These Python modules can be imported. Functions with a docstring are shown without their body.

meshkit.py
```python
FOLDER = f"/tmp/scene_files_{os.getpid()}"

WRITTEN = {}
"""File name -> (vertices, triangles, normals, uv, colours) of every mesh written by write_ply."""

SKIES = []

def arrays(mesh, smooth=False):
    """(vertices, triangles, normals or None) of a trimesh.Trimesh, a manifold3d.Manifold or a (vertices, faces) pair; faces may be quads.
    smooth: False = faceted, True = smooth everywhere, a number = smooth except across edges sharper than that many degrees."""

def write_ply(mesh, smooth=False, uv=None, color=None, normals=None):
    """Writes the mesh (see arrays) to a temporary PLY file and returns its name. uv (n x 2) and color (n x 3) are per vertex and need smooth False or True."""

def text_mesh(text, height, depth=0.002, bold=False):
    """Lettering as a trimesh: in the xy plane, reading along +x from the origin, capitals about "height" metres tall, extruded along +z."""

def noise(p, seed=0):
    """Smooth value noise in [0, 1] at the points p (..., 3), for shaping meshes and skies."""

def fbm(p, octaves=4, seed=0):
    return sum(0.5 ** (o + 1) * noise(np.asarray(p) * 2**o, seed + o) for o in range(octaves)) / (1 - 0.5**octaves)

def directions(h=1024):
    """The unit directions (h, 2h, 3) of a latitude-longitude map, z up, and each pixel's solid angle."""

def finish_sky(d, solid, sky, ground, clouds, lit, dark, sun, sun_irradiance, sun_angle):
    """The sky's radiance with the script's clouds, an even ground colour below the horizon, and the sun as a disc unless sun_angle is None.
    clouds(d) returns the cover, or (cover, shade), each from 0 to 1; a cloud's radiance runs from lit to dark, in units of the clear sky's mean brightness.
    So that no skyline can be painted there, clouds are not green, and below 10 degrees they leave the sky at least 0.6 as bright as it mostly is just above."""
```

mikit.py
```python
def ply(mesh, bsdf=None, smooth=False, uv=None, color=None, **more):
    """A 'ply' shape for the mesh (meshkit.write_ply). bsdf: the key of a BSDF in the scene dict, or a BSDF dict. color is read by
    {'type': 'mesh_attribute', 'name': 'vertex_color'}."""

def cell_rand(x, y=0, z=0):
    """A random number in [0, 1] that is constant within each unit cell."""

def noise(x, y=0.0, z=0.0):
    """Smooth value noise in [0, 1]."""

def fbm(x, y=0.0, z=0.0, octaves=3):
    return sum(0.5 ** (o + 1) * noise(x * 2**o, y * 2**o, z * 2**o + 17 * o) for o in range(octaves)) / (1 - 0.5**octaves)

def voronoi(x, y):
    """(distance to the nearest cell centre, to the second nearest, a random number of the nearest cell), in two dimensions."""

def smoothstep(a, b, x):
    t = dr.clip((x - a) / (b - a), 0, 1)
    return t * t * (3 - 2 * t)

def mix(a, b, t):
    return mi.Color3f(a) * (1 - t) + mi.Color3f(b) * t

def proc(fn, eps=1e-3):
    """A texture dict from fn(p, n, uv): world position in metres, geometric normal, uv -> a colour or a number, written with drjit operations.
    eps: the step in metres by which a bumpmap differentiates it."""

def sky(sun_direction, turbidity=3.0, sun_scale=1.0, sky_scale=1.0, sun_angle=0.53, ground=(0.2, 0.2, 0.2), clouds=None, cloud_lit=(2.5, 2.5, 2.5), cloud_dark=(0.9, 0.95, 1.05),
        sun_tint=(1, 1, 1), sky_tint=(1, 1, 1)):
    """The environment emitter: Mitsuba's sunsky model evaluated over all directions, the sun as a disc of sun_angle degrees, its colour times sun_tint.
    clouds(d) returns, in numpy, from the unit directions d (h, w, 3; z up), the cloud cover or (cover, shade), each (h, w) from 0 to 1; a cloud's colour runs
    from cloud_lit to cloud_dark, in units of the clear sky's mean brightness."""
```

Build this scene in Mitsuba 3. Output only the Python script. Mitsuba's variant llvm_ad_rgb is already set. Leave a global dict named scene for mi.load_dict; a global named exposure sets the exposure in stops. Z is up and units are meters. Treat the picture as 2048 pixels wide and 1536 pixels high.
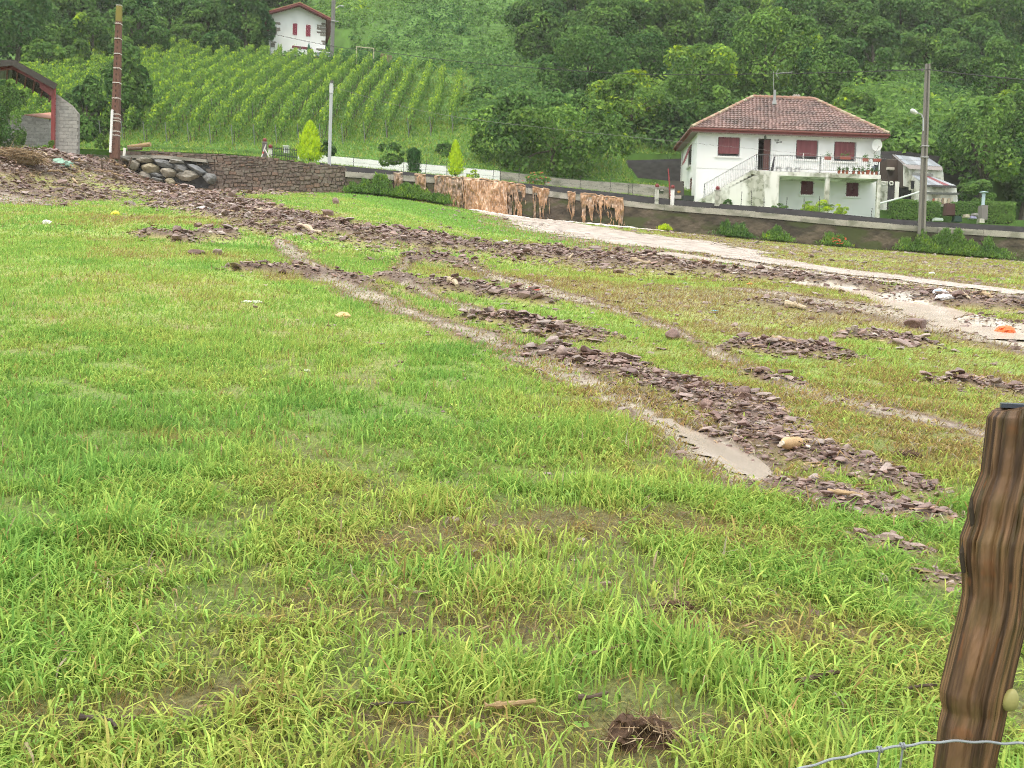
import math
import numpy as np, trimesh, mitsuba as mi, mikit, meshkit
import drjit as dr
from mikit import noise, fbm, smoothstep, mix
from scipy.interpolate import PchipInterpolator
from scipy.ndimage import map_coordinates
from scipy.spatial import ConvexHull

T = mi.ScalarTransform4f
scene, labels = {}, {}
rng = np.random.default_rng(7)

# ------------------------------------------------------------------ camera, sky, exposure
FPX, CAM = 2200.0, np.array([0, 0, 1.6])          # focal length in pixels of a 2048 px wide frame
PITCH, ROLL = math.radians(2.0), math.radians(2.0)
FW = np.array([0, math.cos(PITCH), -math.sin(PITCH)])
UP0, R0 = np.array([0, math.sin(PITCH), math.cos(PITCH)]), np.array([1.0, 0, 0])
UPV = UP0 * math.cos(ROLL) - R0 * math.sin(ROLL)
RV = R0 * math.cos(ROLL) + UP0 * math.sin(ROLL)
scene['camera'] = {'type': 'perspective', 'fov': 2 * math.degrees(math.atan(1024 / FPX)), 'fov_axis': 'x', 'near_clip': 0.05, 'far_clip': 2000.0,
                   'to_world': T().look_at(CAM.tolist(), (CAM + FW).tolist(), UPV.tolist())}
exposure = 2.65
HAZE = 0.00035                                    # density of the rain hazed air, per metre
scene['sky'] = mikit.sky([-0.25, -0.45, 0.86], turbidity=4, sun_scale=0.22, sun_angle=25, clouds=lambda d: (1.0 + 0 * d[..., 2], np.clip((2 - 2 * d[..., 2]) / 3, 0, 1)),
                         cloud_lit=(3.5, 3.55, 3.6), cloud_dark=(.75, .78, .82), ground=(0.12, 0.15, 0.08))


def ray(u, v):
    return FW + (u - 1024) / FPX * RV + (768 - v) / FPX * UPV


def P(u, v, y):
    """The point at the depth y metres that lies in the measured direction."""
    d = ray(u, v)
    return CAM + d * (y / d[1])


# ------------------------------------------------------------------ bookkeeping
used = {}


def num(name):
    k = used.get(name, 0)
    used[name] = k + 1
    return name if k == 0 else f'{name}_{k:03d}'


def lab(key, label=None, cat=None, group=None, kind=None):
    d = labels.setdefault(key, {})
    for a, b in (('label', label), ('category', cat), ('group', group), ('kind', kind)):
        if b:
            d[a] = b
    return key


def thing(name, label, cat, group=None):
    return lab(num(name), label, cat, group)


def put(key, mesh, m, uv=None, smooth=False):
    scene[key] = mikit.ply(mesh, 'mat_' + m if 'mat_' + m in scene else m, smooth=True if uv is not None and smooth else smooth, uv=uv)
    return key


def part(parent, name, mesh, m, uv=None, smooth=False, label=None, kind=None):
    key = put(num(parent + '__' + name), mesh, m, uv, smooth)
    if label or kind:
        lab(key, label, kind=kind)
    return key


def solo(name, mesh, m, label, cat, group=None, uv=None, smooth=False):
    k = thing(name, label, cat, group)
    return put(k, mesh, m, uv, smooth)


def struct(name, mesh, m, uv=None, smooth=False, kind='structure', label=None):
    return lab(put(num(name), mesh, m, uv, smooth), label, kind=kind)


# ------------------------------------------------------------------ mesh helpers: a mesh is (V, F)
BF = np.array([[0, 2, 1], [0, 3, 2], [4, 5, 6], [4, 6, 7], [0, 1, 5], [0, 5, 4], [1, 2, 6], [1, 6, 5], [2, 3, 7], [2, 7, 6], [3, 0, 4], [3, 4, 7]])


def hexa(pts):
    """8 corners: bottom ring counterclockwise, then top ring."""
    return np.asarray(pts, float), BF


def bx(x0, x1, y0, y1, z0, z1):
    return hexa([[x0, y0, z0], [x1, y0, z0], [x1, y1, z0], [x0, y1, z0], [x0, y0, z1], [x1, y0, z1], [x1, y1, z1], [x0, y1, z1]])


def join(*ms):
    vs, fs, n = [], [], 0
    for v, f in ms:
        vs.append(v)
        fs.append(np.asarray(f) + n)
        n += len(v)
    return np.vstack(vs), np.vstack(fs)


def mv(m, M):
    return np.asarray(m[0]) @ M[:3, :3].T + M[:3, 3], m[1]


def shift(m, p):
    return np.asarray(m[0]) + np.asarray(p), m[1]


def tube(pts, r, sides=8, cap=True):
    p = np.asarray(pts, float)
    r = np.broadcast_to(r, (len(p),))
    t = np.gradient(p, axis=0)
    t /= np.linalg.norm(t, axis=1, keepdims=True) + 1e-12
    a = np.cross(t, [0, 0, 1.0])
    bad = np.linalg.norm(a, axis=1) < 0.2
    a[bad] = np.cross(t[bad], [1.0, 0, 0])
    a /= np.linalg.norm(a, axis=1, keepdims=True)
    b = np.cross(t, a)
    ang = np.arange(sides) * 2 * np.pi / sides
    V = (p[:, None] + r[:, None, None] * (np.cos(ang)[None, :, None] * a[:, None] + np.sin(ang)[None, :, None] * b[:, None])).reshape(-1, 3)
    i, j = np.meshgrid(np.arange(len(p) - 1), np.arange(sides), indexing='ij')
    q = np.stack([i * sides + j, i * sides + (j + 1) % sides, (i + 1) * sides + (j + 1) % sides, (i + 1) * sides + j], -1).reshape(-1, 4)
    F = np.vstack([q[:, [0, 1, 2]], q[:, [0, 2, 3]]])
    if cap:
        n = len(V)
        V = np.vstack([V, p[0], p[-1]])
        k = np.arange(sides)
        F = np.vstack([F, np.stack([k * 0 + n, (k + 1) % sides, k], 1), np.stack([k * 0 + n + 1, k + (len(p) - 1) * sides, (k + 1) % sides + (len(p) - 1) * sides], 1)])
    return V, F


def bar(a, b, w, d=None, up=(0, 0, 1)):
    """A square bar from a to b, w wide and d deep."""
    a, b = np.asarray(a, float), np.asarray(b, float)
    t = (b - a) / np.linalg.norm(b - a)
    s = np.cross(t, up)
    if np.linalg.norm(s) < 0.1:
        s = np.cross(t, [0, 1, 0])
    s /= np.linalg.norm(s)
    o = np.cross(s, t)
    s, o = s * w / 2, o * (d or w) / 2
    return hexa([a - s - o, a + s - o, a + s + o, a - s + o, b - s - o, b + s - o, b + s + o, b - s + o])


def lathe(prof, sides=16):
    """prof: (r, z) pairs from bottom to top."""
    prof = np.asarray(prof, float)
    ang = np.arange(sides) * 2 * np.pi / sides
    V = np.stack([prof[:, None, 0] * np.cos(ang), prof[:, None, 0] * np.sin(ang), np.repeat(prof[:, 1:], sides, 1)], -1).reshape(-1, 3)
    i, j = np.meshgrid(np.arange(len(prof) - 1), np.arange(sides), indexing='ij')
    q = np.stack([i * sides + j, i * sides + (j + 1) % sides, (i + 1) * sides + (j + 1) % sides, (i + 1) * sides + j], -1).reshape(-1, 4)
    return V, np.vstack([q[:, [0, 1, 2]], q[:, [0, 2, 3]]])


def grid(X, Y, Z):
    h, w = X.shape
    V = np.stack([X, Y, Z], -1).reshape(-1, 3)
    i, j = np.meshgrid(np.arange(h - 1), np.arange(w - 1), indexing='ij')
    q = np.stack([i * w + j, i * w + j + 1, (i + 1) * w + j + 1, (i + 1) * w + j], -1).reshape(-1, 4)
    return V, np.vstack([q[:, [0, 1, 2]], q[:, [0, 2, 3]]])


def sheet(poly_top, poly_bot):
    """A strip between two polylines."""
    a, b = np.asarray(poly_bot, float), np.asarray(poly_top, float)
    V = np.vstack([a, b])
    n = len(a)
    i = np.arange(n - 1)
    return V, np.vstack([np.stack([i, i + 1, i + 1 + n], 1), np.stack([i, i + 1 + n, i + n], 1)])


def wallstrip(xs, y0, y1, zb, zt):
    """A wall along x with bottom zb and top zt, closed."""
    A = lambda y, z: np.stack([xs, xs * 0 + y, z], 1)
    f, b = sheet(A(y0, zt), A(y0, zb)), sheet(A(y1, zt), A(y1, zb))
    b = (b[0], b[1][:, ::-1])
    t = sheet(A(y1, zt), A(y0, zt))
    n = len(xs)
    e = (np.array([[xs[i], y, z[i]] for i in (0, n - 1) for y, z in ((y0, zb), (y1, zb), (y1, zt), (y0, zt))]), np.array([[0, 2, 1], [0, 3, 2], [4, 5, 6], [4, 6, 7]]))
    return join(f, b, t, e)


def holed(outer, holes, depth):
    """Polygon (x, z) with holes extruded along +y by depth."""
    from shapely.geometry import Polygon
    m = trimesh.creation.extrude_polygon(Polygon(outer, holes), depth, engine='earcut')
    V = np.array(m.vertices)
    return np.stack([V[:, 0], V[:, 2], V[:, 1]], 1), np.array(m.faces)[:, ::-1]


def rect(a0, a1, z0, z1):
    return [(a0, z0), (a1, z0), (a1, z1), (a0, z1)]


_st = [np.random.default_rng(900 + k) for k in range(40)]
STONES = []
for k in range(40):
    q = _st[k].normal(size=(13, 3))
    q /= np.linalg.norm(q, axis=1, keepdims=True)
    q = np.sign(q) * np.abs(q) ** 0.8 * np.array([1, _st[k].uniform(.55, .9), _st[k].uniform(.22, .6)])
    h = ConvexHull(q)
    f = h.simplices.copy()
    flip = np.einsum('ij,ij->i', np.cross(q[f[:, 1]] - q[f[:, 0]], q[f[:, 2]] - q[f[:, 0]]), h.equations[:, :3]) < 0
    f[flip] = f[flip][:, ::-1]
    STONES.append((q, f))


def rotm(ax, ay, az):
    return trimesh.transformations.euler_matrix(ax, ay, az)[:3, :3]


def rock(c, s, seed=0, sub=2, rough=0.25, rot=None, cuts=7):
    """A rounded boulder with half sizes s about c."""
    m = trimesh.creation.icosphere(subdivisions=sub)
    v = np.array(m.vertices)
    r = np.random.default_rng(seed)
    for _ in range(cuts):
        n = r.normal(size=3)
        n /= np.linalg.norm(n)
        d = r.uniform(.55, .85)
        over = np.maximum(v @ n - d, 0)
        v = v - over[:, None] * n * .85
    v = v * (1 + rough * (meshkit.fbm(v * 1.7 + seed * 3.1, 3, seed) - .5))[:, None] * np.asarray(s)
    if rot is not None:
        v = v @ rotm(*rot).T
    return v + np.asarray(c), np.array(m.faces)


PEBBLES = []
for k in range(12):
    q = _st[k].normal(size=(6, 3))
    q /= np.linalg.norm(q, axis=1, keepdims=True)
    q = np.array([[1, 0, 0], [-1, 0, 0], [0, .8, 0], [0, -.8, 0], [0, 0, .45], [0, 0, -.45]]) + q * .28
    PEBBLES.append((q, np.array([[0, 2, 4], [2, 1, 4], [1, 3, 4], [3, 0, 4], [2, 0, 5], [1, 2, 5], [3, 1, 5], [0, 3, 5]])))

# ------------------------------------------------------------------ materials
def flat(rgb, rough=0.75, metal=0.0, spec=0.4):
    k = 'mat_' + '_'.join(str(int(round(c * 1000))) for c in (*rgb, rough, metal))
    if k not in scene:
        scene[k] = {'type': 'twosided', 'bsdf': {'type': 'principled', 'base_color': {'type': 'rgb', 'value': list(map(float, rgb))}, 'roughness': rough, 'metallic': metal, 'specular': spec}}
    return k


def pmat(name, fn, rough=0.8, spec=0.4, bump=None, bscale=1.0, eps=0.01):
    b = {'type': 'principled', 'base_color': mikit.proc(fn), 'roughness': rough, 'specular': spec}
    if bump is not None:
        b = {'type': 'bumpmap', 'arbitrary': mikit.proc(bump, eps), 'scale': bscale, 'bsdf': b}
    scene['mat_' + name] = {'type': 'twosided', 'bsdf': b}
    return name


def thin(name, fn, rough=0.5, trans=0.7):
    scene['mat_' + name] = {'type': 'principledthin', 'base_color': mikit.proc(fn), 'roughness': rough, 'diff_trans': trans, 'eta': 1.5}
    return name


def ramp(t, cols):
    t = dr.clip(t, 0, 1) * (len(cols) - 1)
    c = mi.Color3f(cols[0])
    for k in range(1, len(cols)):
        c = mix(c, cols[k], dr.clip(t - (k - 1), 0, 1))
    return c


# uv.x picks the tone along the ramp, uv.y the brightness of the single piece
GRASSC = [(.19, .37, .085), (.30, .48, .11), (.44, .54, .13), (.40, .33, .12), (.36, .235, .105), (.50, .48, .38)]
LEAFC = [(.034, .100, .042), (.080, .175, .060), (.145, .265, .078), (.22, .37, .085), (.58, .72, .035)]
STONEC = [(.108, .064, .053), (.180, .112, .094), (.238, .164, .140), (.30, .25, .222), (.27, .14, .10), (.48, .43, .37)]
thin('grass_blade', lambda p, n, uv: ramp(uv.x, GRASSC) * (.45 + uv.y), .32, .75)
thin('leafage', lambda p, n, uv: ramp(uv.x, LEAFC) * (.45 + uv.y), .45, .7)
pmat('stone', lambda p, n, uv: ramp(uv.x, STONEC) * (.5 + uv.y) * (.75 + .5 * noise(p.x * 25, p.y * 25, p.z * 25)), .42, .5)


def f_ground(p, n, uv):
    k = fbm(p.x * 3, p.y * 3, 0, 3)
    k2 = noise(p.x * 40, p.y * 25, 0)
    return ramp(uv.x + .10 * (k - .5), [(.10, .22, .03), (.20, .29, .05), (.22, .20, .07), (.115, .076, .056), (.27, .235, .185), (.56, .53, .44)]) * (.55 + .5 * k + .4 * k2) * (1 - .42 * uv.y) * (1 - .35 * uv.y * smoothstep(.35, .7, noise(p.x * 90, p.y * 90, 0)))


pmat('field_soil', f_ground, mikit.proc(lambda p, n, uv: .72 - .54 * smoothstep(.74, .92, uv.x) * smoothstep(.3, .55, fbm(p.x * 1.7, p.y * 1.7, 5., 3))), .5)
pmat('hill_soil', lambda p, n, uv: ramp(uv.x, [(.035, .085, .02), (.09, .19, .03), (.12, .10, .05)]) * (.6 + .8 * fbm(p.x * 1.5, p.y * 1.5, 0, 3)), .9)
pmat('road_surface', lambda p, n, uv: mi.Color3f(.10, .095, .09) * (.7 + .6 * fbm(p.x * 4, p.y * 4, 0, 2)), .5)
pmat('bark', lambda p, n, uv: mi.Color3f(.10, .085, .065) * (.5 + noise(p.x * 9, p.y * 9, p.z * 3)), .9)
pmat('render_white', lambda p, n, uv: mi.Color3f(.80, .82, .82) * (1 - .10 * smoothstep(.5, .8, fbm(p.x * 1.1, p.y * 1.1, p.z * .5, 3))), .85)


def f_stained(p, n, uv):
    s = fbm(p.x * 1.4, p.y * 1.4, p.z * .33, 4)
    d = smoothstep(.42, .62, s)
    m = smoothstep(.46, .64, fbm(p.x * 5, p.y * 5, p.z * 4, 3))
    c = mix((.76, .77, .72), (.36, .37, .29), d * .8)
    return mix(c, (.22, .24, .17), m * d * .9)


pmat('render_stained', f_stained, .85)
pmat('concrete', lambda p, n, uv: mix((.36, .34, .30), (.20, .20, .16), smoothstep(.4, .7, fbm(p.x * 2, p.y * 2, p.z * 3, 4))) * (.8 + .4 * noise(p.x * 30, p.y * 30, p.z * 30)), .8)
pmat('block', lambda p, n, uv: mi.Color3f(.40, .39, .36) * (.6 + .5 * uv.x) * (.75 + .5 * fbm(p.x * 6, p.y * 6, p.z * 6, 3)), .9)


def f_wet(p, n, uv):
    k = fbm(p.x * 1.3, p.y * 1.3, p.z * 2.2, 4)
    c = mix((.042, .034, .025), (.125, .098, .072), smoothstep(.3, .65, k))
    c = c * (.55 + .9 * fbm(p.x * 9, p.y * 9, p.z * 14, 3))
    return mix(c, (.055, .072, .020), smoothstep(.45, .62, fbm(p.x * .8 + 5, p.y, p.z * 1.6, 4)) * .85)


pmat('wall_mossy', f_wet, .75, bump=lambda p, n, uv: fbm(p.x * 7, p.y * 7, p.z * 9, 3), bscale=.05)
pmat('wall_dark', lambda p, n, uv: mi.Color3f(.05, .048, .05) * (.6 + .9 * fbm(p.x * 3, p.y * 3, p.z * 5, 3)), .6)
pmat('masonry', lambda p, n, uv: ramp(uv.x, [(.115, .085, .072), (.155, .118, .098), (.18, .155, .13), (.19, .12, .09)]) * (.6 + .7 * fbm(p.x * 8, p.y * 8, p.z * 8, 3)), .7)
pmat('roof_tile', lambda p, n, uv: mix((.255, .168, .152), (.17, .122, .112), smoothstep(.4, .65, fbm(p.x * .9, p.y * .9, p.z * 1.2, 3))) * (.55 + .9 * uv.x), .38, .5)
pmat('boulder_rock', lambda p, n, uv: ramp(uv.x, [(.16, .17, .18), (.30, .28, .24), (.36, .32, .22)]) * (.5 + 1.0 * fbm(p.x * 6, p.y * 6, p.z * 9, 4)), .6)
pmat('timber', lambda p, n, uv: ramp(uv.x, [(.055, .04, .03), (.16, .105, .06), (.36, .25, .13), (.50, .42, .30)]) * (.7 + .6 * noise(p.x * 60, p.y * 60, p.z * 60)), .6)
pmat('muddy_water', lambda p, n, uv: ramp(uv.x, [(.20, .155, .12), (.36, .295, .24), (.50, .43, .37), (.66, .59, .52)]) * (.85 + .3 * fbm(p.x * 5, p.y * 9, 0, 3)), .14, .6,
     bump=lambda p, n, uv: fbm(p.x * 9, p.y * 9, 0, 3), bscale=.05)
pmat('mud_film', lambda p, n, uv: ramp(uv.x, [(.20, .16, .13), (.36, .30, .25), (.52, .45, .40)]) * (.9 + .2 * fbm(p.x * 3, p.y * 3, 0, 2)), .22, .6)
pmat('falling_water', lambda p, n, uv: ramp(uv.x, [(.15, .115, .085), (.30, .20, .13), (.40, .225, .115), (.52, .33, .20), (.72, .62, .52)]) * (.65 + .6 * noise(p.x * 22, p.z * 9, p.y * 4)), .12, .7)


def f_post(p, n, uv):
    wx = uv.x + .012 * (fbm(uv.x * 6, uv.y * 2.5, 3., 3) - .5)
    g = fbm(wx * 20, uv.y * .8, 1.0, 5)
    h = fbm(wx * 55, uv.y * 7.0, 4.0, 4)
    c = mix((.050, .028, .015), (.205, .118, .060), smoothstep(.30, .72, g))
    c = mix(c, (.29, .225, .15), smoothstep(.45, .72, fbm(wx * 13 + 3, uv.y * 2.2, 7., 5)) * smoothstep(-.1, .5, uv.x) * .9)
    c = mix(c, (.085, .072, .018), smoothstep(.50, .72, fbm(wx * 12, uv.y * 6, 2., 4)) * .3)
    c = mix(c, (.20, .075, .025), smoothstep(.66, .82, fbm(wx * 22, uv.y * 9, 9., 3)) * .5)
    return c * (.5 + 1.0 * h)


pmat('post_wood', f_post, .55, .4, bump=lambda p, n, uv: fbm(uv.x * 45, uv.y * 4, 0, 4), bscale=.010, eps=.002)

# ------------------------------------------------------------------ terrain
YW = 58.0                                         # the road wall across the top of the field


def curve(pts, y):
    q = np.array([P(u, v, y) for u, v in pts])
    f = PchipInterpolator(q[:, 0], q[:, 2])
    lo, hi = q[0, 0], q[-1, 0]
    return lambda x: f(np.clip(x, lo, hi))


BASE = curve([(-60, 318), (150, 320), (232, 330), (270, 350), (305, 368), (430, 384), (690, 388), (830, 402), (960, 424), (1250, 456), (1400, 470), (1500, 480), (1700, 497), (1850, 508), (2048, 526)], YW)
COPE = curve([(-100, 296), (150, 298), (260, 304), (430, 318), (690, 343), (790, 350), (960, 362), (1100, 383), (1240, 400), (1300, 407), (1556, 428), (1656, 438), (1792, 449), (2048, 466), (2200, 478)], YW)
STONETOP = curve([(-100, 300), (245, 300), (330, 302), (430, 308), (500, 312), (600, 323), (690, 333)], YW)
DARK = curve([(-100, 290), (430, 302), (690, 332), (936, 356), (1156, 378), (1300, 394), (1440, 408), (1556, 416), (1656, 426), (1792, 439), (2048, 454), (2200, 464)], 64.0)
WHITE = curve([(-100, 296), (430, 300), (600, 308), (680, 315), (760, 322), (940, 337), (1000, 343), (1150, 360), (1300, 370), (1480, 400), (1760, 428), (2048, 440)], 70.0)
XB = np.linspace(-45, 50, 400)
B0 = float(BASE(0.0))


def A_(y):
    y = np.asarray(y, float)
    t = np.clip((y - 5) / 15, 0, 1)
    integ = 15 * (t ** 3 - t ** 4 / 2) + np.maximum(y - 20, 0)
    return .12 * y + .045 * integ


A58 = float(A_(YW))


def F0(x, y):
    w = np.clip(np.asarray(y, float) / YW, 0, 1.1)
    return A_(y) + (B0 - A58) * w ** 2 + (BASE(x) - B0) * w + .05 * (meshkit.fbm(np.stack(np.broadcast_arrays(x * .35, np.asarray(y) * .35, 0. * np.asarray(x)), -1), 3, 5) - .5) * np.clip(np.asarray(y) / 12, .4, 2)


_ys = np.concatenate([np.linspace(2, 12, 400), np.linspace(12.05, 62, 700)])


def ground(u, v, F=F0):
    d = ray(u, v)
    q = CAM + d[None] * (_ys / d[1])[:, None]
    g = q[:, 2] - F(q[:, 0], q[:, 1])
    y = YW - .2
    if (g < 0).any():
        i = max(int(np.argmax(g < 0)), 1)
        t = g[i - 1] / (g[i - 1] - g[i] + 1e-12)
        y = min(_ys[i - 1] + t * (_ys[i] - _ys[i - 1]), YW - .2)
    q = CAM + d * (y / d[1])
    q[2] = F(q[0], q[1])
    return q


# bands measured in the photograph: (u, v, width in v), laid out on the ground in metres
DEBRIS = {
    'main': [(-40, 340, 90), (60, 345, 75), (150, 352, 70), (240, 368, 60), (330, 388, 52), (420, 410, 46), (560, 438, 46), (700, 463, 44), (850, 486, 38), (1000, 503, 28), (1150, 517, 28), (1300, 531, 22), (1450, 546, 16), (1600, 561, 12), (1700, 574, 10), (1800, 588, 16), (1900, 602, 22), (2060, 616, 26)],
    'fork': [(420, 425, 24), (500, 455, 22), (560, 478, 12)],
    'left_scatter': [(300, 470, 14), (360, 480, 16), (440, 470, 16)],
    'spill': [(495, 541, 8), (600, 545, 12), (680, 556, 14), (760, 574, 14), (830, 592, 8)],
    'island': [(825, 524, 8), (870, 527, 22), (925, 538, 10)],
    'middle': [(790, 562, 12), (900, 574, 22), (1000, 592, 20), (1090, 606, 10)],
    'tongue_top': [(935, 636, 8), (1000, 645, 14), (1080, 655, 36), (1150, 676, 24), (1215, 676, 10)],
    'tongue': [(1110, 706, 20), (1190, 722, 46), (1280, 752, 50), (1360, 782, 56), (1440, 812, 62), (1520, 845, 56)],
    'tongue_side': [(1420, 786, 18), (1500, 800, 36), (1560, 830, 20)],
    'near': [(1440, 850, 30), (1540, 880, 66), (1640, 912, 76), (1740, 950, 54), (1850, 985, 26)],
    'near_low': [(1540, 972, 14), (1620, 985, 34), (1740, 1010, 42), (1850, 1034, 26)],
    'right_pile': [(1455, 700, 10), (1540, 697, 26), (1620, 705, 24), (1700, 716, 8)],
    'right_upper': [(1520, 612, 8), (1580, 616, 20), (1660, 630, 8)],
    'right_mid': [(1700, 676, 10), (1770, 680, 18), (1845, 692, 8)],
    'right_far': [(1940, 640, 8), (1990, 650, 20), (2060, 662, 14)],
    'right_low': [(1860, 768, 8), (1930, 772, 14), (2050, 790, 10)],
    'small': [(1500, 752, 6), (1560, 762, 10), (1600, 770, 5)],
    'low_patch': [(1700, 1080, 12), (1760, 1092, 24), (1840, 1110, 10)],
    'low_patch_b': [(1840, 1150, 8), (1890, 1164, 22), (1940, 1176, 8)],
}
WATER = {
    'cascade': [(962, 424, 5), (1040, 436, 20), (1120, 450, 34), (1250, 474, 44), (1350, 492, 34), (1430, 506, 20), (1500, 517, 8)],
    'upper_thread': [(1420, 502, 10), (1500, 517, 14), (1600, 532, 11), (1750, 551, 10), (1900, 569, 8), (2060, 588, 8)],
    'lower_thread': [(1330, 507, 7), (1450, 524, 5), (1560, 540, 5), (1700, 556, 6), (1790, 566, 4)],
    'right': [(1590, 566, 4), (1680, 578, 10), (1760, 592, 18), (1850, 618, 40), (1950, 650, 44), (2060, 682, 46)],
    'left': [(320, 374, 8), (400, 384, 9), (470, 402, 8), (540, 420, 5)],
    'near': [(1330, 838, 10), (1380, 868, 34), (1440, 905, 50), (1490, 935, 36), (1530, 962, 10)],
}
SILT = {
    'a': [(560, 480, 20), (600, 520, 40), (660, 560, 30), (760, 600, 34), (860, 640, 36), (960, 670, 40), (1080, 720, 46), (1190, 775, 40), (1290, 820, 40), (1400, 890, 70), (1520, 960, 80), (1650, 1010, 40)],
    'b': [(850, 500, 16), (810, 530, 30), (780, 555, 24), (860, 590, 16), (980, 630, 14)],
    'c': [(930, 530, 12), (1020, 560, 16), (1120, 590, 16), (1250, 625, 18), (1350, 660, 20), (1420, 700, 22), (1530, 755, 26), (1650, 790, 26), (1760, 820, 26), (1900, 850, 24), (2060, 890, 20)],
    'd': [(1500, 580, 10), (1700, 610, 20), (1850, 640, 30), (2060, 700, 40)],
    'e': [(990, 436, 8), (1120, 462, 26), (1300, 500, 36), (1500, 530, 26), (1750, 556, 24), (2060, 592, 20)],
    'f': [(-40, 395, 30), (20, 398, 26), (60, 400, 8)],
    'g': [(300, 376, 12), (420, 394, 16), (560, 428, 10)],
}
LUSH = {'a': [(700, 390, 22), (830, 412, 36), (960, 442, 44), (1100, 470, 44), (1250, 500, 36), (1400, 524, 26), (1550, 545, 20), (1700, 563, 12), (1800, 576, 8)]}
DRY = {'a': [(620, 1230, 50), (900, 1250, 90), (1150, 1260, 60)], 'b': [(1150, 1040, 30), (1400, 1060, 60), (1600, 1100, 30)], 'c': [(1350, 1260, 60), (1600, 1260, 110), (1850, 1290, 80)],
       'd': [(0, 1440, 60), (200, 1440, 90), (450, 1380, 60)], 'e': [(800, 1460, 90), (1150, 1490, 100), (1500, 1450, 60)], 'f': [(720, 1100, 24), (900, 1110, 40)],
       'g': [(1250, 600, 40), (1500, 640, 60), (1750, 640, 40)], 'h': [(900, 545, 20), (1200, 575, 30), (1500, 590, 30)], 'i': [(300, 870, 20), (400, 880, 34), (500, 875, 14)], 'j': [(1300, 460, 6), (1600, 500, 20), (1900, 530, 24), (2060, 550, 20)],
       'k': [(250, 500, 40), (450, 520, 40), (560, 560, 20)], 'l': [(250, 440, 20), (500, 440, 30), (680, 430, 20)]}
GX0, GX1, GY0, GY1, GD = -36.0, 42.0, 1.0, 59.0, 0.1
gx, gy = np.arange(GX0, GX1, GD), np.arange(GY0, GY1, GD)
MX, MY = np.meshgrid(gx, gy)


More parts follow.
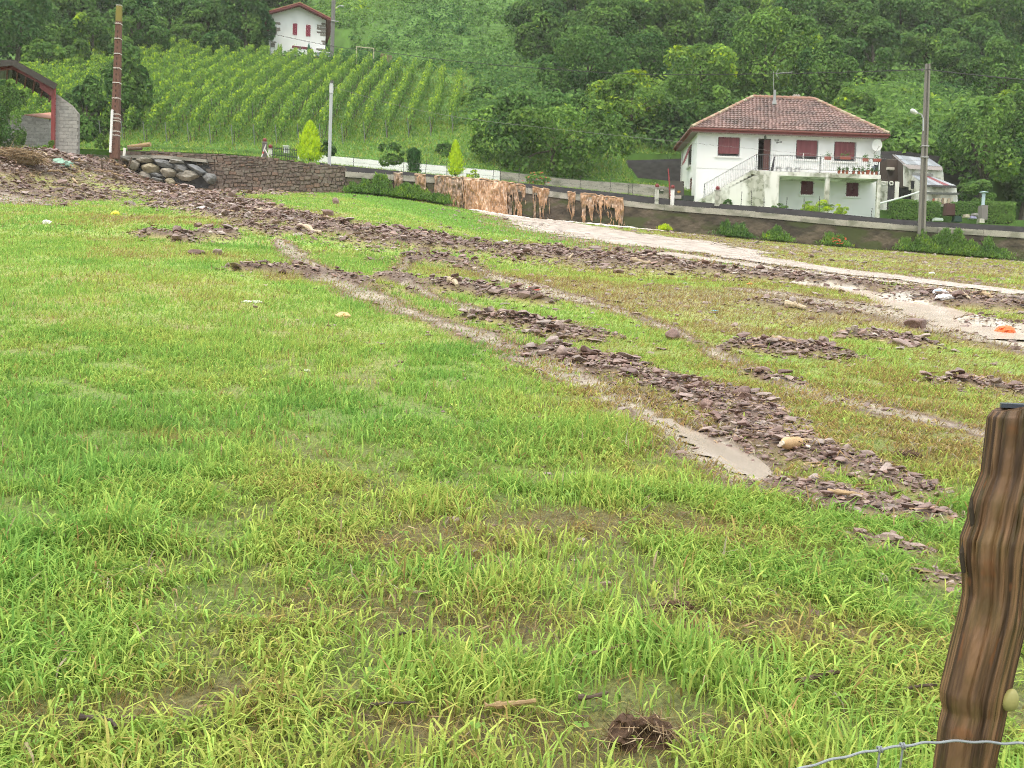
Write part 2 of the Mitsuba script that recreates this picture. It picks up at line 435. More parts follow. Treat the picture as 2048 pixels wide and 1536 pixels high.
def bands(defs):
    best = np.full(MX.shape, -1.0)
    for pts in defs.values():
        c = np.array([ground(u, v) for u, v, w in pts])[:, :2]
        e = np.array([ground(u, v - w / 2) - ground(u, v + w / 2) for u, v, w in pts])[:, :2]
        d = np.gradient(c, axis=0)
        d /= np.linalg.norm(d, axis=1, keepdims=True)
        hw = np.abs(e[:, 0] * d[:, 1] - e[:, 1] * d[:, 0]) / 2 + .03
        for i in range(len(c) - 1):
            m = max(hw[i], hw[i + 1]) * 1.3
            x0, x1 = min(c[i, 0], c[i + 1, 0]) - m, max(c[i, 0], c[i + 1, 0]) + m
            y0, y1 = min(c[i, 1], c[i + 1, 1]) - m, max(c[i, 1], c[i + 1, 1]) + m
            a0, a1 = np.clip([int((y0 - GY0) / GD), int((y1 - GY0) / GD) + 2], 0, len(gy))
            b0, b1 = np.clip([int((x0 - GX0) / GD), int((x1 - GX0) / GD) + 2], 0, len(gx))
            if a1 <= a0 or b1 <= b0:
                continue
            X, Y = MX[a0:a1, b0:b1], MY[a0:a1, b0:b1]
            s = c[i + 1] - c[i]
            t = np.clip(((X - c[i, 0]) * s[0] + (Y - c[i, 1]) * s[1]) / (s @ s), 0, 1)
            dist = np.hypot(X - c[i, 0] - t * s[0], Y - c[i, 1] - t * s[1])
            best[a0:a1, b0:b1] = np.maximum(best[a0:a1, b0:b1], 1 - dist / (hw[i] + t * (hw[i + 1] - hw[i])))
    return best


_n = lambda k, s: meshkit.fbm(np.stack([MX * k, MY * k, MX * 0], -1), 3, s) - .5
mD, mW, mS, mG, mY = bands(DEBRIS) + 1.5 * _n(.9, 1) + .8 * _n(3.1, 15), bands(WATER) + .5 * _n(1.2, 2) + np.interp(MY, [8, 20], [1.6, .2]) * _n(3.5, 14), bands(SILT) + 1.7 * _n(.8, 3) + 1.0 * _n(2.6, 13), bands(LUSH) + .25 * _n(.5, 4), bands(DRY) + 2.2 * _n(.55, 8) + 1.0 * _n(2.2, 18) + .18 * (MY < 7)
mT = 1.3 * _n(.35, 6) + 1.0 * _n(1.3, 7) + .5 * _n(4, 17)                  # slow change of tone over the meadow


def at(M, x, y):
    x, y = np.broadcast_arrays(np.asarray(x, float), np.asarray(y, float))
    return map_coordinates(M, [(y.ravel() - GY0) / GD, (x.ravel() - GX0) / GD], order=1, mode='nearest').reshape(x.shape)


_heap = [(ground(u, v), r, h) for u, v, r, h in ((20, 350, 5.0, .42), (100, 348, 5.0, .42), (170, 352, 4.5, .35), (236, 352, 3.0, .3))]
MOUND = np.clip(mD + .1, 0, 1) ** 1.2 * np.clip(MY / 60, .05, .4) * .42 - np.clip(mW, 0, .6) * np.clip(MY / 30, .05, .3) * .12
for c, r, h in _heap:
    MOUND += h * np.exp(-((MX - c[0]) ** 2 + ((MY - c[1]) * 1.15) ** 2) / (r * r) * 2)
MOUND += np.clip(mD + .25, 0, 1) * np.clip(MY / 60, .04, .45) * .28 * _n(2.2, 12)


def F(x, y):
    return F0(x, y) + at(MOUND, x, y)


def gp(u, v):
    return ground(u, v, F)


# the field's skin: finer near the camera
_yy = np.concatenate([np.arange(-4, 2, .5), np.arange(2, 16, .12), np.arange(16, 30, .2), np.arange(30, 58.06, .3), [58.25]])
_tt = np.linspace(-1, 1, 230)
FY, FT = np.meshgrid(_yy, _tt, indexing='ij')
FX = FT * np.interp(FY, [-4, 8, 58], [7, 9, 40]) + 1.0
FZ = F(FX, np.maximum(FY, 1.0)) - .12 * np.maximum(1 - FY, 0)
d_, w_, s_, g_, y_, t_ = (at(M, FX, FY) for M in (mD, mW, mS, mG, mY, mT))
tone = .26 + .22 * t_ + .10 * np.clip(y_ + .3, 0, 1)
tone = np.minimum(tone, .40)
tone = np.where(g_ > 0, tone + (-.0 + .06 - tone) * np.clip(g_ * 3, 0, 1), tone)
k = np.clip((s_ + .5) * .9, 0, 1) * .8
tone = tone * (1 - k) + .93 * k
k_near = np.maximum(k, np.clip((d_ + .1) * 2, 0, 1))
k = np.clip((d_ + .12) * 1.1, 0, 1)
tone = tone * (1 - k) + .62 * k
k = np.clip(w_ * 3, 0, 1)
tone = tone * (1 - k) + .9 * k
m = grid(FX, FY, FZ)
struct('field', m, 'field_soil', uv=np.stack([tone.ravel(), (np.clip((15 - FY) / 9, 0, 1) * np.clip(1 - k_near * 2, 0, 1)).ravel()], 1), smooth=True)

# muddy flood water lying on the grass
key = None
for name, pts in WATER.items():
    c = np.array([ground(u, v) for u, v, w in pts])
    e = np.array([ground(u, v - w / 2) - ground(u, v + w / 2) for u, v, w in pts])
    s = np.linspace(0, len(pts) - 1, len(pts) * 22)
    ci = np.stack([np.interp(s, np.arange(len(pts)), c[:, k]) for k in range(2)], 1)
    dd = np.gradient(ci, axis=0)
    dd /= np.linalg.norm(dd, axis=1, keepdims=True)
    pr = np.stack([-dd[:, 1], dd[:, 0]], 1)
    dc = np.gradient(c[:, :2], axis=0)
    dc /= np.linalg.norm(dc, axis=1, keepdims=True)
    hw = np.interp(s, np.arange(len(pts)), np.abs(e[:, 0] * dc[:, 1] - e[:, 1] * dc[:, 0]) / 2 + .03)
    qn = np.linspace(-1.3, 1.3, 41)
    X = ci[:, 0, None] + pr[:, 0, None] * hw[:, None] * qn
    Y = np.minimum(ci[:, 1, None] + pr[:, 1, None] * hw[:, None] * qn, YW - .04)
    wv = at(mW, X, Y)
    wv = wv - (.12 if name in ('near', 'ribbon', 'pool') else 0)
    rip = meshkit.fbm(np.stack([X * 2.3, Y * 2.3, X * 0], -1), 4, 21) - .5
    al = np.concatenate([[0], np.cumsum(np.linalg.norm(np.diff(ci, axis=0), axis=1))])[:, None]
    cr_ = qn[None] * hw[:, None]
    strk = meshkit.fbm(np.stack([al * .9 + 0 * cr_, cr_ * 9 + .6 * rip, 0 * cr_], -1), 4, 23) - .5
    sc = np.clip(Y / 60, .06, .8)
    calm = .12 if name in ('near', 'pool', 'edge', 'right', 'left') else 1
    strk = strk * (.35 if calm < 1 else 1)
    Z = F0(X, Y) + sc * ((.035 if calm == 1 else .012) + .05 * np.clip(wv, -.6, .6)) + (.025 * rip + .022 * strk) * sc * calm
    sh = {'cascade': .66, 'upper_thread': .6, 'lower_thread': .6, 'right': .58, 'left': .6, 'near': .30, 'pool': .5, 'edge': .6}[name] * np.ones(X.shape) + .25 * rip + .9 * strk
    k_ = num('flood_water')
    V_, F_ = grid(X, Y, Z)
    em = wv + np.interp(Y, [8, 20], [1.5, .9]) * (meshkit.fbm(np.stack([X * np.interp(Y, [8, 30], [9, 2.2]), Y * np.interp(Y, [8, 30], [9, 2.2]), X * 0], -1), 3, 27) - .5)
    F_ = F_[em.ravel()[F_].mean(1) > .02]
    put(k_, (V_, F_), 'mud_film' if name in ('near', 'pool', 'edge', 'right', 'left') else 'muddy_water', uv=np.stack([sh.ravel(), sh.ravel()], 1), smooth=True)
    lab(k_, kind='structure')

# road, garden ground, hill
xs = XB


def strip(y0, z0, y1, z1, n=6):
    t = np.linspace(0, 1, n)
    X = np.broadcast_to(xs[None], (n, len(xs)))
    return grid(X, (y0 + (y1 - y0) * t)[:, None] + 0 * X, z0(xs)[None] * (1 - t)[:, None] + z1(xs)[None] * t[:, None])


struct('road', strip(58.25, lambda x: COPE(x) - .2, 64.05, lambda x: DARK(x) - 1.0), 'road_surface', smooth=True)
m = strip(64.05, lambda x: DARK(x) - .12, 70.2, lambda x: np.minimum(WHITE(x) - .75, DARK(x) + .6))
struct('garden_ground', m, 'hill_soil', uv=np.stack([np.full(len(m[0]), .45)] * 2, 1), smooth=True)


ZPLAT = P(600, 113, 113)[2] - .3


def H(x, y):
    x, y = np.asarray(x, float), np.asarray(y, float)
    t = np.clip((y - 70.1) / 6.9, 0, 1)
    r = np.clip((x - 6.6) / 1.2, 0, 1)
    low = np.clip(t * 1.0, 0, 1) * (1 - r) + r * np.where(t > .985, 1, t * .12)
    z = WHITE(x) * (1 - low) + 16.7 * low
    z = z - r * 1.45 * np.clip((80 - y) / 3, 0, 1) * (t > .985)
    z = z + .385 * np.maximum(np.minimum(y, 112) - 77, 0) + .53 * np.maximum(y - 112, 0)
    k = np.clip(1 - np.maximum(np.abs(x + 21.3) - 4.6, 0) / 1.2, 0, 1) * np.clip((y - 111.2) / .3, 0, 1) * np.clip((123 - y) / 4, 0, 1)
    z = z * (1 - k) + ZPLAT * k
    return z + (1 - k) * np.clip((y - 80) / 20, 0, 1) * np.clip((y - 100) / 20, .3, 1) * 2.5 * (meshkit.fbm(np.stack(np.broadcast_arrays(x * .04, y * .04, 0 * x), -1), 3, 31) - .5)


hx, hy = np.meshgrid(np.linspace(-75, 95, 240), np.concatenate([[70.1], np.linspace(70.12, 77, 16), np.linspace(77.05, 111.1, 60), np.linspace(111.2, 112.8, 8), np.linspace(113, 250, 70)]))
t = .35 + .3 * (meshkit.fbm(np.stack([hx * .2, hy * .2, hx * 0], -1), 3, 33) - .5)
hz = H(hx, hy)
hz[0] -= 2.5
struct('hill', grid(hx, hy, hz), 'hill_soil', uv=np.stack([t.ravel()] * 2, 1), smooth=True)

# ------------------------------------------------------------------ walls along the road
def span(u0, u1, y, n=60):
    return np.linspace(P(u0, 400, y)[0], P(u1, 400, y)[0], n)


xa = P(690, 360, YW)[0]
xw = np.linspace(xa, 46, 160)
rw = thing('road_wall', 'long dark mossy retaining wall with a pale concrete band along the road', 'wall')
part(rw, 'body', wallstrip(xw, YW, YW + .25, BASE(xw) - .6, COPE(xw) - .29), 'wall_mossy')
edges = np.linspace(xa, 46, 24)
for i in range(len(edges) - 1):                  # the concrete band, cast in lengths
    q = np.linspace(edges[i] + .008, edges[i + 1] - .008, 6)
    part(rw, 'coping', wallstrip(q, YW - .05 - .012 * (i % 3), YW + .3, COPE(q) - .287, COPE(q) + .012 * ((i * 7) % 3)), 'concrete')
fw = thing('garden_wall', 'low dark wall on the far side of the road', 'wall')
xf = np.linspace(P(640, 330, 64)[0], 46, 120)
part(fw, 'body', wallstrip(xf, 63.9, 64.15, DARK(xf) - 1.6, DARK(xf)), 'wall_dark')
for i, u in enumerate([706, 806, 850, 893, 950, 985, 1000, 1037, 1058, 1090, 1160, 1220, 1258, 1265, 1483, 1504, 1529, 1574, 1610, 1640, 1745]):
    p = P(u, 380, 64.0)
    z = float(DARK(p[0]))
    part(fw, 'fence_post', tube([[p[0], 64.0, z - .05], [p[0] + .03 * (i % 3 - 1), 64.0, z + .55 + .12 * ((i * 5) % 4)]], .018, 6), flat((.05, .05, .05)))
for h in (.25, .55):
    part(fw, 'fence_wire', tube([[x, 64.0, float(DARK(x)) + h] for x in np.linspace(P(690, 380, 64)[0], P(1300, 380, 64)[0], 20)], .006, 4), flat((.12, .12, .12)))
ww = thing('white_wall', 'whitewashed garden wall below the vineyard, stained grey toward the big round tree', 'wall')
x1, x2, x3 = P(596, 330, 70)[0], P(1000, 340, 70)[0], P(1338, 380, 70)[0]
q = np.linspace(x1, x2, 40)
part(ww, 'panel', wallstrip(q, 69.9, 70.15, WHITE(q) - 1.9, WHITE(q) + .03 * meshkit.noise(np.stack([q * 2, q * 0, q * 0], 1))), 'render_white')
q = np.linspace(x2, x3, 40)
part(ww, 'panel', wallstrip(q, 69.9, 70.15, WHITE(q) - 1.9, WHITE(q)), 'concrete', label='bare grey stained length of the wall')
xr = np.linspace(P(1215, 330, 77)[0], P(1960, 330, 77)[0], 30)
zt = np.interp(xr, [P(u, v, 77)[0] for u, v in ((1270, 322), (1380, 318), (1600, 310), (1800, 303), (1900, 318), (1960, 325))], [P(u, v, 77)[2] for u, v in ((1270, 322), (1380, 318), (1600, 310), (1800, 303), (1900, 318), (1960, 325))])
solo('retaining_wall', wallstrip(xr, 76.7, 77.1, xr * 0 + 10, zt), 'wall_dark', 'tall dark retaining wall behind the white two storey house', 'wall')

# the coursed stone wall at the left: every stone a piece
sw = thing('stone_wall', 'brown coursed stone retaining wall between the boulders and the mossy wall', 'wall')
x0 = P(236, 330, YW)[0]
q = np.linspace(x0, xa - .02, 40)
part(sw, 'core', wallstrip(q, YW + .03, YW + .6, BASE(q) - .6, STONETOP(q) - .05), 'masonry', uv=None)
r = np.random.default_rng(3)
laid = []
zrow = 0.0
nst = 0
H0 = float(np.max(STONETOP(q) - BASE(q))) + .3
while zrow < H0:
    hh = r.uniform(.11, .21)
    x = P(405, 340, YW)[0] - r.uniform(0, .4) if zrow < 1.45 else x0
    while x < xa - .1:
        wd = r.uniform(.14, .42)
        x_ = min(x + wd, xa - .03)
        xm = (x + x_) / 2
        zb = float(BASE(xm)) - .15 + zrow + .05 * math.sin(x * 3.1 + zrow * 5)
        top = min(zb + hh + .05 * (math.sin(x_ * 2.3) if r.random() < .5 else 0), float(STONETOP(xm)) + r.uniform(-.03, .05))
        if top - zb > .07 and x_ - x > .12:
            g = .014
            j = lambda: r.uniform(-.028, .028)
            pr = r.uniform(.0, .05)
            f = YW - pr
            c = .03
            pts = [[x + g + j(), f + c, zb + g + j()], [x_ - g + j(), f + c, zb + g + j()], [x_ - g + j(), f + c, top - g + j()], [x + g + j(), f + c, top - g + j()]]
            pts = np.array(pts)
            cen = pts.mean(0)
            fr = cen + (pts - cen) * np.array([.86, 1, .80]) + [0, -c - .012, 0]
            bk = pts + [0, .12, 0]
            V = np.vstack([bk, pts, fr])
            Fq = []
            for a in (0, 4):
                for b in range(4):
                    Fq.append([a + b, a + (b + 1) % 4, a + 4 + (b + 1) % 4, a + 4 + b])
            Fq.append([8, 9, 10, 11])
            Fq = np.array(Fq)
            m = (V, np.vstack([Fq[:, [0, 1, 2]], Fq[:, [0, 2, 3]]]))
            t = r.uniform(0, 1)
            if not (xm < P(415, 340, YW)[0] and top < float(STONETOP(xm)) - .62):
                laid.append(((x_ - x) * (top - zb), m, np.tile([t, .5], (len(V), 1))))
        x = x_
    zrow += hh

laid.sort(key=lambda q: -q[0])
for a_, m, uv_ in laid[:290]:
    part(sw, 'stone', m, 'masonry', uv=uv_)
if len(laid) > 290:
    part(sw, 'small_stones', join(*[q[1] for q in laid[290:]]), 'masonry', uv=np.vstack([q[2] for q in laid[290:]]), kind='stuff')

# riprap boulders in the gap
for i, (u, v, ru, rv, t, sp, nm) in enumerate([
        (255, 318, 13, 6, .4, 0, 'grey slab at the upper left end of the boulder row'), (287, 320, 19, 6, .6, 0, 'flat pale boulder in the top course beside the grey slab'),
        (268, 332, 13, 11, .55, 0, 'rounded grey boulder below the grey end slab'), (302, 336, 17, 11, .95, .2, 'yellowish lichen covered boulder left of the long blue grey slab'),
        (327, 328, 22, 9, .05, .3, 'long blue grey slab tilted across the middle of the boulder wall'), (336, 347, 15, 11, .6, 0, 'pale rounded boulder in the middle of the bottom course'),
        (359, 337, 14, 9, .15, .1, 'dark grey boulder under the concrete ledge'), (377, 352, 22, 9, .5, 0, 'broad flat topped boulder low in the right half'),
        (394, 339, 22, 7, .0, .5, 'slanting blue boulder leaning down to the right'), (420, 357, 13, 9, .1, 0, 'dark boulder at the foot of the stone wall'),
        (314, 351, 12, 5, .05, 0, 'small dark wedge boulder left of the pale rounded one'), (316, 360, 12, 5, .1, 0, 'small blue grey boulder at water level'),
        (291, 350, 15, 7, .5, .2, 'half buried boulder at the lower left beside the debris heap'), (354, 324, 18, 5, .3, 0, 'dark flat boulder just below the ledge'), (342, 364, 11, 6, .95, 0, 'yellow block beside the orange rag')]):
    c = P(u, v, YW - .15 - .02 * (i % 3))
    s = YW / FPX
    solo('boulder', rock(c, [ru * s * 1.12, .5, rv * s * 1.2], seed=i + 3, sub=3, rough=.42, rot=(0, sp, .1), cuts=13), 'boulder_rock', nm, 'boulder', 'boulders of the riprap gap', uv=np.tile([t, .5], (642, 1)))
q = np.linspace(P(246, 320, YW)[0], P(416, 320, YW)[0], 14)
zl = np.interp(q, [P(u, v, YW)[0] for u, v in ((246, 312), (330, 313), (416, 321))], [P(u, v, YW)[2] for u, v in ((246, 312), (330, 313), (416, 321))])
solo('concrete_ledge', wallstrip(q, YW - .35, YW + .1, zl - .16, zl), 'concrete', 'weathered concrete ledge over the boulders', 'ledge')
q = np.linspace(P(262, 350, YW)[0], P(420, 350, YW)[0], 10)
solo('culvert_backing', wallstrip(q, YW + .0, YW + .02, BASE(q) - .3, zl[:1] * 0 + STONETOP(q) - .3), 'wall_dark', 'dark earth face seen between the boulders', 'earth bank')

# ------------------------------------------------------------------ foliage
def leaves(pos, nrm, size, r, aspect=.55, fold=.25):
    """Folded diamond leaves: positions, facing, length."""
    n = len(pos)
    nrm = nrm / (np.linalg.norm(nrm, axis=1, keepdims=True) + 1e-9)
    a = r.normal(size=(n, 3))
    a -= (a * nrm).sum(1, keepdims=True) * nrm
    a /= np.linalg.norm(a, axis=1, keepdims=True) + 1e-9
    b = np.cross(nrm, a)
    L = (size * r.uniform(.7, 1.3, n))[:, None] / 2
    W = L * aspect
    V = np.stack([pos - a * L, pos + b * W + nrm * L * fold, pos + a * L, pos - b * W + nrm * L * fold], 1).reshape(-1, 3)
    k = np.arange(n)[:, None] * 4
    return V, np.vstack([k + [0, 1, 2], k + [0, 2, 3]])


def crown(c, rad, n, size, tone, r, blobs=34, spread=.16, low=-.55):
    """Leaves on the shells of many sub-crowns that fill the volume of one tree."""
    c, rad = np.asarray(c, float), np.asarray(rad, float)
    d = r.normal(size=(blobs, 3))
    d /= np.linalg.norm(d, axis=1, keepdims=True)
    d[:, 2] = np.where(d[:, 2] < low, -d[:, 2], d[:, 2])
    q = d * (r.uniform(.35, .96, (blobs, 1)) ** .6) * .80
    br = r.uniform(.17, .36, blobs)
    w = br ** 2 / (br ** 2).sum()
    idx = r.choice(blobs, n, p=w)
    e = r.normal(size=(n, 3)) + q[idx] * 1.3 + [0, 0, .45]
    e /= np.linalg.norm(e, axis=1, keepdims=True)
    pos = q[idx] + e * br[idx, None] * r.uniform(.72, 1.08, (n, 1))
    inside = np.zeros(n, bool)
    for b in range(blobs):
        inside |= ((pos - q[b]) ** 2).sum(1) < (br[b] * .62) ** 2
    keep = ~inside
    pos, e, idx = pos[keep], e[keep], idx[keep]
    V, Fc = leaves(c + pos * rad, e + r.normal(size=pos.shape) * .55 + [0, 0, .35], size, r)
    bt = r.normal(0, spread * .8, blobs)
    t = np.clip(tone + bt[idx] + r.normal(0, spread * .6, len(pos)), 0, 1)
    br_ = np.clip(r.normal(.55, .17, len(pos)) + r.normal(0, .10, blobs)[idx], .12, 1.1)
    return (V, Fc), np.repeat(np.stack([t, br_], 1), 4, 0), c + q * rad


def tree(name, label, cat, u, v, ru, rv, y, tone, n=5000, size=.42, group=None, blobs=34, base=None, seed=0, depth=1.0, stem=True, spread=.13, low=-.55):
    r = np.random.default_rng(seed + 100)
    s = y / FPX
    c = P(u, v, y)
    k = thing(name, label, cat, group)
    m, uv, q = crown(c, [ru * s, ru * s * depth, rv * s], n, size, tone, r, blobs, spread, low)
    part(k, 'crown', m, 'leafage', uv=uv)
    if stem:
        gz = float(H(c[0], c[1])) if base is None else base
        foot = np.array([c[0], c[1], min(gz, c[2] - rv * s * .4) - .2])
        top = c + [0, 0, rv * s * .3]
        R = max(.10, .045 * (top[2] - foot[2]))
        ms = [tube([foot, foot * .6 + top * .4 + [.1, 0, 0], top], [R * 1.3, R * .8, R * .25], 7)]
        fork = foot * .55 + top * .45
        for j in r.choice(len(q), min(6, len(q)), replace=False):
            ms.append(tube([fork, (fork + q[j]) / 2 + [0, 0, .2], q[j]], [R * .5, R * .3, R * .08], 5))
        m = join(*ms)
        part(k, 'trunk', m, 'bark')
    return k


def hill_at(u, v):
    ys = np.linspace(70.2, 240, 2200)
    d = ray(u, v)
    q = CAM + d[None] * (ys / d[1])[:, None]
    g = q[:, 2] - H(q[:, 0], q[:, 1])
    i = max(1, int(np.argmax(g < 0)))
    return np.array([q[i, 0], q[i, 1], 0])


G1, G2, G3, G4 = 'trees of the wood behind the vineyard', 'trees of the wooded slope on the right', 'trees beside the houses', 'garden shrubs'
tl = [
    # left wood
    (35, 60, 95, 85, 128, .22, G1, 'dark tree at the upper left corner of the wood'), (125, 35, 75, 70, 134, .30, G1, 'mid green tree between the left corner tree and the brown pole'),
    (185, 80, 60, 62, 126, .42, G1, 'olive tree just left of the top of the brown pole'), (275, 60, 66, 62, 130, .25, G1, 'dense dark tree right of the top of the brown pole'),
    (345, 35, 66, 55, 134, .18, G1, 'very dark tree above the top edge of the vineyard'), (415, 50, 66, 55, 128, .28, G1, 'blue green tree behind the upper vineyard edge'),
    (492, 40, 52, 78, 118, .12, G1, 'dark drooping conifer beside the hilltop house'), (560, -25, 70, 40, 140, .2, G1, 'dark tree rising above the hilltop house roof'),
    (70, -20, 90, 50, 145, .2, G1, 'tree cut by the top edge above the hangar'), (220, -15, 90, 50, 148, .18, G1, 'tree cut by the top edge beside the brown pole'), (420, -25, 100, 50, 150, .2, G1, 'tree cut by the top edge above the vineyard'),
    (85, 125, 50, 48, 92, .40, G3, 'light green tree behind the roof of the hangar'), (150, 130, 40, 50, 94, .45, G3, 'light green tree between the hangar and the vineyard'),
    (246, 180, 52, 92, 74, .30, G3, 'slender drooping tree behind the brown pole'), (172, 225, 52, 85, 72, .32, G3, 'leafy tree filling the gap between the hangar and the brown pole'),
    (62, 205, 44, 42, 80, .58, G3, 'pale shrubbery seen through the open hangar'),
    # right slope
    (1105, 270, 164, 94, 70.9, .44, G3, 'broad round walnut like tree behind the garden wall'), (965, 232, 62, 62, 86, .42, G3, 'light green tree left of the broad round tree'),
    (1262, 215, 88, 66, 90, .52, G2, 'olive green tree rising behind the broad round tree'), (1175, 130, 100, 70, 108, .26, G2, 'dark tree in the hollow above the broad round tree'),
    (1105, 75, 80, 60, 122, .36, G2, 'tree at the edge of the bracken slope'), (1230, 55, 95, 70, 124, .32, G2, 'tall tree over the dark hollow'), (1350, 50, 85, 75, 118, .40, G2, 'tree left of the tall bright one'),
    (1150, -10, 110, 55, 146, .34, G2, 'tree cut by the top edge right of the bracken slope'), (1330, -10, 110, 50, 142, .3, G2, 'tree cut by the top edge in the middle of the wood'), (1500, -5, 110, 55, 138, .34, G2, 'tree cut by the top edge above the bright tree'),
    (1400, 150, 85, 75, 98, .48, G2, 'bright tree rising behind the left hip of the tiled roof'), (1530, 110, 105, 105, 95, .44, G2, 'tall broad tree directly behind the tiled roof'),
    (1345, 255, 55, 62, 84, .22, G2, 'dark tree in shade at the left corner of the two storey house'), (1650, 150, 62, 80, 93, .36, G2, 'tree behind the right half of the tiled roof'),
    (1690, 55, 90, 70, 112, .30, G2, 'dark tree above the right half of the tiled roof'), (1800, 40, 85, 60, 122, .28, G2, 'dark tree left of the lamp post top'), (1900, 45, 85, 55, 126, .34, G2, 'tree right of the lamp post top'),
    (2000, 40, 85, 60, 118, .28, G2, 'dark tree in the upper right corner'), (1680, -20, 110, 50, 142, .3, G2, 'tree cut by the top edge above the roof ridge'), (1860, -20, 120, 50, 146, .3, G2, 'tree cut by the top edge over the lamp post'), (2060, -10, 90, 60, 140, .28, G2, 'tree cut by the top right corner'),
    (2010, 150, 75, 70, 98, .36, G2, 'tree on the right edge below the corner tree'), (1925, 130, 60, 50, 106, .30, G2, 'round tree right of the lamp post'), (1970, 285, 92, 105, 74, .44, G3, 'large tree right of the tin roofed shed'), (2050, 330, 50, 100, 76, .34, G3, 'dark tree at the right edge beside the large tree'),
    (1075, 20, 70, 50, 1, .30, G2, 'tree at the left upper corner of the right hand wood'), (1290, 120, 70, 60, 1, .24, G2, 'dark tree in the hollow between the round tree and the tall ones'), (1440, 60, 75, 65, 1, .30, G2, 'tree between the two tallest ones above the tiled roof'),
    (1590, 40, 80, 65, 1, .34, G2, 'tree above the ridge of the tiled roof'), (1745, 110, 70, 60, 1, .26, G2, 'tree above the right eave of the tiled roof'), (1850, 95, 65, 50, 1, .32, G2, 'low tree left of the top of the lamp post'), (1960, 85, 70, 55, 1, .26, G2, 'tree between the lamp post and the right edge'), (1420, 225, 50, 55, 1, .30, G2, 'shrubby tree at the left hip of the tiled roof'),
    (1700, 205, 55, 45, 1, .46, G2, 'bushy growth above the right eave'), (2040, 215, 55, 60, 1, .40, G2, 'tree on the right edge above the large tree'), (1200, 235, 60, 45, 1, .40, G2, 'tree showing between the round tree and the olive green one'),
    (-10, 20, 70, 80, 1, .26, G1, 'tree cut by the left edge above the hangar'), (85, 85, 60, 45, 1, .38, G1, 'low tree in front of the dark corner wood'), (230, 105, 50, 38, 1, .34, G1, 'low tree at the top left corner of the vineyard'), (310, 85, 45, 34, 1, .26, G1, 'dark bushy tree on the upper vineyard edge'), (380, 75, 45, 34, 1, .30, G1, 'bushy tree beside the corrugated sheet'), (445, 92, 40, 34, 1, .22, G1, 'dark bushy tree left of the drooping conifer'),
]
for i, (u, v, ru, rv, y, t, g, l) in enumerate(tl):
    if g in (G1, G2):                            # rooted where the hill is seen at the crown's lower edge
        y = float(np.clip(hill_at(u, v + rv * .95)[1], 79, 190))
    big = ru * rv * (y / FPX) ** 2
    tree('tree', l, 'tree', u, v, ru, rv, y, t + .14, n=int(np.clip(big * 560, 4000, 13500)), size=.34 if y < 100 else .43, group=g, blobs=26 + int(big * 1.0), seed=i, depth=.85 if u != 1105 else .5, low=-.97)

# ------------------------------------------------------------------ shrubs and hedges
def bush(name, label, cat, u, v, ru, rv, y, tone, n=1500, size=.16, group=None, seed=0, blobs=14, spread=.1, base=None, stem=False):
    return tree(name, label, cat, u, v, ru, rv, y, tone, n, size, group, blobs, base if base is not None else P(u, v + rv, y)[2], seed, .8, stem, spread, -.95)


bush('bush', 'dark bush with yellow tips covering the left end of the hangar', 'bush', 12, 232, 52, 76, 60, .50, 9000, .15, seed=201, blobs=30)
bush('shrub', 'bright green sapling sprouting on the debris heap in front of the hangar column', 'shrub', 103, 297, 16, 17, 57.0, .72, 900, .16, seed=221, blobs=9)
bush('shrub', 'pale leafed bush on the debris heap left of the brown pole', 'shrub', 203, 287, 15, 18, 57.0, .66, 900, .16, seed=222, blobs=9)
bush('shrub', 'loose green shrub in front of the white wall', 'shrub', 786, 308, 31, 27, 66.5, .52, 1800, .17, G4, 202)
bush('shrub', 'round rose bush with red blooms behind the low dark wall', 'shrub', 1073, 359, 30, 17, 65.5, .68, 2600, .10, G4, 203, 20)
bush('shrub', 'small dark green shrub beside the grey steel post', 'shrub', 655, 300, 22, 18, 67, .34, 1000, .16, G4, 204)
bush('shrub', 'leafy shrub left of the slim golden conifer', 'shrub', 893, 305, 24, 22, 72, .42, 1200, .18, G4, 205)
bush('shrub', 'yellow green shrub below the barred right hand ground floor window', 'shrub', 1635, 416, 36, 17, 65.6, .86, 2200, .10, G4, 206)
bush('shrub', 'wispy yellow green shrub beside the porch pillar', 'shrub', 1672, 421, 26, 14, 65.4, .88, 1300, .10, G4, 207)
bush('shrub', 'small bush at the foot of the stained stair wall', 'shrub', 1557, 414, 18, 8, 65.2, .5, 700, .10, G4, 208)
bush('shrub', 'little dark bush beside the gate pillar by the stair', 'shrub', 1456, 405, 11, 7, 65.2, .35, 500, .10, G4, 209)
bush('shrub', 'green bush in front of the large tree at the right', 'shrub', 1962, 386, 46, 26, 69.5, .52, 3200, .18, G4, 210)
bush('shrub', 'yellow tufted plants behind the dark wall left of the rose bush', 'shrub', 945, 350, 16, 11, 65.5, .85, 500, .10, G4, 211)
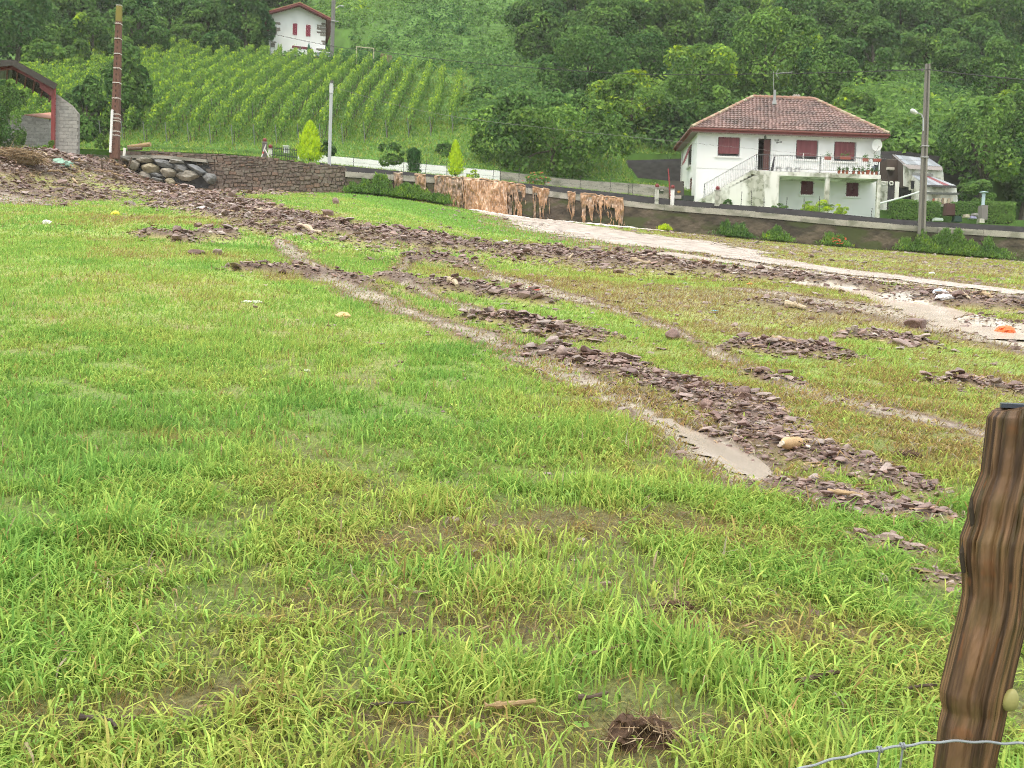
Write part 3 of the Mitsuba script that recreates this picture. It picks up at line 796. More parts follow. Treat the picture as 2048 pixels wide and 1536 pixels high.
for i, (u, v, ru, rv, t, l) in enumerate([(748, 372, 40, 22, .40, 'dark weedy bush against the wall beside the stone wall corner'), (815, 384, 50, 16, .46, 'low weeds under the small left trickles'), (880, 385, 20, 16, .38, 'fern clump left of the wide orange cascade'), (715, 380, 26, 14, .42, 'low weeds at the right end of the stone wall'),
                                          (1470, 462, 34, 18, .24, 'dark growth hanging on the mossy wall'), (1555, 473, 26, 13, .42, 'green weeds at the wall foot left of the red flowers'), (1672, 482, 24, 14, .44, 'weeds with red flowers at the wall foot'),
                                          (1835, 482, 38, 20, .44, 'tall weeds around the foot of the lamp post'), (1905, 492, 52, 24, .42, 'tall weeds right of the lamp post'), (1965, 498, 50, 22, .40, 'weeds at the right end of the mossy wall'), (1330, 448, 10, 5, .8, 'small bright weed where the mossy wall meets the flood')]):
    r = np.random.default_rng(230 + i)
    ru = ru * .9
    k = thing('weed_clump', l, 'weeds', 'weed clumps at the foot of the road wall')
    n = int(1300 + ru * rv * 3.2)
    a_, b_ = r.normal(0, .48, n), r.uniform(0, 1, n)
    s = YW / FPX
    c = P(u, v + rv, YW - .55)
    x = c[0] + a_ * ru * s
    hgt = 2.1 * rv * s * np.exp(-.7 * a_ ** 2) * (.12 + 1.25 * meshkit.fbm(np.stack([x * 2.6, x * 0, x * 0 + i], 1), 3, 3))
    pos = np.stack([x, YW - .15 - r.uniform(0, .85, n) * (1 - .6 * b_), BASE(x) + b_ * hgt], 1)
    d = r.normal(0, .45, (n, 3)) + [0, -.3, 1]
    d /= np.linalg.norm(d, axis=1, keepdims=True)
    w_ = np.cross(d, r.normal(size=(n, 3)))
    w_ /= np.linalg.norm(w_, axis=1, keepdims=True)
    L = r.uniform(.07, .26, n)[:, None]
    V = np.stack([pos, pos + d * L * .5 + w_ * L * .13, pos + d * L, pos + d * L * .5 - w_ * L * .13], 1).reshape(-1, 3)
    q = np.arange(n)[:, None] * 4
    tn = np.clip(t + .20 + .40 * (meshkit.noise(pos * 3) - .5) + r.normal(0, .08, n), 0, 1)
    part(k, 'foliage', (V, np.vstack([q + [0, 1, 2], q + [0, 2, 3]])), 'leafage', uv=np.repeat(np.stack([tn, np.clip(r.normal(.55, .12, n), .2, 1)], 1), 4, 0))
r = np.random.default_rng(5)
for parent, n, col, sz, (u, v, ru, rv), y in (('shrub_003', 26, (.75, .10, .09), .05, (1073, 358, 28, 15), 65.0), ('weed_clump_006', 22, (.7, .10, .04), .05, (1680, 480, 16, 8), YW - 1.1)):
    ms = []
    for _ in range(n):
        a = r.uniform(-1, 1, 2)
        c = P(u + a[0] * ru, v + a[1] * rv * np.sqrt(max(0, 1 - a[0] ** 2)), y - r.uniform(0, .3))
        ms.append(shift((STONES[_ % 9][0] * sz, STONES[_ % 9][1]), c))
    part(parent, 'blossom', join(*ms), flat(col, .6), kind='stuff')


def conifer(label, u, vt, vb, w, y, tone, blunt, n, seed, bark=True):
    """An upright clipped or flame shaped conifer of feathery sprays."""
    r = np.random.default_rng(seed)
    top, bot = P(u, vt, y), P(u, vb, y)
    h, R = top[2] - bot[2], w * y / FPX / 2
    t = r.uniform(0, 1, n) ** .8
    prof = (np.minimum(1, t * 5 + .55) * (1 - t ** 1.5) ** .75) if not blunt else np.minimum(1, (1 - t) * 9) * (.86 + .14 * t)
    a = r.uniform(0, 2 * np.pi, n)
    lob = 1 + .16 * np.sin(a * 5 + t * 9 + seed) + .16 * np.sin(a * 9 - t * 23) + .5 * (meshkit.noise(np.stack([np.cos(a) * 3, np.sin(a) * 3, t * 12], 1), seed) - .5)
    rr = R * prof * lob * r.uniform(.55, 1.16, n)
    pos = np.stack([bot[0] + (top[0] - bot[0]) * t + rr * np.cos(a), y + rr * np.sin(a), bot[2] + h * t], 1)
    nr = np.stack([np.cos(a), np.sin(a), .25 + 0 * a], 1)
    d = np.stack([np.cos(a) * .35, np.sin(a) * .35, 1 + 0 * a], 1) + r.normal(0, .22, (n, 3))
    d /= np.linalg.norm(d, axis=1, keepdims=True)
    b = np.cross(nr, d)
    b /= np.linalg.norm(b, axis=1, keepdims=True)
    L = (.16 * r.uniform(.7, 1.4, n))[:, None] * h / 2.2
    V = np.stack([pos - b * L * .25, pos + b * L * .25, pos + d * L], 1).reshape(-1, 3)
    k = thing('conifer', label, 'conifer')
    uv = np.repeat(np.stack([np.clip(tone + r.normal(.05 if tone > .5 else 0, .07, n), 0, 1), np.clip(r.normal(.72 if tone > .5 else .6, .14, n), .2, 1.1)], 1), 3, 0)
    part(k, 'foliage', (V, np.arange(3 * n).reshape(-1, 3)), 'leafage', uv=uv)
    part(k, 'trunk', tube([bot - [0, 0, .3], bot + (top - bot) * .8], [.09, .02], 6), 'bark')


conifer('broad golden conifer left of the grey steel post', 620, 246, 322, 50, 67, .93, False, 5200, 1)
conifer('slim golden conifer in front of the big round tree', 911, 284, 350, 29, 66.5, .93, False, 3800, 2)
conifer('dark green flat topped column conifer before the white wall', 828, 298, 347, 25, 66.5, .18, True, 3800, 3)


def hedge(label, u0, v0, u1, v1, y, tone, n, seed, depth=.8):
    r = np.random.default_rng(seed)
    a, b = P(u0, v1, y), P(u1, v0, y)
    x0, x1, z0, z1 = a[0], b[0], a[2], b[2]
    q = r.uniform(0, 1, (n, 3))
    f = r.integers(0, 4, n)
    pos = np.stack([x0 + (x1 - x0) * q[:, 0], y + depth * q[:, 1], z0 + (z1 - z0) * q[:, 2]], 1)
    pos[f <= 1, 1] = y
    pos[f == 2, 2] = z1
    pos[f == 3, 0] = np.where(q[f == 3, 0] < .5, x0, x1)
    pos += r.normal(0, .05, pos.shape) + .12 * (meshkit.noise(pos * 2.5)[:, None] - .5)
    nr = np.where((f <= 1)[:, None], [0, -1, .3], np.where((f == 2)[:, None], [0, 0, 1], [1, 0, .2])) + r.normal(0, .4, (n, 3))
    V, Fc = leaves(pos, nr, .11, r)
    k = thing('hedge', label, 'hedge', 'clipped hedges beside the lamp post')
    part(k, 'foliage', (V, Fc), 'leafage', uv=np.repeat(np.stack([np.clip(tone + r.normal(0, .09, n), 0, 1), np.clip(r.normal(.55, .12, n), .2, 1)], 1), 4, 0))
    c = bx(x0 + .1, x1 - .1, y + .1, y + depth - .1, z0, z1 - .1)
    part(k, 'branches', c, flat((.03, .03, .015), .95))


hedge('clipped hedge left of the lamp post', 1786, 402, 1838, 436, 66.5, .58, 3200, 1)
hedge('short clipped hedge just right of the lamp post', 1851, 405, 1880, 438, 66.5, .52, 1800, 2)
hedge('low hedge behind the garden rubbish', 1906, 406, 1958, 430, 67.5, .50, 2400, 3)
hedge('clipped hedge right of the smoke pipe', 1972, 406, 2030, 444, 66.5, .62, 3400, 4)

# ------------------------------------------------------------------ vineyard
def vine_row(i, b, t, label):
    r = np.random.default_rng(400 + i)
    k = thing('vine_row', label, 'vine row', 'trellised vine rows of the hillside vineyard')
    L = np.linalg.norm((t - b)[:2])
    n = int(L * 105)
    s = r.uniform(0, 1, n)
    side = np.array([(t - b)[1], -(t - b)[0]]) / L
    wob = .28 * (meshkit.noise(np.stack([s * L * .8, s * 0 + i * 7, s * 0], 1)) - .5)
    hgt = 1.0 + .55 * meshkit.noise(np.stack([s * L * 1.1, s * 0 + i * 3, s * 0 + 5], 1))
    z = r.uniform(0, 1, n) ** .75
    wid = .23 * (1 - .5 * z)
    off = r.choice([-1, 1], n) * wid * r.uniform(.55, 1.1, n) + wob
    x = b[0] + (t - b)[0] * s + side[0] * off
    y = b[1] + (t - b)[1] * s + side[1] * off
    zz = H(x, y) + .42 + z * hgt
    whip = r.uniform(0, 1, n) < .05
    zz = zz + whip * r.uniform(0, .35, n)
    pos = np.stack([x, y, zz], 1)
    nr = np.stack([side[0] * np.sign(off), side[1] * np.sign(off) - .2, .55 + 0 * off], 1) + r.normal(0, .5, (n, 3))
    V, Fc = leaves(pos, nr, .20, r, .8, .15)
    tn = np.clip(.50 + .30 * z + r.normal(0, .09, n), 0, 1)  # lit row tops and shaded lower sides put into the leaf tone
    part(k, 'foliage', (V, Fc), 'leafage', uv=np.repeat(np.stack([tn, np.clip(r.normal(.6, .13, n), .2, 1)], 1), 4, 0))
    ms = []
    for j in np.arange(.4, L, 1.15):
        p = b + (t - b) * (j / L)
        z0 = float(H(p[0], p[1]))
        ms.append(tube([[p[0], p[1], z0 - .1], [p[0] + r.normal(0, .05), p[1], z0 + .4], [p[0] + r.normal(0, .1), p[1], z0 + .8]], [.035, .03, .02], 5, False))
    part(k, 'vine_trunk', join(*ms), 'bark', kind='stuff')
    for j in ([0.0] + list(np.arange(6, L, 6.5))):
        p = b + (t - b) * (j / L)
        z0 = float(H(p[0], p[1]))
        lean = .12 if j == 0 else .0
        part(k, 'stake', tube([[p[0], p[1], z0 - .1], [p[0] - lean, p[1] - lean, z0 + 1.3]], .024, 6), flat((.17, .18, .19), .6))


NR = 25
ends = ['vine row ending below the utility pole of the hilltop house', 'vine row ending below the white car', 'vine row ending below the shuttered window of the hilltop house', 'vine row ending at the middle of the dark terrace wall', 'vine row ending at the left end of the dark terrace wall',
        'vine row ending at the left corner of the hilltop house', 'vine row ending under the drooping dark conifer', 'vine row just left of the one under the conifer'] + [f'{q} vine row from the left edge of the vineyard' for q in ('ninth', 'eighth', 'seventh', 'sixth', 'fifth', 'fourth', 'third', 'second', 'first')]
for i in range(NR):                              # i = 0 is the right-hand row
    ub, vb = 906 - 44.0 * i, np.interp(906 - 44.0 * i, [-150, 200, 480, 700, 906], [268, 282, 291, 288, 268])
    ut, vt = 918 - 29.6 * i, np.interp(918 - 29.6 * i, [200, 290, 400, 540, 640, 760, 918], [112, 100, 108, 124, 135, 142, 172])
    b = hill_at(ub, vb)
    if b[0] < -33:                               # rows whose lower end lies outside the frame start at the frame
        pass
    names = ['right hand end row of the vineyard beside the light green tree', 'second vine row from the right end of the vineyard', 'third vine row from the right end', 'fourth vine row from the right end', 'fifth vine row from the right end', 'sixth vine row from the right end', 'vine row starting right behind the grey steel post', 'vine row starting behind the broad golden conifer']
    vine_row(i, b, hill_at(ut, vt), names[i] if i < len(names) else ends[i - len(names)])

# bracken and bramble cover of the open slopes
r = np.random.default_rng(11)
n = 17000
x, y = r.uniform(-62, 80, n), 77.3 + 120 * r.uniform(0, 1, n) ** 1.5
inv = np.zeros(n, bool)
vb0, vb1, vt1, vt0 = hill_at(935, 262), hill_at(270, 292), hill_at(250, 95), hill_at(945, 160)
import shapely
inv = shapely.contains_xy(shapely.Polygon([vb0[:2], (-60, vb1[1] - 1), (-60, vt1[1] + 3), vt1[:2] + [0, .5], vt0[:2] + [1, 1]]), x, y)
hs = (np.abs(x - P(600, 100, 117)[0]) < 5) & (np.abs(y - 116.5) < 6)
keep = ~inv & ~hs
x, y = x[keep], y[keep]
patch = meshkit.fbm(np.stack([x * .10, y * .10, x * 0], 1), 3, 41)
rowl = .5 + .5 * np.sin(y * 1.25 + 2 * meshkit.noise(np.stack([x * .05, y * .05, x * 0], 1)))
m = 11
hh = (.5 + 1.5 * np.clip(patch - .3, 0, 1)) * (.5 + .8 * rowl)
ex = r.normal(size=(len(x), m, 3)) * np.stack([.55 + 0 * x, .55 + 0 * x, .34 + 0 * x], 1)[:, None]
pos = np.stack([x, y, H(x, y) + hh * .6], 1)[:, None] + ex
nr = ex + [0, -.3, .8] + r.normal(0, .4, ex.shape)
V, Fc = leaves(pos.reshape(-1, 3), nr.reshape(-1, 3), .54, r, .5)
tn = np.clip(.40 + .8 * (patch - .5) + .12 * rowl, 0, 1)
tn = np.repeat(tn, m) + r.normal(0, .08, len(x) * m)
struct('bracken', (V, Fc), 'leafage', uv=np.repeat(np.stack([np.clip(tn, 0, 1), np.clip(r.normal(.55, .13, len(tn)), .2, 1)], 1), 4, 0), kind='stuff', label='bracken and brambles covering the open hillside')

# grass of the vineyard floor and the garden strips
r = np.random.default_rng(12)
n = 105000
x, y = r.uniform(-42, 22, n), np.concatenate([r.uniform(64.2, 78, n - 50000), r.uniform(76, 112, 50000)])
g1 = y < 70
z = np.where(g1, np.interp(y, [64, 70], [0, 1]) * (np.minimum(WHITE(x) - .75, DARK(x) + .6) - DARK(x) + .12) + DARK(x) - .12, H(x, np.maximum(y, 70.2)))
keep = ~(g1 & (x > P(1300, 400, 67)[0])) & ~((y > 69.8) & (y < 70.3))
x, y, z = x[keep], y[keep], z[keep]
n = len(x)
a = r.uniform(0, np.pi, n)
L = r.uniform(.10, .30, n)
b = np.stack([np.cos(a), np.sin(a), 0 * a], 1) * .05
pos = np.stack([x, y, z], 1)
V = np.stack([pos - b, pos + b, pos + np.stack([r.normal(0, .12, n), r.normal(0, .12, n), L], 1)], 1).reshape(-1, 3)
struct('rough_grass', (V, np.arange(3 * n).reshape(-1, 3)), 'grass_blade', uv=np.repeat(np.stack([np.clip(.22 + r.normal(0, .16, n), 0, 1), np.clip(r.normal(.5, .1, n) - .16 * (y > 77), .1, 1)], 1), 3, 0), kind='stuff', label='rough grass on the vineyard floor and behind the low dark wall')  # vineyard floor darkened in colour, painted shade for the gaps between rows

# ------------------------------------------------------------------ the two storey house
def R(u0, u1, v0, v1, y):
    um, vm = (u0 + u1) / 2, (v0 + v1) / 2
    return P(u0, vm, y)[0], P(u1, vm, y)[0], P(um, v1, y)[2], P(um, v0, y)[2]


YH, YB = 68.5, 66.8
house = thing('house', 'white two storey house with a hipped tile roof, red blinds and an outside stair', 'house')
hx0, hx1 = P(1393, 330, YH)[0], P(1759, 350, YH)[0]
zt, zb = P(1576, 266, YH)[2], P(1760, 440, YH)[2] - .4
WINS = [R(1435.6, 1480, 274, 313, YH), R(1592, 1636.5, 280, 319, YH), R(1668, 1712.7, 283.5, 323, YH)]
DOOR = R(1516, 1541.5, 277, 340, YH)
LOWW = [R(1602, 1626.5, 361, 389.5, YH), R(1692.5, 1717, 365, 393, YH)]
holes = [rect(w[0], w[1], w[2], w[3]) for w in WINS + [DOOR] + LOWW]
part(house, 'front_wall', shift(holed(rect(hx0, hx1, zb, zt), holes, .24), [0, YH, 0]), 'render_white')
LW = (YH + 2.2, YH + 3.4, P(1379, 305, YH + 2)[2] - .75, P(1379, 300, YH + 2)[2] + .45)
yd = YH + 6.0
lwall = holed(rect(0.24, 6.0, zb, zt), [rect(LW[0] - YH, LW[1] - YH, LW[2], LW[3]), rect(1.6, 2.5, zb + .6, zb + 2.9)], .24)
V = lwall[0]
lwall = (np.stack([hx0 + V[:, 1], YH + V[:, 0], V[:, 2]], 1), lwall[1][:, ::-1])
part(house, 'side_wall', lwall, 'render_white')
part(house, 'side_wall', bx(hx1 - .24, hx1, YH + .24, yd, zb, zt), 'render_white')
part(house, 'back_wall', bx(hx0 + .24, hx1 - .24, yd - .24, yd, zb, zt), 'render_white')
zf = P(1576, 342, YH)[2]
part(house, 'floor', bx(hx0 + .24, hx1 - .24, YH + .24, yd - .24, zf - .2, zf), 'concrete')
part(house, 'band', bx(hx0 - .02, hx1, YH - .02, YH - .002, zf - .03, zf), flat((.55, .55, .55)), label='thin grey string course at floor level')
BL, SH, GL, RED = flat((.20, .07, .08), .8), flat((.10, .018, .03), .6), flat((.03, .035, .04), .15), flat((.20, .045, .045), .5)
scene['glass'] = {'type': 'thindielectric', 'int_ior': 1.5}


def blindmat():
    return pmat('blind_cloth', lambda p, n, uv: mi.Color3f(.205, .068, .080) * (.75 + .5 * noise(p.x * 14, p.z * .8, 0)), .85)


blindmat()
for i, w in enumerate(WINS):
    k = num(house + '__window')
    x0, x1, z0, z1 = w
    lab(k, ['red blind window left of the entrance door', 'red blind window right of the entrance door', 'red blind window nearest the satellite dish'][i])
    part_ = lambda nm, m, mat, **q: part(k, nm, m, mat, **q)
    part_('frame', join(bx(x0, x0 + .06, YH + .16, YH + .23, z0, z1), bx(x1 - .06, x1, YH + .16, YH + .23, z0, z1), bx(x0 + .06, x1 - .06, YH + .16, YH + .23, z0, z0 + .06), bx(x0 + .06, x1 - .06, YH + .16, YH + .23, z1 - .06, z1)), flat((.5, .5, .5)))
    part_('pane', grid(np.array([[x0 + .06, x1 - .06]] * 2), np.full((2, 2), YH + .2), np.array([[z0 + .06] * 2, [z1 - .06] * 2])), 'glass')
    part_('backdrop', bx(x0, x1, YH + .245, YH + .26, z0, z1), flat((.02, .02, .02), .9))
    xx, zz = np.meshgrid(np.linspace(x0 + .04, x1 - .05 - .03 * i, 24), np.linspace(z0 + .20, z1 - .02, 12))
    bulge = .04 + .05 * np.sin((zz - z0) / (z1 - z0) * 2.6) + .012 * np.sin(xx * 19 + i)
    g_ = grid(xx, YH + .10 - bulge, zz)
    part_('blind', join(g_, bx(x0 + .04, x1 - .08, YH + .02, YH + .05, z0 + .17, z0 + .2)), 'blind_cloth', smooth=30)
    part_('sill', bx(x0 - .16, x1 + .12, YH - .10, YH + .16, z0 - .09, z0 - .002), flat((.78, .79, .78)))
for i, w in enumerate(LOWW):
    k = num(house + '__window')
    lab(k, ['shuttered ground floor window left of the porch pillar', 'shuttered ground floor window right of the porch pillar'][i])
    x0, x1, z0, z1 = w
    xm = (x0 + x1) / 2
    for a, b in ((x0 + .01, xm - .006), (xm + .006, x1 - .01)):
        s = num(k + '__shutter')
        ms = [bx(a + (b - a) * q / 4 + .004, a + (b - a) * (q + 1) / 4 - .004, YH + .02, YH + .05, z0 + .01, z1 - .01) for q in range(4)]
        put(s, join(*ms, bx(a, b, YH, YH + .02, z0 + .12, z0 + .2), bx(a, b, YH, YH + .02, z1 - .2, z1 - .12)), SH)
    part(k, 'hinge', join(*[bx(xx - .06, xx + .06, YH - .02, YH + .0, zz, zz + .035) for xx in (x0, x1) for zz in (z0 + .14, z1 - .18)]), flat((.05, .03, .03)))
    part(k, 'sill', bx(x0 - .14, x1 + .14, YH - .12, YH + .2, z0 - .11, z0 - .005), flat((.78, .79, .78)))
k = lab(num(house + '__door'), 'dark entrance doorway with the reddish door leaf standing ajar')
x0, x1, z0, z1 = DOOR
part(k, 'hall', join(bx(x0 - .1, x1 + .1, YH + 1.4, YH + 1.45, z0, z1), bx(x0 - .12, x0 - .1, YH + .25, YH + 1.4, z0, z1), bx(x1 + .1, x1 + .12, YH + .25, YH + 1.4, z0, z1)), flat((.04, .035, .03)))
part(k, 'leaf', join(bx(x1 - .42, x1 - .03, YH + .12, YH + .17, z0 + .02, z1 - .05), bx(x1 - .36, x1 - .09, YH + .10, YH + .12, z0 + .2, z0 + .8)), flat((.10, .035, .03), .5))
part(k, 'frame', join(bx(x0, x0 + .05, YH + .1, YH + .2, z0, z1), bx(x0 + .05, x1, YH + .1, YH + .2, z1 - .05, z1)), flat((.06, .05, .04)))
k = lab(num(house + '__window'), 'side wall window with a red awning blind pushed out')
xw = hx0
part(k, 'blind', hexa([[xw - .42, LW[0], LW[2] + .15], [xw - .40, LW[0], LW[2] + .15], [xw - .40, LW[1], LW[2] + .15], [xw - .42, LW[1], LW[2] + .15], [xw, LW[0], LW[3]], [xw + .02, LW[0], LW[3]], [xw + .02, LW[1], LW[3]], [xw, LW[1], LW[3]]]), 'blind_cloth')
part(k, 'pane', bx(xw + .14, xw + .16, LW[0], LW[1], LW[2], LW[3]), GL)
part(k, 'sill', bx(xw - .12, xw + .1, LW[0] - .1, LW[1] + .1, LW[2] - .1, LW[2] - .003), flat((.7, .7, .7)))
k = num(house + '__door')
part(k, 'leaf', bx(xw + .05, xw + .10, YH + 1.6, YH + 2.5, zb + .6, zb + 2.9), SH, label='red side door')
part(house, 'downpipe', tube([[hx0 - .06, yd - .1, zb], [hx0 - .06, yd - .1, zt - .1]], .05, 6), flat((.6, .6, .6)))
# house name in wrought iron strokes: two short illegible lines
for i, (u0, v0, u1, n_) in enumerate(((1549, 281, 1558, 9), (1552.5, 285, 1564, 11))):
    a, b = P(u0, v0, YH - .02), P(u1, v0 - 1.2, YH - .02)
    tt = np.linspace(0, 1, n_ * 8)
    q = a + (b - a) * tt[:, None]
    q[:, 2] += .055 * np.sin(tt * n_ * 3.1) * (.6 + .4 * np.sin(tt * 9))
    q[:, 0] += .02 * np.cos(tt * n_ * 3.1)
    part(house, 'lettering', tube(q, .012, 5), flat((.05, .05, .05)), label='wrought iron house name in joined script')
part(house, 'porch_lamp', join(tube([P(1530.5, 266, YH - .05), P(1530.5, 271, YH - .12)], .015, 5), shift(lathe([(0, -.14), (.08, -.08), (.07, .06), (.02, .12)], 8), P(1530.5, 274.5, YH - .14))), flat((.10, .12, .10)))

# roof
ye, yr, yk = YH - .55, 71.55, yd + .55
ex0, ex1 = P(1384, 254, ye)[0], P(1778, 272, ye)[0]
ze = P(1581, 262, ye)[2]
rx0, rx1 = P(1506, 194, yr)[0], P(1627, 200, yr)[0]
zr = P(1566, 197, yr)[2]
roof = num(house + '__roof')
c4 = [np.array(q) for q in ([ex0, ye, ze], [ex1, ye, ze], [ex1, yk, ze], [ex0, yk, ze])]
ra, rb = np.array([rx0, yr, zr]), np.array([rx1, yr, zr])
V = np.array(c4 + [ra, rb])
part(roof, 'slope', (V - [0, 0, .06], np.array([[0, 1, 5], [0, 5, 4], [1, 2, 5], [2, 3, 4], [2, 4, 5], [3, 0, 4]])), flat((.12, .06, .05), .9))


def tiles(e0, e1, t0, t1, rows, out, r):
    """Curved tiles in courses between the eave e0-e1 and the top t0-t1; out is the slope's normal."""
    Vs, Fs, Us, n0 = [], [], [], 0
    along = (e1 - e0) / np.linalg.norm(e1 - e0)
    pitch = .235
    for k in range(rows):
        s0, s1 = k / rows, min((k + 1.15) / rows, 1)
        l0, r0 = e0 + (t0 - e0) * s0, e1 + (t1 - e1) * s0
        up = ((t0 + t1) / 2 - (e0 + e1) / 2)
        upd = up - along * (up @ along)
        w = np.linalg.norm(r0 - l0)
        m = max(1, int(w / pitch))
        for j in range(m):
            o = l0 + along * (w * (j + .5) / m)
            hw = w / m / 2
            q = np.linspace(-1, 1, 5)
            arch = np.array([0, .032, .052, .032, 0])
            dz = r.normal(0, .006)
            lo = [o + along * hw * a + out * (.078 + h + dz) for a, h in zip(q, arch)]
            hi = [o + along * hw * a * .96 + upd * (s1 - s0) + out * (.012 + h + dz) for a, h in zip(q, arch)]
            lp = [o + along * hw * a + out * (.005 + h * .5) for a, h in zip(q, arch)]
            Vs += lp + lo + hi
            for b in range(4):
                for c_ in (0, 5):
                    a0 = n0 + c_ + b
                    Fs += [[a0, a0 + 1, a0 + 6], [a0, a0 + 6, a0 + 5]]
            Us += [[np.clip(r.normal(.5, .17), 0, 1), .5]] * 15
            n0 += 15
    return (np.array(Vs), np.array(Fs)), np.array(Us)


r = np.random.default_rng(8)
nf = np.array([0, -(zr - ze), yr - ye])
nf /= np.linalg.norm(nf)
m, uv = tiles(c4[0], c4[1], ra, rb, 16, nf, r)
part(roof, 'tiles', m, 'roof_tile', uv=uv, kind='stuff', label='courses of curved tiles on the front slope')
nl = np.array([-(zr - ze), 0, rx0 - ex0])
nl /= np.linalg.norm(nl)
m, uv = tiles(c4[3], c4[0], ra, ra, 16, nl, r)
part(roof, 'tiles', m, 'roof_tile', uv=uv, kind='stuff')
nr_ = np.array([zr - ze, 0, ex1 - rx1])
nr_ /= np.linalg.norm(nr_)
m, uv = tiles(c4[1], c4[2], rb, rb, 16, nr_, r)
part(roof, 'tiles', m, 'roof_tile', uv=uv, kind='stuff')
CAPC = [flat((.45, .40, .27)), flat((.40, .30, .20)), flat((.36, .22, .16))]
for a, b in ((c4[0], ra), (c4[1], rb), (ra, rb)):
    L = np.linalg.norm(b - a)
    nn = int(L / .36)
    for j in range(nn):
        p, q = a + (b - a) * (j / nn), a + (b - a) * ((j + 1.1) / nn)
        part(roof, 'ridge_tile', tube([p + [0, 0, .07], q + [0, 0, .05]], [.125, .10], 8), CAPC[(j * 7 + j // 3) % 3 if a is not ra else 2])
fz = .22
part(roof, 'fascia', join(bx(ex0, ex1, ye, ye + .03, ze - fz, ze - .01), bx(ex0, ex0 + .03, ye + .03, yk, ze - fz, ze - .01), bx(ex1 - .03, ex1, ye + .03, yk, ze - fz, ze - .01)), RED)
part(roof, 'gutter', join(tube([[ex0 - .05, ye - .06, ze - .06], [ex1 + .05, ye - .06, ze - .06]], .065, 8), tube([[ex0 - .06, ye, ze - .06], [ex0 - .06, yk, ze - .06]], .065, 8)), flat((.17, .05, .04), .5))
part(roof, 'soffit', bx(ex0 + .03, ex1 - .03, ye + .03, yk - .03, ze - fz + .02, ze - fz + .05), flat((.26, .20, .20)))
part(roof, 'flue', join(tube([P(1549, 206, 70.0), P(1549.5, 180, 70.0)], .085, 10), shift(lathe([(.16, -.22), (.11, .0), (.088, .15)], 10), P(1549, 202, 70.0))), flat((.30, .32, .32), .4))
part(roof, 'vent', join(bx(*(lambda c: (c[0] - .22, c[0] + .22, 71.7, 72.1, c[2] - .4, c[2] + .2))(P(1592, 197, 71.9))), *[tube([P(u, 195, 71.9), P(u, 188, 71.9)], .035, 6) for u in (1588.5, 1593, 1597)]), flat((.40, .38, .34)))

# terrace, stair and rails
bal = num(house + '__terrace')
lab(bal, 'stained concrete terrace on pillars with an iron railing')
bx0, bx1 = P(1508, 346, YB)[0], P(1762, 350, YB)[0]
zs = P(1660, 346.5, YB)[2]
part(bal, 'slab', bx(bx0, bx1, YB, YH - .003, zs - .25, zs), 'render_stained')
a, b = P(1651, 380, YB)[0], P(1659.5, 380, YB)[0]
part(bal, 'pillar', bx(a, b, YB + .04, YB + .30, zb, zs - .252), 'render_stained')
a, b = P(1755, 380, YB)[0], P(1762, 380, YB)[0]
part(bal, 'pillar', bx(a, b, YB + .04, YB + .30, zb, zs - .252), 'render_stained')
xs0 = P(1404, 400, YB)[0]
xe = P(1558, 370, YB)[0]
zfoot = P(1405, 400, YB)[2]
from shapely.geometry import Polygon as _Pg
poly = [(xs0 + .2, zb), (xe, zb), (xe, zs - .252), (bx0 + .35, zs - .252), (bx0 + .02, zs - .30), (xs0 + .2, zfoot + .06)]
part(bal, 'stair_wall', shift(holed(poly, [], .18), [0, YB - .04, 0]), 'render_stained', label='stair side wall streaked with green and black stains')
NS = 14
for i in range(NS):
    xa_, xb_ = xs0 + (bx0 - xs0) * i / NS, xs0 + (bx0 - xs0) * (i + 1) / NS
    zz = zfoot + (zs - zfoot) * (i + 1) / NS
    part(bal, 'step', bx(xa_, xb_ + .04, YB - .06, YH - .3, zz - .22, zz - .004 * (i % 2)), 'render_stained')
part(bal, 'stair_core', bx(bx0 + .06, xe - .01, YB + .141, YH - .01, zb, zs - .256), 'render_stained')
IR = flat((.09, .10, .11), .5)
rail = num(house + '__railing')
yr_ = YB + .05
r0, r1 = P(1513, 310.5, yr_), P(1757, 320.5, yr_)
r0[2] = zs + .98
r1[2] = zs + .98
xr0, xr1 = r0[0], r1[0]
part(rail, 'top_rail', bar([xr0, yr_, zs + .98], [xr1, yr_, zs + .98], .045, .03), IR)
part(rail, 'bottom_rail', bar([xr0, yr_, zs + .17], [xr1, yr_, zs + .17], .04, .02), IR)
for f in (0, .11, .525, 1):
    x = xr0 + (xr1 - xr0) * f
    part(rail, 'post', bar([x, yr_, zs], [x, yr_, zs + 1.0], .045), IR)
nb = 58
for j in range(1, nb):
    x = xr0 + (xr1 - xr0) * j / nb
    part(rail, 'bar', bar([x, yr_, zs + .17], [x, yr_, zs + .97], .014), IR)
rl = num(house + '__stair_railing')
lo, hi = np.array([xs0 + .12, yr_, zfoot + .15]), np.array([xr0, yr_, zs + .17])
part(rl, 'top_rail', bar(lo + [0, 0, .82], hi + [0, 0, .81], .045, .03), IR)
part(rl, 'bottom_rail', bar(lo, hi, .04, .02), IR)
part(rl, 'post', bar(lo - [0, 0, .5], lo + [0, 0, .84], .045), IR)
for j in range(1, 30):
    p = lo + (hi - lo) * j / 30
    part(rl, 'bar', bar(p, p + [0, 0, .80], .014), IR)

# things on the terrace and on the house
TER, LEAFD = flat((.30, .09, .05), .8), flat((.04, .09, .03))


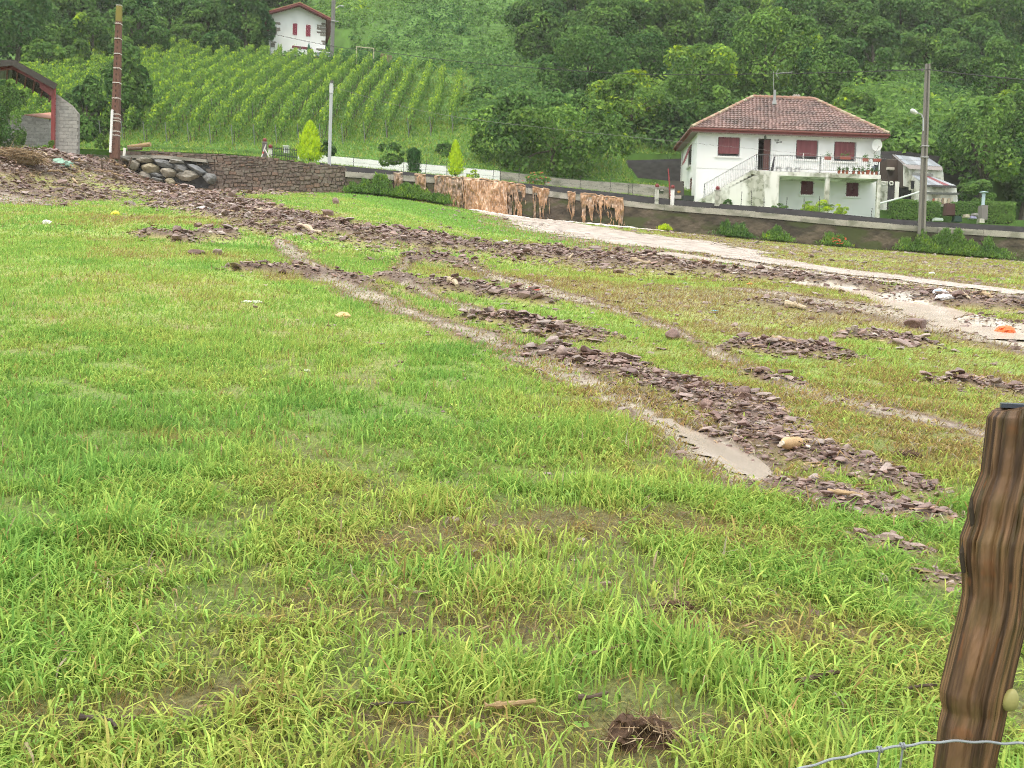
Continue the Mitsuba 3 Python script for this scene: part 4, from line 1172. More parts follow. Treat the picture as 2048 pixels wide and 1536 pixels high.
def pot(label, u, v, s, plant, long=False, y=YB + .12, tall=1.0, col=None):
    k = thing('flower_pot' if not long else 'window_box', label, 'flower pot' if not long else 'planter', 'pots on the terrace edge' if not long else 'planters hung on the railing')
    c = P(u, v, y)
    if not long:
        c[2] = zs + .002
        part(k, 'pot', shift(lathe([(0, 0), (s * .6, 0), (s * .85, s * 1.5), (s, s * 1.5), (s, s * 1.8), (.02, s * 1.7)], 12), c), col or TER)
        top = c + [0, 0, s * 1.8]
        w = s
    else:
        c[1] = yr_ - .12
        part(k, 'box', hexa([[c[0] - s * .9, c[1] - .07, c[2] - .09], [c[0] + s * .9, c[1] - .07, c[2] - .09], [c[0] + s * .9, c[1] + .07, c[2] - .09], [c[0] - s * .9, c[1] + .07, c[2] - .09],
                             [c[0] - s, c[1] - .09, c[2] + .09], [c[0] + s, c[1] - .09, c[2] + .09], [c[0] + s, c[1] + .09, c[2] + .09], [c[0] - s, c[1] + .09, c[2] + .09]]), col or flat((.33, .10, .08)))
        top = c + [0, 0, .09]
        w = s
    if plant:
        rr = np.random.default_rng(int(u))
        q = rr.normal(0, 1, (60, 3)) * [w * .5, .06 if long else w * .5, .08 * tall] + [0, 0, .10 * tall]
        V, Fc = leaves(top + q, rr.normal(size=(60, 3)) + [0, 0, .6], .10, rr)
        part(k, 'plant', (V, Fc), 'leafage', uv=np.tile([.4, .5], (len(V), 1)))


for u, l, t in ((1678, 'leftmost terracotta pot of the row on the terrace edge', .8), (1686.5, 'second small dark pot from the left on the terrace edge', .7), (1694, 'third pot from the left on the terrace edge, with a spreading plant', 1.0), (1707, 'middle pot of the row on the terrace edge', 1.0), (1717.5, 'wide pot right of the middle of the row', 1.2), (1726, 'small pot between the wide pot and the tall plant', .9), (1735.5, 'pot with the tallest upright plant on the terrace edge', 2.6), (1744.5, 'low dark pot near the right end of the terrace', .8), (1753, 'last pot at the right corner of the terrace', 1.2)):
    pot(l, u, 346, .11 if u != 1735.5 else .15, True, tall=t)
for u, v, s, l in ((1654, 317.5, .20, 'red planter on the railing between the two right hand blinds'), (1689, 317, .32, 'long brown planter in front of the right hand blind'), (1729, 321, .17, 'short red planter right of the blinds'), (1752, 321.5, .24, 'orange planter at the right end of the railing')):
    pot(l, u, v, s, True, True)
for u, l in ((1557, 'left hand white stool behind the railing'), (1577.5, 'middle white stool behind the railing'), (1595, 'right hand white stool behind the railing')):
    c = P(u, 340, YB + .9)
    k = thing('stool', l, 'stool', 'white stools on the terrace')
    part(k, 'seat', bx(c[0] - .16, c[0] + .16, YB + .75, YB + 1.05, zs + .38, zs + .42), flat((.45, .47, .48)))
    for sx in (-.14, .14):
        for sy in (.77, 1.03):
            part(k, 'leg', bar([c[0] + sx, YB + sy, zs], [c[0] + sx * .8, YB + sy, zs + .38], .03), flat((.12, .13, .14)))
c = P(1547, 332, YB + .4)
k = thing('parasol', 'folded dark parasol leaning beside the entrance door', 'parasol')
part(k, 'canopy', tube([[c[0] - .08, c[1], zs + .1], [c[0] - .02, c[1], zs + .55], [c[0] + .06, c[1], zs + .98]], [.09, .07, .02], 8), flat((.04, .04, .05)))
part(k, 'pole', tube([[c[0] + .06, c[1], zs + .98], [c[0] + .12, c[1], zs + 1.35]], .015, 6), flat((.7, .7, .7)))
c = P(1606.5, 318, YB - .02)
solo('thermometer', tube([[c[0], yr_ - .04, zs + .66], [c[0], yr_ - .04, zs + 1.16]], .022, 6), flat((.8, .8, .8)), 'slim white stick tied to the railing in front of the middle blind', 'stick')
k = thing('laundry', 'dark blue and grey clothes hanging at the right end of the terrace', 'laundry')
for u, v0, v1, w, col in ((1747, 332, 341, 3, (.30, .32, .42)), (1753, 330, 344, 4.5, (.03, .035, .055))):
    a_, b_, z0_, z1_ = R(u - w, u + w, v0, v1, YB + .6)
    gx_, gz_ = np.meshgrid(np.linspace(a_, b_, 8), np.linspace(z0_, z1_, 5))
    part(k, 'garment', grid(gx_, YB + .6 + .04 * np.sin(gx_ * 40), gz_), flat(col, .9))
k = thing('satellite_dish', 'white satellite dish on the right corner of the house wall', 'satellite dish')
c = P(1753, 290.5, YH - .45)
M = np.eye(4)
M[:3, :3] = rotm(math.radians(90 + 14), 0, 0) @ np.eye(3)
M[:3, 3] = c
M2 = np.eye(4)
M2[:3, :3] = rotm(0, 0, math.radians(18)) @ rotm(math.radians(100), 0, 0)
M2[:3, 3] = c
prof = [(rr, .18 * (rr / .36) ** 2 * .36) for rr in np.linspace(.001, .36, 8)]
part(k, 'reflector', mv(lathe(prof, 28), M2), flat((.78, .79, .78), .4), smooth=True)
part(k, 'arm', tube([c + [0, 0, -.33], c + [.02, -.42, -.18]], .014, 6), flat((.3, .3, .3)))
part(k, 'feed', shift(lathe([(0, -.05), (.035, -.05), (.035, .05), (0, .05)], 8), c + [.02, -.42, -.16]), flat((.4, .4, .4)))
part(k, 'bracket', join(tube([c + [0, .05, -.05], [c[0], YH, c[2] - .25]], .025, 6), tube([c + [0, .1, -.3], [c[0], YH, c[2] - .45]], .02, 6)), flat((.2, .2, .2)))
k = thing('television_antenna', 'rake shaped television antenna above the roof ridge', 'antenna')
part(k, 'mast', tube([P(1547.5, 200, 71.0), P(1547, 142, 71.0)], .018, 6), flat((.35, .36, .36), .4))
part(k, 'boom', tube([P(1551, 147, 71.0), P(1585, 144, 71.0)], .014, 6), flat((.5, .52, .52), .4))
for u in np.linspace(1560, 1584, 8):
    q = P(u, 145.5, 71)
    part(k, 'element', tube([q - [.02, .35, 0], q + [.02, .35, 0]], .006, 4), flat((.5, .52, .52), .4))
for sgn in (-1, 1):
    part(k, 'reflector', tube([P(1552, 147, 71), P(1557, 147 + sgn * 9, 71)], .012, 5), flat((.5, .52, .52), .4))

# ------------------------------------------------------------------ hilltop house
ah = math.radians(15)
e1, e2 = np.array([math.cos(ah), math.sin(ah), 0]), np.array([-math.sin(ah), math.cos(ah), 0])
O = P(541, 112, 113)


def on(u, v):
    """Facade coordinates (along, up) of a measured direction."""
    d = ray(u, v)
    t = ((O - CAM) @ e2) / (d @ e2)
    q = CAM + d * t - O
    return q @ e1, q[2]


HM = np.eye(4)
HM[:3, 0], HM[:3, 1], HM[:3, 3] = e1, e2, O
h2 = thing('house', 'small white gabled house with red shutters on the hilltop above the vineyard', 'house')
hp = lambda parent, name, m, mat, **q: part(parent, name, mv(m, HM), mat, **q)
Wd = on(651, 75)[0]
zel, zer = on(546, 28)[1], on(650, 37)[1]
zea = (zel + zer) / 2
zap = on(598, 11)[1]
w = (lambda a, b: (a[0], b[0], b[1], a[1]))(on(595, 48.5), on(611, 71.5))
dw = (lambda a, b: (a[0], b[0], b[1], a[1]))(on(594.5, 98), on(613.5, 118))
hp(h2, 'front_wall', holed([(0, -2), (Wd, -2), (Wd, zea), (Wd / 2, zap), (0, zea)], [rect(*w), rect(dw[0], dw[1], -1.9, dw[3])], .3), 'render_white')
hp(h2, 'side_wall', bx(0, .3, .3, 8, -2, zea), 'render_white')
hp(h2, 'side_wall', bx(Wd - .3, Wd, .3, 8, -2, zea), 'render_white')
hp(h2, 'back_wall', holed([(.3, -2), (Wd - .3, -2), (Wd - .3, zea), (Wd / 2, zap), (.3, zea)], [], .3), 'render_white')
rf = num(h2 + '__roof')
ov, th = .85, .16
zz0 = zap - .12
slope = (zap - zea) / (Wd / 2)
for s in (-1, 1):
    xo = Wd / 2 + s * (Wd / 2 + ov)
    zo = zz0 - slope * (Wd / 2 + ov)
    q = [[Wd / 2, -.8, zz0], [xo, -.8, zo], [xo, 8.6, zo], [Wd / 2, 8.6, zz0]]
    if s > 0:
        q = [q[1], q[0], q[3], q[2]]
    hp(rf, 'slope', hexa([[a, b, c] for a, b, c in q] + [[a, b, c + th] for a, b, c in q]), flat((.16, .035, .035), .6))
    hp(rf, 'tiles', hexa([[a, b - .06, c + th + .01] for a, b, c in q] + [[a, b - .06, c + th + .09] for a, b, c in q]), flat((.42, .22, .14), .8))
    hp(rf, 'bargeboard', hexa([[a, -.86 + d_, c + h_] for h_ in (-.06, .12) for a, d_, c in ((q[0][0], 0, q[0][2]), (q[1][0], 0, q[1][2]), (q[1][0], .05, q[1][2]), (q[0][0], .05, q[0][2]))]), flat((.16, .035, .035), .6))
ch = on(649, 26)
hp(rf, 'chimney', bx(Wd - .75, Wd - .25, 4.0, 4.5, zea, zea + 1.1), flat((.6, .5, .45)))
k = num(h2 + '__window')
hp(k, 'frame', join(bx(w[0], w[0] + .10, .08, .16, w[2], w[3]), bx(w[1] - .10, w[1], .08, .16, w[2], w[3]), bx((w[0] + w[1]) / 2 - .07, (w[0] + w[1]) / 2 + .07, .08, .16, w[2], w[3]), bx(w[0], w[1], .085, .155, w[3] - .09, w[3]), bx(w[0], w[1], .085, .155, w[2], w[2] + .09)), flat((.75, .76, .76)))
hp(k, 'pane', bx(w[0], w[1], .11, .115, w[2], w[3]), flat((.16, .18, .19), .2))
hp(k, 'curtain', bx(w[0] + .1, w[1] - .1, .2, .22, w[2], w[3]), flat((.4, .42, .42)))
for s, (a, b) in ((0, (on(585.5, 60)[0], w[0] - .02)), (1, (w[1] + .02, on(621, 60)[0]))):
    sk = num(k + '__shutter')
    put(sk, mv(join(*[bx(a + (b - a) * j / 3 + .006, a + (b - a) * (j + 1) / 3 - .006, -.06, -.02, w[2] - .04, w[3] + .04) for j in range(3)], *[bx(a, b, -.08, -.06, w[2] + f * (w[3] - w[2]), w[2] + f * (w[3] - w[2]) + .09) for f in (.12, .8)]), HM), flat((.25, .035, .06), .6))
k = num(h2 + '__door')
hp(k, 'frame', join(bx(dw[0], dw[0] + .12, .1, .2, -1.9, dw[3]), bx(dw[1] - .12, dw[1], .1, .2, -1.9, dw[3])), flat((.78, .78, .78)))
hp(k, 'pane', bx(dw[0] + .12, dw[1] - .12, .12, .14, -1.9, dw[3] - .12), flat((.2, .24, .28), .2))
a, b = on(584, 94), on(623, 98)
hp(h2, 'lintel', bx(a[0], b[0], -.05, -.002, dw[3] + .06, dw[3] + .28), flat((.16, .03, .045), .6))
a = on(592, 100)
hp(h2, 'door_post', bx(a[0] - .09, a[0] + .09, -.05, -.002, dw[3] - .55, dw[3] + .06), flat((.16, .03, .045), .6))
r = np.random.default_rng(77)
for side in (0, 1):
    z = -.3
    while z < zea - .5:
        hh = r.uniform(.14, .34)
        L = r.uniform(.28, .62) if r.random() < .75 else .9
        if r.random() < .8:
            x_ = (0 - .012, L) if side == 0 else (Wd - L, Wd + .012)
            hp(h2, 'quoin', bx(x_[0], x_[1], -.03 - r.uniform(0, .02), -.002, z, z + hh * .85), flat(tuple(np.round(np.array([.20, .185, .165]) * r.choice([.8, 1.0, 1.25]), 3)), .9))
        z += hh
# left drain pipe, terrace wall, car, parasol, pole, swing
hp(h2, 'downpipe', tube([[-.05, -.05, -2], [-.05, -.05, zea - .2]], .06, 6), flat((.35, .36, .37)))
xs_ = np.linspace(P(546, 115, 111)[0], P(662, 120, 111)[0], 12)
zt_ = np.interp(xs_, [xs_[0], xs_[-1]], [P(546, 107.5, 111)[2], P(660, 117, 111)[2]])
tw = thing('terrace_wall', 'dark rubble wall under the hilltop house', 'wall')
part(tw, 'core', wallstrip(xs_, 111, 111.5, zt_ - 3, zt_), flat((.06, .045, .04), .9))
for j in range(120):
    x = r.uniform(xs_[0], xs_[-1])
    z = float(np.interp(x, xs_, zt_)) - r.uniform(.05, 1.7)
    s = r.uniform(.12, .3)
    V, Fc = STONES[j % 40]
    part(tw, 'stone', (V * [s, .10, s * .7] + [x, 110.98, z], Fc), 'masonry', uv=np.tile([r.uniform(0, .6), .5], (len(V), 1)))
k = thing('car', 'white car parked beside the hilltop house, mostly hidden by the terrace wall', 'car')
c = P(648, 121, 113)
cz = c[2]
part(k, 'body', bx(c[0] - .85, c[0] + .85, 112.4, 116.2, cz - .35, cz + .28), flat((.7, .71, .72), .3))
part(k, 'cabin', hexa([[c[0] - .8, 112.45, cz + .28], [c[0] + .8, 112.45, cz + .28], [c[0] + .8, 115, cz + .28], [c[0] - .8, 115, cz + .28], [c[0] - .72, 112.75, cz + .72], [c[0] + .72, 112.75, cz + .72], [c[0] + .72, 114.4, cz + .72], [c[0] - .72, 114.4, cz + .72]]), flat((.10, .14, .14), .15))
part(k, 'roof', bx(c[0] - .74, c[0] + .74, 112.7, 114.5, cz + .722, cz + .80), flat((.75, .76, .77), .3))
for s in (-1, 1):
    part(k, 'tail_light', bx(c[0] + s * .72 - .12, c[0] + s * .72 + .12, 112.36, 112.40, cz - .02, cz + .26), flat((.45, .04, .04), .3))
    for yy in (113.2, 115.4):
        wv = mv(lathe([(0, -.1), (.3, -.1), (.3, .1), (0, .1)], 14), np.array([[0, 0, 1, c[0] + s * .8], [0, 1, 0, yy], [1, 0, 0, cz - .38], [0, 0, 0, 1.]]))
        part(k, 'wheel', wv, flat((.03, .03, .03)))
k = thing('parasol', 'closed green parasol in front of the hilltop house', 'parasol')
a, b = P(617.5, 117, 111.9), P(617.8, 85, 111.9)
part(k, 'canopy', tube([a + (b - a) * f for f in (.25, .5, .8, .97)], [.13, .17, .10, .02], 10), flat((.02, .11, .07), .8))
part(k, 'pole', tube([a, b], .025, 6), flat((.2, .2, .2)))
k = thing('utility_pole', 'grey concrete pole beside the hilltop house, cut by the top edge', 'pole')
a, b = P(663.5, 122, 110), P(669, -60, 110)
part(k, 'shaft', bar(a - [0, 0, 1], b, .36, .26), flat((.17, .17, .165), .85))
part(k, 'bracket', tube([P(663, 42, 109.8), P(678, 43, 109.8)], .05, 6), flat((.35, .36, .36)))
part(k, 'lamp', tube([P(672, 17, 109.6), P(680, 11, 109.6), P(687, 13, 109.6)], [.04, .06, .09], 6), flat((.4, .42, .42)))
k = thing('swing_frame', 'pale goal shaped swing frame above the vine rows', 'swing frame')
q = [P(u, v, 106) for u, v in ((713, 138), (712.7, 93.5), (747.5, 97), (746.8, 149))]
for a, b in zip(q[:-1], q[1:]):
    part(k, 'bar', tube([a, b], .045, 6), flat((.50, .46, .33)))
k = thing('fence', 'small wooden slat fence right of the swing frame', 'fence')
for j in range(9):
    a = P(762 + 2.6 * j, 119 + .6 * j, 105)
    part(k, 'slat', bar(a - [0, 0, .2], a + [0, 0, .62], .06, .03), flat((.22, .17, .11), .9))
part(k, 'rail', bar(P(760, 110, 105.1), P(785, 114, 105.1), .06, .04), flat((.2, .16, .1), .9))
k = thing('metal_sheet', 'grey corrugated sheet standing at the upper edge of the vineyard', 'metal sheet')
a, b = P(353, 84, 111), P(364, 95, 111)
gx_, gz_ = np.meshgrid(np.linspace(a[0], b[0], 30), np.linspace(b[2], a[2], 2))
part(k, 'panel', grid(gx_, 111 + .03 * np.sin(gx_ * 60), gz_), flat((.35, .38, .42), .5))

# ------------------------------------------------------------------ hangar at the left
from shapely.geometry import Polygon, box as sbox
hg = thing('hangar', 'open hangar with a red steel frame, dark roof and grey block side walls', 'hangar')
YG = 62.0
STEEL = flat((.26, .055, .055), .5)
col_t, col_b = P(107.5, 172, YG), P(106, 305, YG)
part(hg, 'column', bar(col_b - [0, 0, .5], col_t, .19, .16), STEEL)
kn, rg, lf = P(107, 176, YG), P(25, 133.5, YG), P(-90, 146, YG)
part(hg, 'rafter', bar(kn, rg, .16, .26), STEEL)
part(hg, 'rafter', bar(rg + [.02, .002, 0], lf, .158, .258), STEEL)
part(hg, 'haunch', hexa([kn + [-.75, -.07, -.02], kn + [0, -.07, -.55], kn + [0, .07, -.55], kn + [-.75, .07, -.02], kn + [-.75, -.07, .33], kn + [0, -.07, -.05], kn + [0, .07, -.05], kn + [-.75, .07, .33]]), STEEL)
e, t, l = P(113, 168, YG - .6), P(26, 119, YG - .6), P(-95, 132, YG - .6)
for a, b in ((t, e), (l, t)):
    n_ = 22
    s = np.linspace(0, 1, n_ * 4)
    yy = np.array([0, 4.2])
    X = a[0] + (b[0] - a[0]) * s
    Z = a[2] + (b[2] - a[2]) * s
    gX, gY = np.meshgrid(X, yy)
    gZ = np.broadcast_to(Z + .03 * np.sin(s * n_ * 6.28), gX.shape)
    gX = gX - .47 * gY
    part(hg, 'roof_sheet', join(grid(gX, YG - .6 + gY, gZ), (lambda m: (m[0], m[1][:, ::-1]))(grid(gX, YG - .6 + gY, gZ - .10))), flat((.055, .045, .042), .8) if a is t else flat((.30, .32, .33), .5))
    for f in np.linspace(.1, .9, 5):
        p = a + (b - a) * f
        part(hg, 'purlin', bar([p[0], YG - .5, p[2] - .22], [p[0] - 1.9, YG + 3.5, p[2] - .22], .08, .16), flat((.16, .05, .05), .7))
    part(hg, 'verge', bar(a + [0, -.03, -.16], b + [0, -.03, -.16], .05, .34), flat((.055, .05, .045), .9))


def blocks(parent, poly, y, bw=.50, bh=.20, seed=0, depth=.18, dark=()):
    r = np.random.default_rng(seed)
    pg = Polygon(poly)
    x0, z0, x1, z1 = pg.bounds
    part(parent, 'core', shift(holed(poly, [], depth), [0, y + .035, 0]), flat((.22, .21, .19), .95))
    row, z = 0, z0
    while z < z1:
        x = x0 - (bw / 2 if row % 2 else 0)
        while x < x1:
            g = pg.buffer(-.01).intersection(sbox(x + .007, z + .007, x + bw - .007, z + bh - .007))
            if g.area > .015 and g.geom_type == 'Polygon':
                m = holed(list(g.exterior.coords)[:-1], [], .06)
                q = shift(m, [0, y - r.uniform(0, .008), 0])
                c = .30 if r.random() < .06 else np.clip(r.normal(.62, .1), 0, 1)
                part(parent, 'block', q, 'block', uv=np.tile([c, .5], (len(q[0]), 1)))
            x += bw
        row += 1
        z += bh


def pxpoly(pts, y):
    return [(P(u, v, y)[0], P(u, v, y)[2]) for u, v in pts]


sw1 = num(hg + '__side_wall')
blocks(sw1, pxpoly([(110, 312), (156.5, 312), (157, 227), (142, 209), (111, 187)], YG + .25), YG + .25, seed=1)
sw2 = num(hg + '__low_wall')
blocks(sw2, pxpoly([(-30, 300), (103, 300), (103.5, 240), (53, 231), (-30, 222)], YG + 3), YG + 3, seed=2)
lr = [P(48, 231, YG + 3.1), P(105, 226.5, YG + 5.5), P(105, 239, YG + 3.0)]
part(hg, 'lean_roof', (np.array([lr[0], lr[1], lr[2], lr[0] + [0, 0, .06], lr[1] + [0, 0, .06], lr[2] + [0, 0, .06]]), np.array([[0, 2, 1], [3, 4, 5], [0, 1, 4], [0, 4, 3], [1, 2, 5], [1, 5, 4], [2, 0, 3], [2, 3, 5]])), flat((.36, .18, .12), .8))

# ------------------------------------------------------------------ tin roofed shed on the right
sd = thing('shed', 'white shed with tin roofs beside the two storey house', 'shed')


def corr(a, b, c, d, waves, amp):
    """A corrugated sheet with the corners a b (top) c d (bottom), waves across."""
    s, t = np.meshgrid(np.linspace(0, 1, waves * 4 + 1), np.linspace(0, 1, 4))
    q = (np.asarray(a) * ((1 - s) * (1 - t))[..., None] + np.asarray(b) * (s * (1 - t))[..., None] + np.asarray(c) * (s * t)[..., None] + np.asarray(d) * ((1 - s) * t)[..., None])
    return grid(q[..., 0], q[..., 1], q[..., 2] + amp * np.sin(s * waves * 2 * np.pi))


TIN = [flat((.36, .40, .44), .45), flat((.29, .32, .35), .5), flat((.41, .44, .48), .45)]
a, b, c, d = P(1784, 309, 76.2), P(1860, 317.5, 76.2), P(1884, 333, 72.0), P(1806, 328, 72.0)
for i in range(5):
    f0, f1 = i / 5, (i + 1) / 5
    part(sd, 'roof_sheet', shift(corr(a + (b - a) * f0, a + (b - a) * f1, d + (c - d) * f1, d + (c - d) * f0, 8, .02), [0, 0, .006 * (i % 2)]), TIN[i % 3])
part(sd, 'roof_edge', corr(P(1805, 328.5, 71.9), P(1884, 333.5, 71.9), P(1886, 341, 71.0), P(1819, 338, 71.0), 26, .02), flat((.27, .25, .24), .7), label='lower row of rust stained grey sheets')
for q in ((d, P(1806, 372, 72.0), P(1819, 375, 71.2), P(1819, 338, 71.2)), (P(1819, 338, 71.2), P(1819, 380, 71.2), P(1890, 380, 71.2), P(1886, 341, 71.2)), (a, P(1784, 372, 76.2), P(1806, 376, 72.05), d)):
    V = np.array(q)
    n_ = np.cross(V[1] - V[0], V[2] - V[0])
    n_ /= np.linalg.norm(n_)
    part(sd, 'wall', hexa(list(V + n_ * .0) + list(V - n_ * .15)), 'render_stained' if q[0] is not a else flat((.10, .08, .07), .9))
a, b, c, d = P(1823, 349.5, 71.1), P(1866, 353.5, 71.1), P(1912, 371, 68.6), P(1850, 369.5, 68.6)
for i in range(5):
    f0, f1 = i / 5, (i + 1) / 5
    part(sd, 'lean_to_sheet', shift(corr(a + (b - a) * f0, a + (b - a) * f1, d + (c - d) * f1, d + (c - d) * f0, 7, .02), [0, 0, .006 * (i % 2)]), TIN[i % 3] if i < 3 else flat((.30, .12, .13), .6) if i == 3 else TIN[2])
part(sd, 'eave_beam', bar(P(1824, 348, 71.0), P(1866, 350, 71.0), .08, .14), flat((.2, .21, .2)))
for q in ((P(1850, 371.5, 68.8), P(1850, 412, 68.8), P(1917, 414, 68.8), P(1913, 374, 68.8)), (P(1823, 351, 71.0), P(1823, 408, 71.0), P(1850, 412, 68.85), P(1850, 371.5, 68.85))):
    V = np.array(q)
    n_ = np.cross(V[1] - V[0], V[2] - V[0])
    n_ /= np.linalg.norm(n_)
    part(sd, 'lean_to_wall', hexa(list(V) + list(V - n_ * .15)), 'render_stained')
part(sd, 'gutter', bar(P(1852, 386.5, 68.6), P(1918, 388, 68.6), .10, .14), flat((.10, .11, .10)))
part(sd, 'fascia', bar(P(1850, 371.3, 68.55), P(1913, 374, 68.55), .05, .12), flat((.08, .08, .08)))
for i, (u, w) in enumerate(((1872, 6), (1879, 5.5), (1885, 4), (1890, 6), (1897, 5), (1903, 5))):
    x0_, x1_, z0_, z1_ = R(u - w / 2, u + w / 2, 396, 408, 68.6)
    part(sd, 'board', bx(x0_ + .01, x1_ - .01, 68.55, 68.6, z0_, z1_), flat([(.50, .46, .36), (.44, .40, .30), (.25, .18, .12), (.54, .50, .40), (.40, .34, .25), (.48, .45, .38)][i], .9))
x0_, x1_, z0_, z1_ = R(1866, 1871, 397, 403, 68.6)
part(sd, 'brick_patch', bx(x0_, x1_, 68.62, 68.7, z0_, z1_), flat((.33, .10, .06)))
x0_, x1_, z0_, z1_ = R(1821, 1828, 362, 378, 70)
solo('wetsuit', hexa([[x0_ + .04, 69.9, z0_], [x1_ - .04, 69.9, z0_], [x1_ - .04, 70.0, z0_], [x0_ + .04, 70.0, z0_], [x0_, 69.9, z1_], [x1_, 69.9, z1_], [x1_, 70.0, z1_], [x0_, 70, z1_]]), flat((.015, .017, .02)), 'black garment hanging on the shed wall', 'garment')
# wall stub with two round vent rings between house and shed
vw = thing('vent_wall', 'stained white wall pieces with two round white rings between the house and the shed', 'wall')
for (u0, u1, v0, v1), mt in (((1760, 1775, 362, 420), 'render_stained'), ((1775, 1790, 362, 420), 'wall_dark'), ((1790, 1798, 363, 402), 'render_stained')):
    x0_, x1_, z0_, z1_ = R(u0, u1, v0, v1, 71.0)
    part(vw, 'panel', bx(x0_ + .005, x1_ - .005, 71.0 + (.1 if mt == 'wall_dark' else 0), 71.3, z0_, z1_), mt)
for u in (1767.5, 1782.5):
    c = P(u, 366.5, 70.97)
    t_ = np.linspace(0, 2 * np.pi, 20)
    part(vw, 'ring', tube(np.stack([c[0] + .11 * np.cos(t_), c[1] + 0 * t_, c[2] + .11 * np.sin(t_)], 1), .045, 6, False), flat((.7, .7, .64)))
x0_, x1_, z0_, z1_ = R(1775, 1805, 318, 364, 74)
solo('shed_annex', bx(x0_, x1_ - .05, 74.0, 75.8, z0_, z1_), flat((.085, .065, .055), .95), 'dark earth coloured block wall behind the house corner', 'wall')
x0_, x1_, z0_, z1_ = R(1773, 1787, 335, 340, 73.9)
solo('wall_box', bx(x0_, x1_, 73.7, 73.99, z0_, z1_), flat((.55, .52, .46)), 'small pale shelf on the dark wall behind the house corner', 'shelf')
solo('pipe', tube([P(1760, 407, 66.4), P(1800, 396, 66.2), P(1842, 383, 66.0)], .055, 8), flat((.62, .68, .66), .4), 'long pale pipe slanting up from the house corner to the lamp post', 'pipe')
k = thing('smoke_pipe', 'pale blue pipe with a flat cap on a stone barbecue pillar', 'barbecue')
a = P(1967, 412, 66)
part(k, 'pipe', tube([P(1966, 412, 66), P(1967.5, 387, 66)], .10, 10), flat((.42, .55, .60), .4))
part(k, 'cap', shift(lathe([(.06, 0), (.26, .02), (.26, .05), (.02, .12)], 12), P(1967.5, 386, 66)), flat((.42, .55, .60), .4))
x0_, x1_, z0_, z1_ = R(1961, 1973, 411, 440, 66)
part(k, 'base', bx(x0_, x1_, 65.8, 66.4, z0_, z1_), flat((.20, .19, .18), .9))
r = np.random.default_rng(4)
for l, u, v, w, h, cset in (('pale crate beside the barbecue pillar', 1933, 432, 9, 7, (.38, .36, .27)), ('white box at the foot of the barbecue pillar', 1962, 442, 10, 9, (.45, .45, .38)), ('blue grey bundle between the crates', 1945, 435, 12, 5, (.28, .28, .42)), ('grey stone block left of the barbecue pillar', 1950, 429, 10, 5, (.22, .22, .2)), ('pale green sheet lying behind the low dark wall', 1876, 439, 17, 6, (.36, .44, .38)), ('dark green barrel end behind the low dark wall', 1914, 438, 15, 12, (.02, .05, .04)), ('rusty brown panel between the hedges', 1899, 419, 19, 24, (.07, .035, .03))):
    x0_, x1_, z0_, z1_ = R(u - w / 2, u + w / 2, v - h / 2, v + h / 2, 65.6)
    solo('garden_clutter' if 'barrel' not in l else 'barrel', join(hexa([[x0_, 65.4, z0_], [x1_, 65.4, z0_], [x1_, 65.9, z0_], [x0_, 65.9, z0_], [x0_ + .03, 65.45, z1_], [x1_ - .03, 65.43, z1_ - .02], [x1_ - .02, 65.85, z1_], [x0_ + .03, 65.87, z1_]])), flat(cset, .8), l, 'garden clutter')

# ------------------------------------------------------------------ poles and wires
k = thing('lamp_post', 'tall grey concrete pole with a small street lamp on its left side', 'lamp post')
a, b = P(1841, 520, 57.6), P(1855.5, 128, 57.6)
for s in (-1, 1):
    part(k, 'flange', hexa([a + [s * .13 - .05, -.12, 0], a + [s * .13 + .05, -.12, 0], a + [s * .13 + .05, .12, 0], a + [s * .13 - .05, .12, 0], b + [s * .08 - .035, -.08, 0], b + [s * .08 + .035, -.08, 0], b + [s * .08 + .035, .08, 0], b + [s * .08 - .035, .08, 0]]), flat((.19, .18, .165) if s < 0 else (.23, .22, .20), .9))
part(k, 'web', hexa([a + [-.081, -.04, 0], a + [.081, -.04, 0], a + [.081, .04, 0], a + [-.081, .04, 0], b + [-.046, -.03, 0], b + [.046, -.03, 0], b + [.046, .03, 0], b + [-.046, .03, 0]]), flat((.13, .125, .12), .9))
for v in (292, 314):
    q = a + (b - a) * ((520 - v) / 392)
    part(k, 'band', bx(q[0] - .19, q[0] + .19, q[1] - .14, q[1] + .14, q[2] - .02, q[2] + .02), flat((.5, .5, .5), .4, .6))
part(k, 'arm', tube([P(1846.5, 262, 57.4), P(1846.5, 238, 57.4), P(1843, 229, 57.4), P(1835, 226, 57.3)], .035, 8), flat((.45, .48, .48), .4, .5))
hd = thing('street_lamp', 'pale street lamp head on the concrete pole', 'street lamp') if False else k
M = np.eye(4)
M[:3, :3] = rotm(0, math.radians(-62), 0)
M[:3, 3] = P(1828, 223.5, 57.3)
part(k, 'lamp_head', mv(lathe([(.02, .22), (.10, .16), (.13, .02), (.11, -.02)], 12), M), flat((.55, .58, .58), .4), smooth=True)
part(k, 'lens', mv(lathe([(.105, -.02), (.09, -.14), (.04, -.19), (.001, -.20)], 12), M), flat((.72, .75, .75), .2), smooth=True)
part(k, 'insulator', join(tube([P(1845, 140, 57.5), P(1856, 138, 57.5)], .03, 6), tube([P(1844, 137, 57.5), P(1844.5, 143, 57.5)], .05, 8)), flat((.1, .1, .1)))
k = thing('concrete_pole', 'tall brown concrete pole ringed with white bands and topped with yellow lichen', 'pole')
a, b = P(229.5, 318, 57.0), P(238.5, 12, 57.0)


